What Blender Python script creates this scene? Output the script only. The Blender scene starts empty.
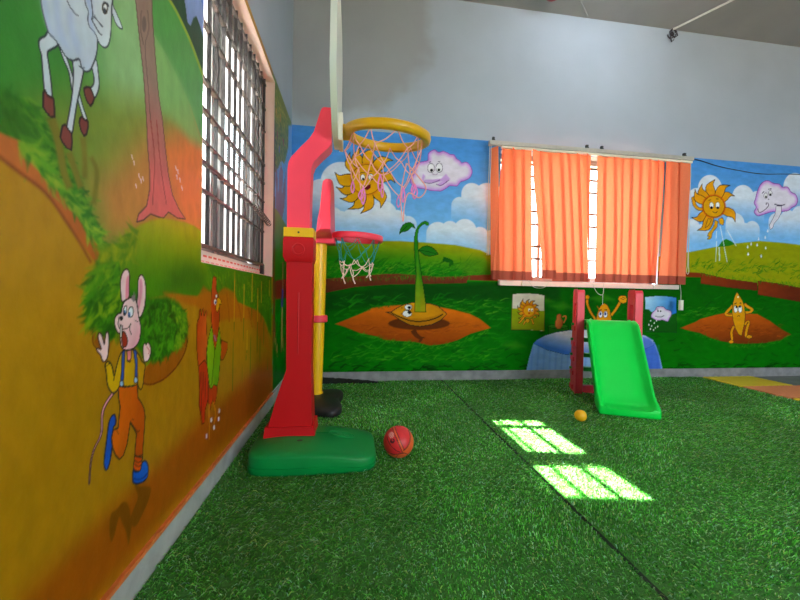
import bpy, bmesh, math, random
import numpy as np
from mathutils import Vector, Matrix
random.seed(7); RNG = np.random.default_rng(11)
sc = bpy.context.scene
COL = sc.collection
PI = math.pi

# ------------------------------------------------------------ camera, sky, sun, exposure
cam_d = bpy.data.cameras.new('camera'); cam = bpy.data.objects.new('camera', cam_d); COL.objects.link(cam)
cam_d.sensor_fit = 'HORIZONTAL'; cam_d.sensor_width = 36.0; cam_d.lens = 15.666
cam_d.clip_start = 0.02
cam.matrix_world = Matrix(((0.99078, -0.01750, -0.13435, 0.5567), (-0.13403, 0.01789, -0.99082, 0.0), (0.01974, 0.99969, 0.01538, 0.8), (0, 0, 0, 1)))
sc.camera = cam

world = bpy.data.worlds.new('daylight'); sc.world = world; world.use_nodes = True
wn = world.node_tree.nodes; wl = world.node_tree.links
bgn = wn['Background']; bgn.inputs['Strength'].default_value = 5.0
bgn.inputs['Color'].default_value = (0.86, 0.94, 1.0, 1)

sun_d = bpy.data.lights.new('sun', 'SUN'); sun = bpy.data.objects.new('sun', sun_d); COL.objects.link(sun)
sun_d.energy = 45.0; sun_d.angle = math.radians(0.53); sun_d.color = (1.0, 0.96, 0.88)
SUN_DIR = Vector((1.0, -0.15, -0.905)).normalized()
sun.rotation_euler = SUN_DIR.to_track_quat('-Z', 'Y').to_euler(); sun.location = (-4, 2, 6)

def portal(name, loc, rot, sx, sy):
    d = bpy.data.lights.new(name, 'AREA'); d.shape = 'RECTANGLE'; d.size = sx; d.size_y = sy
    d.cycles.is_portal = True
    o = bpy.data.objects.new(name, d); o.location = loc; o.rotation_euler = rot; COL.objects.link(o)
portal('window_portal_side', (-0.16, 1.94, 1.57), (0, -PI/2, 0), 1.34, 1.15)
portal('window_portal_back', (2.81, 3.36, 1.57), (-PI/2, 0, 0), 1.78, 1.28)
portal('window_portal_rear', (3.6, -3.36, 1.6), (PI/2, 0, 0), 3.6, 1.6)

sc.view_settings.view_transform = 'Standard'; sc.view_settings.look = 'None'
sc.view_settings.gamma = 1.0; sc.view_settings.use_curve_mapping = False
sc.view_settings.exposure = 1.7
TUBE_STRENGTH = 17.0
sc.cycles.use_denoising = True
sc.cycles.max_bounces = 10; sc.cycles.diffuse_bounces = 6; sc.cycles.transparent_max_bounces = 12
sc.cycles.sample_clamp_indirect = 6.0

# ------------------------------------------------------------ helpers
def s2l(c):
    return tuple(((v/255.0)/12.92 if v/255.0 <= 0.04045 else (((v/255.0)+0.055)/1.055)**2.4) for v in c)

def material(name, rgb, rough=0.5, noise=0.06, nscale=40.0, bump=0.0, bscale=200.0, metal=0.0, spec=0.5, coat=0.0):
    m = bpy.data.materials.new(name); m.use_nodes = True
    nt = m.node_tree; b = nt.nodes['Principled BSDF']
    b.inputs['Roughness'].default_value = rough; b.inputs['Metallic'].default_value = metal
    b.inputs['Specular IOR Level'].default_value = spec; b.inputs['Coat Weight'].default_value = coat
    c = s2l(rgb)
    tc = nt.nodes.new('ShaderNodeTexCoord')
    n = nt.nodes.new('ShaderNodeTexNoise'); n.inputs['Scale'].default_value = nscale; n.inputs['Detail'].default_value = 4
    nt.links.new(tc.outputs['Object'], n.inputs['Vector'])
    r = nt.nodes.new('ShaderNodeValToRGB')
    r.color_ramp.elements[0].position = 0.3; r.color_ramp.elements[1].position = 0.7
    r.color_ramp.elements[0].color = tuple(v*(1-noise) for v in c) + (1,)
    r.color_ramp.elements[1].color = tuple(min(1, v*(1+noise)) for v in c) + (1,)
    nt.links.new(n.outputs['Fac'], r.inputs['Fac']); nt.links.new(r.outputs['Color'], b.inputs['Base Color'])
    if bump > 0:
        n2 = nt.nodes.new('ShaderNodeTexNoise'); n2.inputs['Scale'].default_value = bscale; n2.inputs['Detail'].default_value = 3
        nt.links.new(tc.outputs['Object'], n2.inputs['Vector'])
        bp = nt.nodes.new('ShaderNodeBump'); bp.inputs['Strength'].default_value = bump; bp.inputs['Distance'].default_value = 0.004
        nt.links.new(n2.outputs['Fac'], bp.inputs['Height']); nt.links.new(bp.outputs['Normal'], b.inputs['Normal'])
    return m

def attr_material(name, rough, noise=0.12, nscale=(30, 30, 30), bump=0.15, spec=0.4):
    """paint stored per vertex, broken up by brush noise"""
    m = bpy.data.materials.new(name); m.use_nodes = True
    nt = m.node_tree; b = nt.nodes['Principled BSDF']; b.inputs['Roughness'].default_value = rough
    b.inputs['Specular IOR Level'].default_value = spec
    a = nt.nodes.new('ShaderNodeAttribute'); a.attribute_name = 'paint'
    tc = nt.nodes.new('ShaderNodeTexCoord'); mp = nt.nodes.new('ShaderNodeMapping'); mp.inputs['Scale'].default_value = nscale
    n = nt.nodes.new('ShaderNodeTexNoise'); n.inputs['Scale'].default_value = 1.0; n.inputs['Detail'].default_value = 6
    nt.links.new(tc.outputs['Object'], mp.inputs['Vector']); nt.links.new(mp.outputs['Vector'], n.inputs['Vector'])
    mr = nt.nodes.new('ShaderNodeMapRange'); mr.inputs['From Min'].default_value = 0.3; mr.inputs['From Max'].default_value = 0.7
    mr.inputs['To Min'].default_value = 1-noise; mr.inputs['To Max'].default_value = 1+noise
    nt.links.new(n.outputs['Fac'], mr.inputs['Value'])
    vm = nt.nodes.new('ShaderNodeVectorMath'); vm.operation = 'SCALE'
    nt.links.new(a.outputs['Color'], vm.inputs[0]); nt.links.new(mr.outputs['Result'], vm.inputs['Scale'])
    nt.links.new(vm.outputs['Vector'], b.inputs['Base Color'])
    if bump:
        n2 = nt.nodes.new('ShaderNodeTexNoise'); n2.inputs['Scale'].default_value = 90; n2.inputs['Detail'].default_value = 4
        nt.links.new(tc.outputs['Object'], n2.inputs['Vector'])
        bp = nt.nodes.new('ShaderNodeBump'); bp.inputs['Strength'].default_value = bump; bp.inputs['Distance'].default_value = 0.003
        nt.links.new(n2.outputs['Fac'], bp.inputs['Height']); nt.links.new(bp.outputs['Normal'], b.inputs['Normal'])
    return m

def obj(name, bm, mat, parent=None, smooth=35.0, bevel=0.0, seg=2):
    if bevel > 0:
        es = [e for e in bm.edges if len(e.link_faces) == 2 and e.calc_face_angle(0) > math.radians(30)]
        bmesh.ops.bevel(bm, geom=es, offset=bevel, segments=seg, profile=0.5, affect='EDGES', clamp_overlap=True)
    bmesh.ops.recalc_face_normals(bm, faces=bm.faces)
    me = bpy.data.meshes.new(name); bm.to_mesh(me); bm.free()
    if smooth:
        me.polygons.foreach_set('use_smooth', np.ones(len(me.polygons), dtype=bool))
        me.set_sharp_from_angle(angle=math.radians(smooth))
    if mat: me.materials.append(mat)
    o = bpy.data.objects.new(name, me); COL.objects.link(o)
    if parent: o.parent = parent
    return o

def tag(o, label, cat, group=None, kind=None):
    o['label'] = label; o['category'] = cat
    if group: o['group'] = group
    if kind: o['kind'] = kind
    return o

def thing(name, label, cat, loc=(0, 0, 0), rz=0.0, group=None):
    o = bpy.data.objects.new(name, None); COL.objects.link(o); o.location = loc; o.rotation_euler = (0, 0, rz)
    o.empty_display_size = 0.1
    return tag(o, label, cat, group)

def struct(name, bm, mat, parent=None, **k):
    o = obj(name, bm, mat, parent, **k)
    if not parent: o['kind'] = 'structure'
    return o

def struct_root(name, loc=(0, 0, 0)):
    o = bpy.data.objects.new(name, None); COL.objects.link(o); o.location = loc; o['kind'] = 'structure'
    return o

def box(bm, x0, x1, y0, y1, z0, z1):
    v = [bm.verts.new(p) for p in ((x0,y0,z0),(x1,y0,z0),(x1,y1,z0),(x0,y1,z0),(x0,y0,z1),(x1,y0,z1),(x1,y1,z1),(x0,y1,z1))]
    for f in ((0,3,2,1),(4,5,6,7),(0,1,5,4),(1,2,6,5),(2,3,7,6),(3,0,4,7)): bm.faces.new([v[i] for i in f])

def B(*boxes):
    bm = bmesh.new()
    for b in boxes: box(bm, *b)
    return bm

def tube(bm, pts, r, n=8, closed=False, caps=True, r1=None):
    P = [Vector(p) for p in pts]; m = len(P)
    T = []
    for i in range(m):
        a = P[(i-1) % m] if (closed or i > 0) else P[i]; b = P[(i+1) % m] if (closed or i < m-1) else P[i]
        d = b - a; T.append(d.normalized() if d.length > 1e-9 else Vector((0, 0, 1)))
    u = T[0].orthogonal().normalized(); rings = []
    for i in range(m):
        u = (u - T[i]*u.dot(T[i])); u = u.normalized() if u.length > 1e-6 else T[i].orthogonal().normalized()
        w = T[i].cross(u); rr = r if r1 is None else r + (r1-r)*i/(m-1)
        rings.append([bm.verts.new(P[i] + (u*math.cos(2*PI*k/n) + w*math.sin(2*PI*k/n))*rr) for k in range(n)])
    for i in range(m if closed else m-1):
        A = rings[i]; C = rings[(i+1) % m]
        for k in range(n): bm.faces.new((A[k], A[(k+1) % n], C[(k+1) % n], C[k]))
    if caps and not closed:
        bm.faces.new(rings[0][::-1]); bm.faces.new(rings[-1])

def loft(bm, rings, cap=True):
    R = [[bm.verts.new(p) for p in r] for r in rings]; n = len(R[0])
    for A, C in zip(R, R[1:]):
        for k in range(n): bm.faces.new((A[k], A[(k+1) % n], C[(k+1) % n], C[k]))
    if cap: bm.faces.new(R[0][::-1]); bm.faces.new(R[-1])

def prism_y(bm, outline, y0, y1):
    loft(bm, [[(x, y0, z) for x, z in outline], [(x, y1, z) for x, z in outline]])
def prism_x(bm, outline, x0, x1):
    loft(bm, [[(x0, y, z) for y, z in outline], [(x1, y, z) for y, z in outline]])

def sphere(bm, c, r, u=32, v=16, squash=1.0):
    res = bmesh.ops.create_uvsphere(bm, u_segments=u, v_segments=v, radius=r)
    for w in res['verts']: w.co.z *= squash; w.co += Vector(c)

def catmull(pts, n=6, closed=False):
    P = [np.array(p, float) for p in pts]; m = len(P); out = []
    for i in range(m if closed else m-1):
        if closed: p0, p1, p2, p3 = P[(i-1) % m], P[i], P[(i+1) % m], P[(i+2) % m]
        else: p0, p1, p2, p3 = P[max(i-1, 0)], P[i], P[i+1], P[min(i+2, m-1)]
        for t in np.linspace(0, 1, n, endpoint=False):
            out.append(0.5*((2*p1)+(-p0+p2)*t+(2*p0-5*p1+4*p2-p3)*t*t+(-p0+3*p1-3*p2+p3)*t**3))
    if not closed: out.append(P[-1])
    return out

# ------------------------------------------------------------ materials
M = {}
M['plaster'] = material('white_wall_paint', (158, 171, 184), 0.75, 0.05, 2.2, 0.12, 60)
M['ceiling'] = material('ceiling_paint', (160, 158, 156), 0.85, 0.05, 3.0, 0.15, 80)
M['plinth_light'] = material('pale_grey_cement', (168, 174, 170), 0.8, 0.15, 14, 0.35, 90)
M['plinth'] = material('grey_cement', (132, 134, 136), 0.8, 0.22, 14, 0.35, 90)
M['floor'] = material('bare_cement_floor', (120, 122, 126), 0.6, 0.12, 5)
M['orange_line'] = material('orange_border_paint', (216, 118, 56), 0.5, 0.2, 30)
M['frame_metal'] = material('window_frame_metal', (150, 150, 148), 0.4, 0.08, 30, metal=0.3)
M['grille'] = material('rusty_grille_paint', (96, 84, 78), 0.55, 0.35, 60, 0.3, 200)
M['grille_dark'] = material('dark_flat_bar', (58, 54, 54), 0.45, 0.25, 60)
M['sill_stone'] = material('white_sill_stone', (222, 214, 202), 0.45, 0.06, 12)
M['red'] = material('red_plastic', (196, 14, 22), 0.42, 0.03, 8, spec=0.3)
M['coral_sunlit'] = material('sunlit_coral_plastic', (250, 70, 92), 0.4, 0.03, 8, spec=0.35)  # red plastic made lighter and pinker: sun glow on the arm in its colour
M['slide_red'] = material('slide_red_plastic', (236, 64, 80), 0.42, 0.03, 8, spec=0.35)
M['green'] = material('base_green_plastic', (4, 138, 62), 0.42, 0.05, 12, spec=0.3)
M['slide_green'] = material('slide_green_plastic', (4, 218, 74), 0.4, 0.03, 6, spec=0.3)
M['rung_green'] = material('rung_green_plastic', (8, 150, 44), 0.4, 0.03, 6)
M['yellow'] = material('yellow_plastic', (240, 186, 14), 0.38, 0.03, 8)
M['rim_yellow'] = material('rim_yellow_plastic', (226, 168, 12), 0.38, 0.04, 10)
M['cream'] = material('cream_plastic', (228, 224, 204), 0.4, 0.03, 10)
M['board'] = material('board_white_plastic', (224, 228, 216), 0.35, 0.03, 8)
M['black'] = material('black_plastic', (30, 30, 30), 0.5, 0.15, 20)
M['net_pink'] = material('pink_net_cord', (246, 168, 156), 0.7, 0.12, 60)
M['net_magenta'] = material('magenta_net_cord', (240, 130, 200), 0.7, 0.12, 60)
M['net_teal'] = material('teal_net_cord', (30, 150, 140), 0.7, 0.12, 60)
M['net_white'] = material('pale_net_cord', (240, 206, 190), 0.7, 0.1, 60)
M['rail_metal'] = material('blind_rail_metal', (176, 174, 164), 0.4, 0.06, 30, metal=0.2)
M['bracket'] = material('dark_bracket', (34, 44, 42), 0.5)
M['cord'] = material('blind_cord', (206, 204, 190), 0.7)
M['black_wire'] = material('black_wire_rubber', (30, 32, 44), 0.6)
M['conduit'] = material('white_conduit', (218, 216, 210), 0.5)
M['ball_yellow'] = material('yellow_ball_plastic', (244, 178, 10), 0.45, 0.03, 10)
M['mat_yellow'] = material('yellow_foam', (228, 202, 40), 0.85, 0.05, 60, 0.3, 300)
M['mat_orange'] = material('orange_foam', (226, 142, 92), 0.85, 0.05, 60, 0.3, 300)
M['turf_backing'] = material('turf_backing', (70, 128, 54), 0.95, 0.3, 200)
M['turf_underside'] = material('turf_underside', (14, 22, 12), 0.95, 0.3, 200)
M['turf_seam'] = material('turf_seam_tape', (34, 52, 30), 0.95, 0.3, 200)
M['exterior'] = material('neighbour_wall_paint', (226, 222, 214), 0.85, 0.06, 3)
M['ground'] = material('outside_ground', (170, 150, 128), 0.9, 0.15, 4)
M['red_lamp'] = material('red_lamp_plastic', (150, 40, 44), 0.45)
M['grime'] = material('dark_dust', (60, 54, 60), 0.9)

def fabric(name, rgb, trans):
    m = bpy.data.materials.new(name); m.use_nodes = True; nt = m.node_tree
    for n in list(nt.nodes):
        if n.type == 'BSDF_PRINCIPLED': nt.nodes.remove(n)
    out = [n for n in nt.nodes if n.type == 'OUTPUT_MATERIAL'][0]
    tc = nt.nodes.new('ShaderNodeTexCoord'); w = nt.nodes.new('ShaderNodeTexNoise'); w.inputs['Scale'].default_value = 90; w.inputs['Detail'].default_value = 3
    nt.links.new(tc.outputs['Object'], w.inputs['Vector'])
    r = nt.nodes.new('ShaderNodeValToRGB'); c = s2l(rgb)
    r.color_ramp.elements[0].color = tuple(v*0.9 for v in c)+(1,); r.color_ramp.elements[1].color = tuple(min(1, v*1.08) for v in c)+(1,)
    nt.links.new(w.outputs['Fac'], r.inputs['Fac'])
    d = nt.nodes.new('ShaderNodeBsdfDiffuse'); t = nt.nodes.new('ShaderNodeBsdfTranslucent'); mx = nt.nodes.new('ShaderNodeMixShader')
    mx.inputs['Fac'].default_value = trans
    nt.links.new(r.outputs['Color'], d.inputs['Color']); nt.links.new(r.outputs['Color'], t.inputs['Color'])
    nt.links.new(d.outputs['BSDF'], mx.inputs[1]); nt.links.new(t.outputs['BSDF'], mx.inputs[2]); nt.links.new(mx.outputs['Shader'], out.inputs['Surface'])
    return m
M['blind'] = fabric('orange_blind_fabric', (250, 134, 92), 0.17)
M['hem'] = fabric('doubled_hem_fabric', (176, 84, 66), 0.08)

def glass_mat():
    m = bpy.data.materials.new('window_glass'); m.use_nodes = True; nt = m.node_tree
    for n in list(nt.nodes):
        if n.type == 'BSDF_PRINCIPLED': nt.nodes.remove(n)
    out = [n for n in nt.nodes if n.type == 'OUTPUT_MATERIAL'][0]
    t = nt.nodes.new('ShaderNodeBsdfTransparent'); t.inputs['Color'].default_value = (0.93, 0.96, 0.95, 1)
    g = nt.nodes.new('ShaderNodeBsdfGlossy'); g.inputs['Roughness'].default_value = 0.05
    lw = nt.nodes.new('ShaderNodeLayerWeight'); lw.inputs['Blend'].default_value = 0.25
    mr = nt.nodes.new('ShaderNodeMath'); mr.operation = 'MULTIPLY'; mr.inputs[1].default_value = 0.35
    nt.links.new(lw.outputs['Fresnel'], mr.inputs[0])
    mx = nt.nodes.new('ShaderNodeMixShader'); nt.links.new(mr.outputs[0], mx.inputs['Fac'])
    nt.links.new(t.outputs['BSDF'], mx.inputs[1]); nt.links.new(g.outputs['BSDF'], mx.inputs[2]); nt.links.new(mx.outputs['Shader'], out.inputs['Surface'])
    return m
M['glass'] = glass_mat()
def frosted(name, v, mixd):
    m = fabric(name, (v, v, v), mixd)
    return m
M['frosted_upper'] = frosted('frosted_glass_upper', 190, 0.7)
M['frosted_lower'] = frosted('frosted_glass_lower', 225, 0.8)
def emit(name, rgb, s):
    m = bpy.data.materials.new(name); m.use_nodes = True; nt = m.node_tree; b = nt.nodes['Principled BSDF']
    b.inputs['Base Color'].default_value = s2l(rgb)+(1,); b.inputs['Emission Color'].default_value = s2l(rgb)+(1,); b.inputs['Emission Strength'].default_value = s
    return m
M['tube'] = emit('tube_lamp_glow', (236, 244, 255), TUBE_STRENGTH)

def dark_patch(m, cx_, cz_, rad):
    nt = m.node_tree; b = nt.nodes['Principled BSDF']; src = b.inputs['Base Color'].links[0].from_socket
    tc = nt.nodes.new('ShaderNodeTexCoord'); n = nt.nodes.new('ShaderNodeTexNoise'); n.inputs['Scale'].default_value = 2.2; n.inputs['Detail'].default_value = 3
    nt.links.new(tc.outputs['Object'], n.inputs['Vector'])
    sx = nt.nodes.new('ShaderNodeSeparateXYZ'); nt.links.new(tc.outputs['Object'], sx.inputs[0])
    cb = nt.nodes.new('ShaderNodeCombineXYZ'); nt.links.new(sx.outputs['X'], cb.inputs['X']); nt.links.new(sx.outputs['Z'], cb.inputs['Y'])
    ds = nt.nodes.new('ShaderNodeVectorMath'); ds.operation = 'DISTANCE'; ds.inputs[1].default_value = (cx_, cz_, 0); nt.links.new(cb.outputs[0], ds.inputs[0])
    ad = nt.nodes.new('ShaderNodeMath'); ad.operation = 'MULTIPLY_ADD'; ad.inputs[1].default_value = 0.5; nt.links.new(n.outputs['Fac'], ad.inputs[0]); nt.links.new(ds.outputs['Value'], ad.inputs[2])
    mr = nt.nodes.new('ShaderNodeMapRange'); mr.interpolation_type = 'SMOOTHSTEP'; mr.inputs['From Min'].default_value = rad+.25-.10; mr.inputs['From Max'].default_value = rad+.25+.06; mr.inputs['To Min'].default_value = 1; mr.inputs['To Max'].default_value = 0
    nt.links.new(ad.outputs[0], mr.inputs['Value'])
    mx = nt.nodes.new('ShaderNodeMix'); mx.data_type = 'RGBA'; mx.blend_type = 'MULTIPLY'; mx.inputs['B'].default_value = (0.80, 0.73, 0.64, 1)
    ft = nt.nodes.new('ShaderNodeMath'); ft.operation = 'MULTIPLY'; ft.inputs[1].default_value = 0.85; nt.links.new(mr.outputs['Result'], ft.inputs[0])
    nt.links.new(ft.outputs[0], mx.inputs['Factor']); 
    a_in = [i for i in mx.inputs if i.name == 'A' and i.type == 'RGBA'][0]; b_in = [i for i in mx.inputs if i.name == 'B' and i.type == 'RGBA'][0]; b_in.default_value = (0.80, 0.73, 0.64, 1)
    nt.links.new(src, a_in); out = [o for o in mx.outputs if o.type == 'RGBA'][0]; nt.links.new(out, b.inputs['Base Color'])
M['plaster_dark_patch'] = material('white_wall_paint_with_dark_patch', (158, 171, 184), 0.75, 0.05, 2.2, 0.12, 60)  # wall paint with one darker, warmer patch, ragged at its edge
dark_patch(M['plaster_dark_patch'], 0.25, 3.28, 0.95)

# ------------------------------------------------------------ room shell
YB = 3.182; ZC = 3.545; ZM = 2.2728; ZS = 0.0907
XR = 6.5; YR = -3.2
LW = (1.368, 2.512, 0.905, 2.24)      # left window: y0 y1 z0 z1
BW = (1.93, 3.645, 0.955, 2.20)        # back window: x0 x1 z0 z1
RW = (1.8, 5.4, 0.85, 2.4)            # added window in the rear wall, unseen behind the camera
T = 0.2
struct('floor', B((-T, XR+T, YR-T, YB+T, -0.15, 0.0)), M['floor'], smooth=0)
struct('ceiling', B((-T, XR+T, YR-T, YB+T, ZC, ZC+0.15)), M['ceiling'], smooth=0)
wall_left = struct('wall_left', B((-T, 0, YR-T, LW[0], 0, ZC), (-T, 0, LW[1], YB+T, 0, ZC), (-T, 0, LW[0], LW[1], 0, LW[2]), (-T, 0, LW[0], LW[1], LW[3], ZC)), M['plaster'], smooth=0)
wall_back = struct('wall_back', B((0, BW[0], YB, YB+T, 0, ZC), (BW[1], XR+T, YB, YB+T, 0, ZC), (BW[0], BW[1], YB, YB+T, 0, BW[2]), (BW[0], BW[1], YB, YB+T, BW[3], ZC)), M['plaster_dark_patch'], smooth=0)
struct('wall_right', B((XR, XR+T, YR-T, YB, 0, ZC)), M['plaster'], smooth=0)
struct('wall_rear', B((0, RW[0], YR-T, YR, 0, ZC), (RW[1], XR, YR-T, YR, 0, ZC), (RW[0], RW[1], YR-T, YR, 0, RW[2]), (RW[0], RW[1], YR-T, YR, RW[3], ZC)), M['plaster'], smooth=0)
bl = struct('baseboard_left', B((0.001, 0.012, YR, YB-0.001, 0, ZS-0.006)), M['plinth_light'], smooth=0)
struct('painted_edge', B((0.001, 0.014, YR, 2.53, ZS-0.006, ZS+0.006)), M['orange_line'], bl, bevel=0.003)
struct('baseboard_back', B((0.012, XR, YB-0.014, YB-0.001, 0, ZS)), M['plinth'], smooth=0)

# ------------------------------------------------------------ painted murals: colour per vertex, shapes in wall metres
class Painter:
    def __init__(s, us, vs):
        s.us = us; s.vs = vs
        s.c = np.zeros((len(vs), len(us), 3)); s.c[:] = (200, 205, 210)
    def block(s, a0, a1, b0, b1):
        i0, i1 = np.searchsorted(s.us, [a0, a1]); j0, j1 = np.searchsorted(s.vs, [b0, b1])
        return slice(j0, j1), slice(i0, i1)
    def sd(s, poly, pad):
        p = np.array(poly, float); lo = p.min(0)-pad; hi = p.max(0)+pad
        sl = s.block(lo[0], hi[0], lo[1], hi[1])
        U, V = np.meshgrid(s.us[sl[1]], s.vs[sl[0]])
        if U.size == 0: return sl, U, V, U
        d = np.full(U.shape, 1e9); inside = np.zeros(U.shape, bool)
        qn = np.roll(p, -1, 0)
        for (ax, ay), (bx, by) in zip(p, qn):
            ex, ey = bx-ax, by-ay; L2 = ex*ex+ey*ey
            if L2 < 1e-14: continue
            wx, wy = U-ax, V-ay
            t = np.clip((wx*ex+wy*ey)/L2, 0, 1)
            d = np.minimum(d, (wx-ex*t)**2+(wy-ey*t)**2)
            if ay != by:
                cr = ((ay > V) != (by > V)) & (U < ex*(V-ay)/(by-ay)+ax)
                inside ^= cr
        d = np.sqrt(d)
        return sl, U, V, np.where(inside, -d, d)
    def mix(s, sl, col, al):
        al = al[..., None]; s.c[sl] = s.c[sl]*(1-al)+np.asarray(col)*al
    def fill(s, pts, col, o):
        p = np.array(pts, float)
        if o.get('s', 0) == 1 and len(p) > 3: p = np.array(catmull(p, 4, True))
        f = max(o.get('f', 0.0), 0.0016); ow = o['o'][1] if 'o' in o else 0
        sl, U, V, d = s.sd(p, ow+f*1.2)
        if U.size == 0: return
        cc = np.array(col, float)
        if 'g' in o:
            (ax, ay), (bx, by), c2 = o['g']; ex, ey = bx-ax, by-ay
            t = np.clip(((U-ax)*ex+(V-ay)*ey)/(ex*ex+ey*ey), 0, 1)[..., None]
            cc = cc*(1-t)+np.array(c2, float)*t
        if 'rim' in o:
            t = np.clip(1+d/o['rim'][1], 0, 1)[..., None]**1.6
            cc = cc*(1-t)+np.array(o['rim'][0], float)*t
        if ow: s.mix(sl, o['o'][0], np.clip((ow*0.5-d)/0.0016+0.5, 0, 1))
        if f <= 0.0016: al = np.clip((-ow*0.5-d)/f+0.5, 0, 1)
        else: al = np.clip(0.5-d/(2*f), 0, 1); al = al*al*(3-2*al)
        s.mix(sl, cc, al*o.get('a', 1.0))
    def cloud(s, circ, col, z):
        c = np.array(circ); lo = (c[:, :2]-c[:, 2:]).min(0); hi = (c[:, :2]+c[:, 2:]).max(0)
        sl = s.block(lo[0]-.01, hi[0]+.01, min(lo[1], z[1])-.01, hi[1]+.01)
        U, V = np.meshgrid(s.us[sl[1]], s.vs[sl[0]])
        if U.size == 0: return
        d = np.full(U.shape, 1e9)
        for x, y, r in circ:
            dd = np.hypot(U-x, V-y)-r
            below = np.where(V < y, np.abs(U-x)-r, 1e9)      # the puff runs down into its own haze
            d = np.minimum(d, np.minimum(dd, below))
        al = np.clip(0.5-d/0.008, 0, 1)*np.clip((V-z[1])/(z[0]-z[1]), 0, 1)
        s.mix(sl, col, al*0.92)
    def brush(s, poly, n, ln, wd, ang, spread, cols, o):
        p = np.array(poly, float); lo, hi = p.min(0), p.max(0); qn = np.roll(p, -1, 0); k = 0; tries = 0
        while k < n and tries < n*8:
            tries += 1
            x, y = RNG.uniform(lo, hi)
            ins = False
            for (ax, ay), (bx, by) in zip(p, qn):
                if (ay > y) != (by > y) and x < (bx-ax)*(y-ay)/(by-ay)+ax: ins = not ins
            if not ins: continue
            k += 1
            a = math.radians(ang+RNG.normal(0, spread)); l = ln*RNG.uniform(.5, 1.2); w = wd*RNG.uniform(.5, 1.2)
            dx, dy = math.cos(a), math.sin(a); nx, ny = -dy, dx; bend = RNG.normal(0, .12)*l
            tri = [(x-nx*w/2, y-ny*w/2), (x+dx*l*.5-nx*w*.4+nx*bend, y+dy*l*.5-ny*w*.4+ny*bend), (x+dx*l, y+dy*l), (x+dx*l*.5+nx*w*.4+nx*bend, y+dy*l*.5+ny*w*.4+ny*bend), (x+nx*w/2, y+ny*w/2)]
            s.fill(tri, cols[RNG.integers(len(cols))], {'f': 0.004, 'a': RNG.uniform(.35, .85)})
    def run(s, ops):
        for op in ops:
            if op[0] == 'F': s.fill(op[1], op[2], op[3])
            elif op[0] == 'C': s.cloud(op[1], op[2], op[3])
            elif op[0] == 'B': s.brush(*op[1:])
    def mesh(s, name, to3d, mat, parent, hole, gain):
        nu, nv = len(s.us), len(s.vs)
        U, V = np.meshgrid(s.us, s.vs); co = to3d(U.ravel(), V.ravel())
        idx = np.arange(nu*nv).reshape(nv, nu)
        uc = (s.us[1:]+s.us[:-1])/2; vc = (s.vs[1:]+s.vs[:-1])/2
        UU, VV = np.meshgrid(uc, vc)
        keep = ~((UU > hole[0]) & (UU < hole[1]) & (VV > hole[2]) & (VV < hole[3]))
        q = np.stack([idx[:-1, :-1], idx[:-1, 1:], idx[1:, 1:], idx[1:, :-1]], -1)[keep]
        me = quads_mesh(name, co, q.reshape(-1, 4))
        c = np.clip(s.c/255.0, 0, 1); lin = np.where(c <= 0.04045, c/12.92, ((c+0.055)/1.055)**2.4)*gain
        rgba = np.ones((nu*nv, 4), np.float32); rgba[:, :3] = np.clip(lin.reshape(-1, 3), 0, 0.92)
        at = me.attributes.new('paint', 'FLOAT_COLOR', 'POINT'); at.data.foreach_set('color', rgba.ravel())
        me.materials.append(mat)
        o = bpy.data.objects.new(name, me); COL.objects.link(o); o.parent = parent
        return o

def quads_mesh(name, co, q, tri=None):
    me = bpy.data.meshes.new(name); me.vertices.add(len(co)); me.vertices.foreach_set('co', np.asarray(co, np.float32).ravel())
    nq = len(q); nt_ = 0 if tri is None else len(tri)
    loops = q.ravel() if tri is None else np.concatenate([q.ravel(), tri.ravel()])
    me.loops.add(len(loops)); me.loops.foreach_set('vertex_index', loops.astype(np.int32))
    st = np.arange(nq)*4
    if tri is not None: st = np.concatenate([st, nq*4+np.arange(nt_)*3])
    me.polygons.add(nq+nt_); me.polygons.foreach_set('loop_start', st.astype(np.int32))
    me.update(calc_edges=True); me.validate()
    return me

def splice(a, edges):
    """grid lines that also run exactly along an opening's edges"""
    return np.unique(np.concatenate([a[np.min(np.abs(a[:, None]-np.array(edges)[None]), 1) > 4e-4], edges]))

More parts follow.
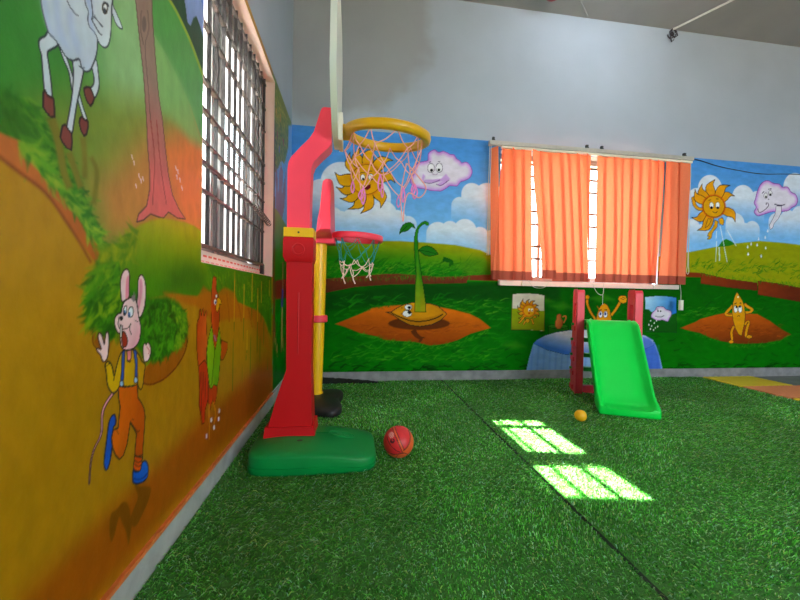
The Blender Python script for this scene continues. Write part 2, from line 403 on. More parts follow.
BACK_PAINT = [
('F',[(-0.1046,2.5639),(7.8526,2.6399),(7.9571,0.8726),(-0.079,0.7319)],(66,132,200),{'g':((1.3355,2.1517),(1.356,1.2245),(120,178,222))}),
('C',[(0.4424,1.7907,0.1874),(0.2685,1.6735,0.1419),(0.122,1.621,0.1234),(0.74,1.6917,0.1448)],(205,212,220),(1.6836,1.4423)),
('C',[(0.3679,1.492,0.0802),(0.4391,1.4598,0.0806),(0.5369,1.4645,0.0989),(0.6621,1.4976,0.1084),(0.8251,1.533,0.1182),(0.9457,1.4842,0.0914),(1.0487,1.4432,0.0826)],(205,212,220),(1.5277,1.3136)),
('C',[(1.5394,1.644,0.0842),(1.6537,1.7629,0.1033),(1.8019,1.7526,0.1228),(1.9623,1.7238,0.1332),(1.6377,1.6116,0.1221)],(205,212,220),(1.7374,1.4942)),
('C',[(1.3336,1.3727,0.1116),(1.4479,1.415,0.0841),(1.5935,1.4121,0.1128),(1.7419,1.3713,0.0852),(1.8619,1.3383,0.0951),(2.0023,1.344,0.1148)],(205,212,220),(1.4285,1.2052)),
('C',[(4.2242,1.9643,0.145),(4.0742,1.8417,0.1237)],(205,212,220),(1.9022,1.6221)),
('C',[(4.6277,1.8937,0.1367),(4.8018,1.8824,0.0953),(4.4838,1.8122,0.1047)],(205,212,220),(1.8937,1.6411)),
('C',[(4.5406,1.6155,0.1157),(4.7528,1.5617,0.0954),(4.6669,1.5367,0.0951)],(205,212,220),(1.6365,1.4472)),
('C',[(5.277,2.0491,0.1506),(5.499,2.03,0.1735),(5.8753,1.9424,0.176)],(205,212,220),(2.0383,1.7585)),
('C',[(5.0505,1.6607,0.0963),(5.2027,1.6895,0.1076),(5.356,1.7294,0.119),(5.5543,1.6846,0.1417)],(205,212,220),(1.7035,1.4894)),
('C',[(4.026,1.5501,0.0929),(4.1459,1.514,0.083)],(205,212,220),(1.5914,1.3849)),
('C',[(6.1601,1.6799,0.1558),(6.4354,1.7264,0.1685),(6.7937,1.6523,0.1593)],(205,212,220),(1.691,1.4015)),
('F',[(-0.1272,1.1525),(0.3019,1.2304),(0.612,1.2785),(0.9773,1.2932),(1.2592,1.286),(1.4994,1.2767),(1.7451,1.2388),(1.8959,1.1776),(2.3575,1.0863),(3.2147,1.1722),(4.0117,1.3014),(4.3074,1.3643),(4.5488,1.4103),(4.8574,1.4491),(5.175,1.4403),(5.3695,1.4262),(6.0382,1.3742),(6.7389,1.331),(7.936,1.2289),(8.0422,-0.567),(-0.1069,-0.3309)],(136,142,6),{'g':((0.9777,1.2749),(0.9637,1.0448),(16,116,4)),'f':0.004}),
('B',[(0.0872,1.0718),(1.7478,1.1251),(1.7515,0.9733),(0.0893,0.9301)],500,0.1,0.01,20,25,[(20,98,8),(60,128,12),(88,140,16),(14,80,8)],{}),
('F',[(1.5039,1.0797),(1.6976,1.1614),(1.9473,1.1315),(1.9521,0.9401),(1.6525,0.9896)],(70,125,14),{'f':0.03,'a':0.6}),
('B',[(4.0155,1.1979),(6.1805,1.2675),(6.1931,1.0101),(4.0186,1.1151)],300,0.09,0.01,15,25,[(20,98,8),(50,118,12),(80,130,16),(14,80,8)],{}),
('F',[(4.3436,1.3657),(4.3895,1.4303),(4.4372,1.4532),(4.4989,1.4347),(4.549,1.4051),(4.4766,1.3812)],(30,110,20),{'f':0.003}),
('F',[(-0.1234,0.8719),(0.4396,0.9032),(1.9521,0.9401),(4.1398,1.0457),(4.8775,0.9688),(7.9571,0.8726),(8.0422,-0.567),(-0.1069,-0.3309)],(4,84,0),{'g':((0.9863,0.8428),(1.0014,0.084),(2,104,2)),'f':0.004}),
('F',[(-0.1214,0.7312),(0.4413,0.8041),(0.9855,0.8797),(1.6543,0.9139),(2.5712,0.9455),(2.576,0.7784),(1.1757,0.7539),(0.094,0.6105)],(6,62,6),{'f':0.03,'a':0.8}),
('B',[(0.3532,0.7754),(1.9555,0.806),(1.9724,0.1416),(0.3634,0.1538)],420,0.13,0.016,8,14,[(10,108,6),(6,78,6),(24,120,8)],{}),
('B',[(0.3605,0.3345),(1.8668,0.3347),(1.8709,0.1712),(0.363,0.181)],110,0.1,0.012,12,12,[(60,140,14),(40,128,10)],{}),
('B',[(1.3663,0.7572),(1.9565,0.7676),(1.9601,0.6235),(1.3694,0.6166)],30,0.1,0.012,8,10,[(70,135,18)],{}),
('B',[(1.9555,0.806),(7.9571,0.8726),(8.0052,0.0597),(1.9724,0.1416)],700,0.13,0.016,6,14,[(10,108,6),(6,72,6),(14,98,8)],{}),
('B',[(3.9154,0.719),(4.8865,0.7545),(4.891,0.6471),(3.9192,0.6154)],60,0.09,0.01,8,10,[(60,130,16)],{}),
('B',[(0.2754,0.1455),(8.0009,0.1317),(8.0094,-0.0124),(0.2765,0.0734)],300,0.12,0.02,4,8,[(4,52,5),(6,66,6)],{}),
('F',[(2.2625,0.7729),(2.4067,0.8145),(2.5133,0.7577),(2.3672,0.7357)],(70,135,18),{'f':0.03,'a':0.5}),
('F',[(2.4723,0.7178),(2.619,0.7595),(2.7274,0.7019),(2.5789,0.68)],(70,135,18),{'f':0.03,'a':0.5}),
('F',[(2.8969,0.804),(3.0484,0.8468),(3.1606,0.7887),(3.0071,0.766)],(70,135,18),{'f':0.03,'a':0.5}),
('F',[(1.9877,0.3347),(2.1292,0.3735),(2.2335,0.3152),(2.0903,0.2959)],(70,135,18),{'f':0.03,'a':0.5}),
('F',[(3.6865,0.6129),(3.8475,0.656),(3.9669,0.5951),(3.8038,0.5728)],(70,135,18),{'f':0.03,'a':0.5}),
('F',[(-0.1241,0.9245),(0.2805,0.9261),(0.528,0.9505),(0.8447,0.9863),(0.9833,0.9901),(1.3615,0.9725),(1.623,0.9888),(1.6246,0.9227),(1.4592,0.914),(0.8926,0.8913),(0.5744,0.8612),(0.3527,0.8113),(-0.1207,0.6784)],(112,46,24),{'g':((0.3503,0.9548),(0.3527,0.8113),(80,34,18)),'f':0.003}),
('F',[(1.6229,0.9936),(1.8901,1.0103),(2.1535,1.003),(2.1548,0.9548),(1.8916,0.9482),(1.6239,0.951)],(112,46,24),{'f':0.003}),
('F',[(2.9971,1.0855),(3.937,1.0921),(4.162,1.088),(4.1638,1.0411),(3.9387,1.0456),(2.9996,1.0057)],(125,46,14),{'f':0.003}),
('F',[(4.1501,1.0877),(4.4659,1.0332),(4.8385,1.0),(4.8419,0.9198),(4.5061,0.9444),(4.1543,0.9783)],(130,50,14),{'g':((4.1501,1.0877),(4.8416,0.9252),(95,34,12)),'o':((80,28,10),0.006)}),
('F',[(4.8502,1.0217),(5.1302,0.9962),(5.3904,0.9587),(6.1992,0.8868),(7.9613,0.8012),(7.9783,0.5149),(6.2081,0.7071),(5.397,0.8114),(4.8562,0.8773)],(130,48,14),{'g':((4.8502,1.0217),(5.3968,0.8169),(88,32,12)),'o':((80,28,10),0.006)}),
('F',[(0.0851,0.9207),(0.0922,0.8767),(0.0965,0.8773),(0.0937,0.9218)],(84,34,20),{'a':0.6}),
('F',[(0.1629,0.9243),(0.17,0.8786),(0.1744,0.8791),(0.1715,0.9254)],(84,34,20),{'a':0.6}),
('F',[(0.2411,0.9279),(0.2484,0.8804),(0.2527,0.881),(0.2498,0.929)],(84,34,20),{'a':0.6}),
('F',[(0.3199,0.9316),(0.3273,0.8823),(0.3317,0.8828),(0.3286,0.9326)],(84,34,20),{'a':0.6}),
('F',[(0.3992,0.9352),(0.4067,0.8842),(0.4111,0.8847),(0.408,0.9362)],(84,34,20),{'a':0.6}),
('F',[(0.4791,0.9389),(0.4867,0.8861),(0.4911,0.8866),(0.488,0.9399)],(84,34,20),{'a':0.6}),
('F',[(0.5595,0.9427),(0.5672,0.888),(0.5717,0.8885),(0.5684,0.9436)],(84,34,20),{'a':0.6}),
('F',[(0.6405,0.9464),(0.6483,0.8899),(0.6528,0.8904),(0.6495,0.9474)],(84,34,20),{'a':0.6}),
('F',[(0.722,0.9502),(0.7299,0.8919),(0.7344,0.8923),(0.7311,0.9511)],(84,34,20),{'a':0.6}),
('F',[(0.8041,0.954),(0.8121,0.8938),(0.8167,0.8943),(0.8132,0.9549)],(84,34,20),{'a':0.6}),
('F',[(0.8867,0.9578),(0.8949,0.8958),(0.8995,0.8962),(0.8959,0.9587)],(84,34,20),{'a':0.6}),
('F',[(0.97,0.9617),(0.9782,0.8978),(0.9828,0.8982),(0.9792,0.9626)],(84,34,20),{'a':0.6}),
('F',[(1.0539,0.9626),(1.0621,0.8997),(1.0668,0.9002),(1.0632,0.9635)],(84,34,20),{'a':0.6}),
('F',[(1.1383,0.9631),(1.1467,0.9017),(1.1514,0.9022),(1.1477,0.964)],(84,34,20),{'a':0.6}),
('F',[(1.2234,0.9637),(1.2318,0.9038),(1.2365,0.9042),(1.2328,0.9646)],(84,34,20),{'a':0.6}),
('F',[(1.3091,0.9642),(1.3175,0.9058),(1.3223,0.9063),(1.3186,0.9652)],(84,34,20),{'a':0.6}),
('F',[(1.3954,0.9648),(1.4038,0.9078),(1.4086,0.9083),(1.4049,0.9658)],(84,34,20),{'a':0.6}),
('F',[(1.4823,0.9653),(1.4908,0.9099),(1.4956,0.9104),(1.4919,0.9664)],(84,34,20),{'a':0.6}),
('F',[(1.5698,0.9659),(1.5784,0.9119),(1.5832,0.9125),(1.5795,0.9669)],(84,34,20),{'a':0.6}),
('B',[(0.3503,0.9548),(1.6518,1.018),(1.6528,0.9754),(0.3509,0.919)],240,0.035,0.006,-70,35,[(40,118,10),(80,140,16),(20,95,8)],{}),
('B',[(4.137,1.1186),(5.3875,1.0241),(6.197,0.9317),(6.1992,0.8868),(5.3899,0.9696),(4.1388,1.0717)],260,0.035,0.006,-70,35,[(40,118,10),(70,130,16),(20,95,8)],{}),
('F',[(0.4016,0.5241),(0.5344,0.5796),(0.6417,0.6263),(0.7317,0.6731),(0.8504,0.6931),(0.989,0.7045),(1.3677,0.6916),(1.5134,0.6655),(1.661,0.6295),(1.761,0.583),(1.8728,0.4979),(1.7638,0.4685),(1.6655,0.4394),(1.5491,0.382),(1.4236,0.344),(1.2798,0.3299),(1.1366,0.3625),(0.9957,0.3716),(0.8563,0.3806),(0.7638,0.4171),(0.6269,0.4439),(0.4911,0.4976)],(204,100,8),{'g':((1.1301,0.6788),(1.1089,0.3346),(132,54,6)),'f':0.006}),
('B',[(0.4906,0.5248),(1.7617,0.5544),(1.6655,0.4394),(0.8096,0.4172)],120,0.1,0.01,5,10,[(176,84,12),(150,68,10),(132,56,10)],{}),
('B',[(0.4912,0.4886),(0.764,0.4079),(1.1368,0.3532),(1.2801,0.3158),(1.5495,0.3631),(1.873,0.4883),(1.8738,0.4595),(1.5502,0.3346),(1.2807,0.2877),(0.7647,0.3712)],160,0.05,0.008,25,30,[(70,140,14),(40,120,10)],{}),
('B',[(0.49,0.561),(0.7315,0.6822),(0.9887,0.7229),(0.989,0.7045),(0.732,0.6548)],70,0.03,0.006,60,30,[(20,95,8),(40,110,10)],{}),
('F',[(1.4677,0.5376),(1.4534,0.5185),(1.4113,0.5012),(1.3455,0.4872),(1.263,0.478),(1.1721,0.4745),(1.0817,0.4769),(1.0007,0.485),(0.9366,0.4978),(0.8955,0.5143),(0.8811,0.5326),(0.8948,0.5513),(0.9352,0.5683),(0.9987,0.5823),(1.0794,0.5917),(1.1696,0.5956),(1.2606,0.5936),(1.3434,0.5859),(1.4096,0.573),(1.4526,0.5564)],(92,42,10),{'f':0.008}),
('F',[(1.0908,0.4609),(1.0969,0.4532),(1.1054,0.4411),(1.116,0.4269),(1.1289,0.4129),(1.145,0.4015),(1.1614,0.3926),(1.174,0.386),(1.1784,0.3846),(1.1791,0.3874),(1.177,0.3825),(1.1715,0.3753),(1.1677,0.3692),(1.1812,0.3559),(1.1871,0.3595),(1.1963,0.366),(1.2058,0.3772),(1.2073,0.3967),(1.1961,0.4121),(1.1821,0.4235),(1.169,0.4338),(1.1605,0.4427),(1.1548,0.4527),(1.1488,0.4655),(1.1437,0.4781),(1.1401,0.4875)],(92,42,10),{}),
('F',[(1.1721,0.4),(1.2299,0.3954),(1.2313,0.4047),(1.1748,0.4184)],(92,42,10),{}),
('F',[(0.8606,0.6382),(0.9068,0.6388),(0.9617,0.6764),(1.0262,0.7097),(1.1008,0.7294),(1.1762,0.7307),(1.2713,0.7229),(1.3483,0.7007),(1.4367,0.6268),(1.38,0.5697),(1.2947,0.5268),(1.1809,0.5072),(1.0863,0.5204),(1.0012,0.5614),(0.9258,0.6114)],(196,132,8),{'o':((45,35,25),0.007),'g':((1.1291,0.7252),(1.1621,0.5024),(168,104,6))}),
('F',[(0.9042,0.6289),(0.9186,0.6215),(0.9393,0.6108),(0.9637,0.599),(0.989,0.5881),(1.0151,0.5779),(1.0434,0.5674),(1.0732,0.5582),(1.1034,0.5518),(1.1345,0.5487),(1.1665,0.5482),(1.1981,0.5497),(1.2282,0.5529),(1.2569,0.5581),(1.2848,0.5653),(1.3107,0.5737),(1.3341,0.5824),(1.3555,0.5925),(1.3747,0.6038),(1.3905,0.6141),(1.4015,0.6212),(1.3946,0.6314),(1.3835,0.6243),(1.368,0.6141),(1.3495,0.6032),(1.3291,0.5936),(1.3065,0.5852),(1.2811,0.577),(1.2541,0.5699),(1.2263,0.5649),(1.197,0.5618),(1.1661,0.5603),(1.1351,0.5608),(1.1052,0.5637),(1.0762,0.5699),(1.0473,0.5788),(1.0194,0.5891),(0.9935,0.5992),(0.9686,0.6099),(0.9446,0.6215),(0.9241,0.6321),(0.9096,0.6395)],(70,45,10),{}),
('F',[(0.9255,0.6298),(1.0264,0.7004),(1.1293,0.716),(1.2907,0.7092),(1.3977,0.6404),(1.3121,0.6065),(1.2172,0.5821),(1.0945,0.5809),(0.9911,0.6029)],(206,138,10),{'f':0.006,'a':0.6}),
('F',[(1.1008,0.6858),(1.0993,0.6778),(1.0946,0.6705),(1.0872,0.6646),(1.0779,0.6608),(1.0675,0.6594),(1.057,0.6605),(1.0476,0.6641),(1.04,0.6697),(1.0351,0.6768),(1.0333,0.6848),(1.0348,0.6929),(1.0394,0.7001),(1.0467,0.706),(1.056,0.7098),(1.0664,0.7112),(1.0769,0.7101),(1.0864,0.7066),(1.094,0.701),(1.0989,0.6938)],(228,228,228),{'o':((45,35,25),0.004)}),
('F',[(1.101,0.6264),(1.0991,0.6169),(1.0931,0.6083),(1.0837,0.6015),(1.0718,0.597),(1.0585,0.5953),(1.0451,0.5967),(1.0331,0.6009),(1.0234,0.6075),(1.0171,0.616),(1.0149,0.6254),(1.0168,0.6348),(1.0227,0.6434),(1.0321,0.6503),(1.044,0.6548),(1.0572,0.6565),(1.0706,0.6552),(1.0827,0.651),(1.0924,0.6443),(1.0987,0.6359)],(228,228,228),{'o':((45,35,25),0.004)}),
('F',[(1.0924,0.682),(1.0917,0.6774),(1.0895,0.6732),(1.086,0.6699),(1.0816,0.6677),(1.0767,0.6669),(1.0718,0.6676),(1.0673,0.6696),(1.0637,0.6729),(1.0614,0.677),(1.0605,0.6815),(1.0612,0.6861),(1.0634,0.6903),(1.0668,0.6936),(1.0712,0.6958),(1.0761,0.6966),(1.0811,0.6959),(1.0856,0.6939),(1.0891,0.6907),(1.0915,0.6866)],(18,24,24),{}),
('F',[(1.0961,0.6384),(1.0953,0.6336),(1.0929,0.6291),(1.089,0.6256),(1.0841,0.6233),(1.0786,0.6224),(1.073,0.6232),(1.068,0.6253),(1.064,0.6288),(1.0614,0.6331),(1.0604,0.638),(1.0612,0.6429),(1.0636,0.6473),(1.0675,0.6508),(1.0724,0.6531),(1.0779,0.654),(1.0835,0.6533),(1.0885,0.6511),(1.0925,0.6477),(1.0951,0.6433)],(18,24,24),{}),
('F',[(1.0007,0.6853),(1.0057,0.6715),(1.0109,0.6734),(1.006,0.6871)],(45,35,25),{}),
('F',[(0.9972,0.6297),(1.0031,0.6159),(1.0083,0.618),(1.0024,0.6318)],(45,35,25),{}),
('F',[(1.1261,0.6416),(1.1267,0.753),(1.1291,0.8644),(1.1331,0.985),(1.1213,1.105),(1.1111,1.234),(1.1101,1.3262),(1.121,1.3913),(1.1425,1.4383),(1.1748,1.4722),(1.2122,1.4878),(1.239,1.4743),(1.2442,1.4523),(1.2235,1.4476),(1.208,1.4626),(1.1763,1.4464),(1.1487,1.4109),(1.1396,1.3551),(1.1468,1.2353),(1.1636,1.1063),(1.185,0.9864),(1.2097,0.8476),(1.2284,0.7269),(1.2331,0.643)],(34,118,12),{'o':((10,60,8),0.006),'g':((1.1699,1.0324),(1.1773,0.6795),(150,140,10))}),
('F',[(1.1403,0.6418),(1.1379,0.8461),(1.1397,1.0315),(1.1396,1.2166),(1.1514,1.1059),(1.1671,0.9395),(1.1828,0.6423)],(110,150,20),{'f':0.012,'a':0.55}),
('F',[(0.9714,1.3572),(0.978,1.3987),(0.9977,1.4363),(1.0297,1.4625),(1.0716,1.4664),(1.1,1.4502),(1.1167,1.4141),(1.0845,1.4302),(1.0543,1.3975),(1.0174,1.3793),(0.9896,1.3763)],(26,104,14),{'o':((8,50,8),0.006)}),
('F',[(1.1519,1.2152),(1.1843,1.246),(1.2313,1.2608),(1.2791,1.2477),(1.3179,1.2175),(1.3406,1.1848),(1.3045,1.1733),(1.2619,1.1634),(1.2142,1.1711),(1.1807,1.1903)],(26,104,14),{'o':((8,50,8),0.006)}),
('F',[(1.1659,1.2092),(1.1795,1.2086),(1.199,1.2077),(1.2208,1.2062),(1.2414,1.2036),(1.2621,1.1991),(1.2841,1.1931),(1.3039,1.1872),(1.3177,1.1832),(1.3194,1.1885),(1.3056,1.1926),(1.2858,1.1985),(1.2635,1.2045),(1.2425,1.2091),(1.2214,1.2117),(1.1994,1.2132),(1.1799,1.2141),(1.1663,1.2148)],(10,60,8),{}),
('F',[(0.996,1.3838),(1.0416,1.4318),(1.0376,1.4355),(0.992,1.3875)],(10,60,8),{}),
('F',[(1.3808,1.1188),(1.3997,1.1163),(1.4267,1.1121),(1.4515,1.1071),(1.4614,1.1052),(1.4604,1.112),(1.4557,1.1043),(1.4458,1.0932),(1.4392,1.0846),(1.4525,1.0711),(1.4614,1.077),(1.475,1.0867),(1.4885,1.1014),(1.4866,1.1274),(1.4648,1.1412),(1.4373,1.1506),(1.4102,1.1584),(1.3924,1.1643)],(18,85,10),{}),
('F',[(0.5492,1.8782),(0.5387,1.8835),(0.5235,1.8909),(0.5075,1.9001),(0.4944,1.911),(0.4839,1.9234),(0.4743,1.9373),(0.4678,1.9533),(0.4664,1.9715),(0.473,1.9952),(0.4857,2.0232),(0.4994,2.0494),(0.5086,2.0674),(0.5094,2.0584),(0.5102,2.0454),(0.5127,2.0313),(0.518,2.0194),(0.5276,2.0109),(0.5405,2.0039),(0.5544,1.997),(0.567,1.9887),(0.5789,1.9773),(0.5909,1.964),(0.6013,1.9516),(0.6087,1.9431)],(206,148,10),{'o':((45,35,25),0.007),'s':0}),
('F',[(0.576,1.9188),(0.5681,1.9281),(0.5566,1.9414),(0.545,1.9569),(0.5366,1.9727),(0.5311,1.9887),(0.527,2.0058),(0.5264,2.0236),(0.5315,2.0418),(0.5462,2.0624),(0.5683,2.0849),(0.5906,2.1053),(0.6059,2.1195),(0.6028,2.11),(0.5981,2.0965),(0.5944,2.0814),(0.5945,2.0673),(0.6,2.055),(0.6093,2.043),(0.6197,2.0308),(0.6284,2.0176),(0.6352,2.0017),(0.6415,1.9839),(0.6467,1.9677),(0.6504,1.9564)],(206,148,10),{'o':((45,35,25),0.007),'s':0}),
('F',[(0.6276,1.9511),(0.6252,1.9635),(0.6216,1.9813),(0.6189,2.0011),(0.6192,2.0197),(0.6221,2.0372),(0.6267,2.0549),(0.6348,2.0716),(0.648,2.0859),(0.6707,2.0978),(0.7008,2.1078),(0.73,2.1157),(0.7502,2.1214),(0.7429,2.1142),(0.7322,2.1039),(0.7217,2.0918),(0.7149,2.0787),(0.7137,2.0647),(0.716,2.0491),(0.719,2.0328),(0.7202,2.0165),(0.7184,1.9985),(0.7151,1.9791),(0.7117,1.9617),(0.7094,1.9495)],(206,148,10),{'o':((45,35,25),0.007),'s':0}),
('F',[(0.702,1.9521),(0.7073,1.9639),(0.7149,1.981),(0.7244,1.9992),(0.7355,2.0147),(0.7479,2.0277),(0.762,2.04),(0.7781,2.0493),(0.7969,2.0537),(0.8217,2.0504),(0.8513,2.0411),(0.879,2.0307),(0.8982,2.0236),(0.8882,2.0218),(0.8738,2.0195),(0.8584,2.0154),(0.8454,2.0083),(0.8362,1.9971),(0.8289,1.9827),(0.8217,1.9672),(0.813,1.9528),(0.8011,1.9387),(0.7872,1.9243),(0.7744,1.9117),(0.7655,1.9029)],(206,148,10),{'o':((45,35,25),0.007),'s':0}),
('F',[(0.7699,1.8951),(0.7794,1.8992),(0.7931,1.9051),(0.8086,1.9107),(0.8235,1.9137),(0.8378,1.9144),(0.8525,1.9138),(0.8668,1.9101),(0.8799,1.9015),(0.8922,1.8843),(0.9038,1.8603),(0.9137,1.8367),(0.9206,1.8205),(0.9141,1.8257),(0.9047,1.8335),(0.8939,1.8406),(0.8828,1.8441),(0.8716,1.8421),(0.8597,1.8367),(0.8472,1.8304),(0.8345,1.8256),(0.8201,1.8228),(0.8045,1.8208),(0.7904,1.8194),(0.7805,1.8184)],(206,148,10),{'o':((45,35,25),0.007),'s':0}),
('F',[(0.768,1.7827),(0.7782,1.7763),(0.793,1.7673),(0.8085,1.7563),(0.8209,1.7438),(0.8306,1.7301),(0.8391,1.7149),(0.8444,1.6979),(0.8442,1.6791),(0.8352,1.6556),(0.8196,1.6284),(0.8032,1.6032),(0.7921,1.5858),(0.7922,1.5951),(0.7925,1.6085),(0.7913,1.6231),(0.7869,1.6359),(0.7779,1.6457),(0.7654,1.6542),(0.752,1.6628),(0.7399,1.6726),(0.729,1.6855),(0.7181,1.7002),(0.7088,1.7138),(0.7022,1.7232)],(206,148,10),{'o':((45,35,25),0.007),'s':0}),
('F',[(0.7109,1.7272),(0.7157,1.7142),(0.7227,1.6955),(0.7292,1.6745),(0.7322,1.6545),(0.7323,1.6353),(0.7305,1.6155),(0.725,1.5964),(0.7135,1.5791),(0.6915,1.5632),(0.6615,1.5482),(0.6321,1.5356),(0.612,1.5267),(0.6185,1.5355),(0.6281,1.548),(0.6372,1.5626),(0.6423,1.5777),(0.6413,1.593),(0.6366,1.6093),(0.631,1.6264),(0.6274,1.6438),(0.6267,1.6633),(0.6273,1.6845),(0.6284,1.7037),(0.629,1.7171)],(206,148,10),{'o':((45,35,25),0.007),'s':0}),
('F',[(0.6633,1.7143),(0.6625,1.7002),(0.6616,1.6798),(0.6594,1.6574),(0.6545,1.6372),(0.6476,1.619),(0.639,1.601),(0.6271,1.585),(0.6106,1.573),(0.5849,1.5661),(0.5522,1.5632),(0.521,1.5622),(0.4996,1.5614),(0.5092,1.5671),(0.5234,1.5751),(0.5379,1.5852),(0.5487,1.5973),(0.5539,1.612),(0.5558,1.6292),(0.5572,1.6474),(0.5605,1.6652),(0.5671,1.684),(0.5756,1.704),(0.5837,1.7219),(0.5893,1.7344)],(206,148,10),{'o':((45,35,25),0.007),'s':0}),
('F',[(0.617,1.7205),(0.6116,1.7088),(0.6038,1.692),(0.5943,1.674),(0.5832,1.6588),(0.5711,1.646),(0.5577,1.634),(0.5422,1.6248),(0.5242,1.6207),(0.5003,1.6243),(0.4718,1.6337),(0.4453,1.6443),(0.427,1.6514),(0.437,1.6527),(0.4514,1.6543),(0.4668,1.6576),(0.4797,1.664),(0.4888,1.6747),(0.4959,1.6887),(0.5029,1.7039),(0.5114,1.718),(0.523,1.7318),(0.5364,1.746),(0.5489,1.7585),(0.5576,1.7673)],(206,148,10),{'o':((45,35,25),0.007),'s':0}),
('F',[(0.5781,1.7431),(0.5694,1.7348),(0.5569,1.7227),(0.5424,1.7102),(0.5277,1.7007),(0.5128,1.6938),(0.497,1.688),(0.4805,1.6856),(0.4634,1.6886),(0.444,1.7006),(0.4227,1.7195),(0.4034,1.7387),(0.39,1.7518),(0.399,1.7493),(0.4119,1.7455),(0.4263,1.7429),(0.4395,1.7439),(0.4509,1.7503),(0.4618,1.7603),(0.4729,1.7715),(0.4849,1.7813),(0.4996,1.7896),(0.5159,1.7977),(0.5309,1.8046),(0.5413,1.8094)],(206,148,10),{'o':((45,35,25),0.007),'s':0}),
('F',[(0.5498,1.7816),(0.5381,1.7772),(0.5212,1.7707),(0.5023,1.7648),(0.4844,1.7624),(0.4672,1.763),(0.4495,1.7657),(0.4327,1.772),(0.418,1.7835),(0.4055,1.8047),(0.3944,1.8332),(0.3854,1.8611),(0.3791,1.8802),(0.3864,1.8751),(0.3967,1.8677),(0.4089,1.8607),(0.4218,1.8571),(0.4354,1.8586),(0.4503,1.8635),(0.4659,1.869),(0.4816,1.8726),(0.499,1.8735),(0.5178,1.8731),(0.5348,1.8722),(0.5466,1.8717)],(206,148,10),{'o':((45,35,25),0.007),'s':0}),
('F',[(0.8128,1.8455),(0.8061,1.798),(0.7852,1.7543),(0.752,1.7187),(0.71,1.6947),(0.6632,1.6846),(0.6164,1.6893),(0.574,1.7083),(0.5402,1.7397),(0.5182,1.7803),(0.5101,1.8262),(0.5166,1.8731),(0.5371,1.9164),(0.5697,1.9519),(0.6112,1.9762),(0.6577,1.9868),(0.7047,1.9827),(0.7474,1.9641),(0.7818,1.9329),(0.8044,1.892)],(196,120,8),{'f':0.012}),
('F',[(0.7963,1.8445),(0.7905,1.8021),(0.7718,1.7631),(0.7422,1.7313),(0.7047,1.7098),(0.6629,1.7008),(0.6211,1.705),(0.5833,1.7219),(0.5531,1.7499),(0.5334,1.7862),(0.5261,1.8273),(0.5319,1.8691),(0.5503,1.9078),(0.5794,1.9395),(0.6165,1.9612),(0.658,1.9706),(0.6999,1.9669),(0.7381,1.9504),(0.7688,1.9225),(0.7889,1.886)],(205,146,10),{'o':((120,66,8),0.005600000000000001)}),
('F',[(0.6466,1.8529),(0.6458,1.8443),(0.643,1.8363),(0.6385,1.8299),(0.6328,1.8255),(0.6265,1.8238),(0.6201,1.8247),(0.6142,1.8283),(0.6096,1.8342),(0.6065,1.8417),(0.6053,1.8503),(0.6062,1.8589),(0.609,1.8669),(0.6134,1.8733),(0.6191,1.8777),(0.6255,1.8794),(0.6319,1.8785),(0.6377,1.8749),(0.6424,1.8691),(0.6455,1.8615)],(225,225,225),{'o':((45,35,25),0.004)}),
('F',[(0.7205,1.8622),(0.7196,1.8532),(0.7165,1.845),(0.7117,1.8383),(0.7054,1.8338),(0.6985,1.8319),(0.6915,1.8329),(0.6851,1.8366),(0.68,1.8426),(0.6766,1.8505),(0.6754,1.8593),(0.6763,1.8683),(0.6794,1.8765),(0.6842,1.8832),(0.6905,1.8877),(0.6974,1.8896),(0.7044,1.8886),(0.7108,1.8849),(0.7159,1.8789),(0.7193,1.8711)],(225,225,225),{'o':((45,35,25),0.004)}),
('F',[(0.6388,1.8389),(0.6384,1.8353),(0.637,1.832),(0.6349,1.8292),(0.6322,1.8274),(0.6291,1.8266),(0.6261,1.827),(0.6233,1.8285),(0.621,1.8309),(0.6196,1.8341),(0.619,1.8377),(0.6194,1.8413),(0.6208,1.8447),(0.6229,1.8474),(0.6257,1.8492),(0.6287,1.85),(0.6318,1.8496),(0.6345,1.8481),(0.6368,1.8457),(0.6382,1.8425)],(15,15,15),{}),
('F',[(0.7155,1.8438),(0.715,1.8402),(0.7137,1.8368),(0.7115,1.8341),(0.7088,1.8323),(0.7057,1.8315),(0.7026,1.8319),(0.6998,1.8334),(0.6976,1.8358),(0.6961,1.839),(0.6956,1.8426),(0.696,1.8462),(0.6973,1.8496),(0.6995,1.8523),(0.7022,1.8541),(0.7053,1.8549),(0.7084,1.8545),(0.7112,1.8531),(0.7134,1.8506),(0.7149,1.8474)],(15,15,15),{}),
('F',[(0.6253,1.7886),(0.657,1.7771),(0.7018,1.7979),(0.698,1.7615),(0.6668,1.7371),(0.6349,1.7577)],(96,16,26),{}),
('F',[(0.5939,1.8782),(0.5987,1.8814),(0.6054,1.886),(0.6128,1.8904),(0.6194,1.893),(0.626,1.8935),(0.6334,1.8926),(0.6403,1.8912),(0.6452,1.8903),(0.6466,1.8965),(0.6418,1.8974),(0.6347,1.8988),(0.6265,1.8998),(0.6183,1.8991),(0.6103,1.896),(0.6023,1.8913),(0.5954,1.8866),(0.5906,1.8835)],(45,35,25),{}),
('F',[(0.6823,1.9062),(0.7093,1.9125),(0.7081,1.9186),(0.6811,1.9123)],(45,35,25),{}),
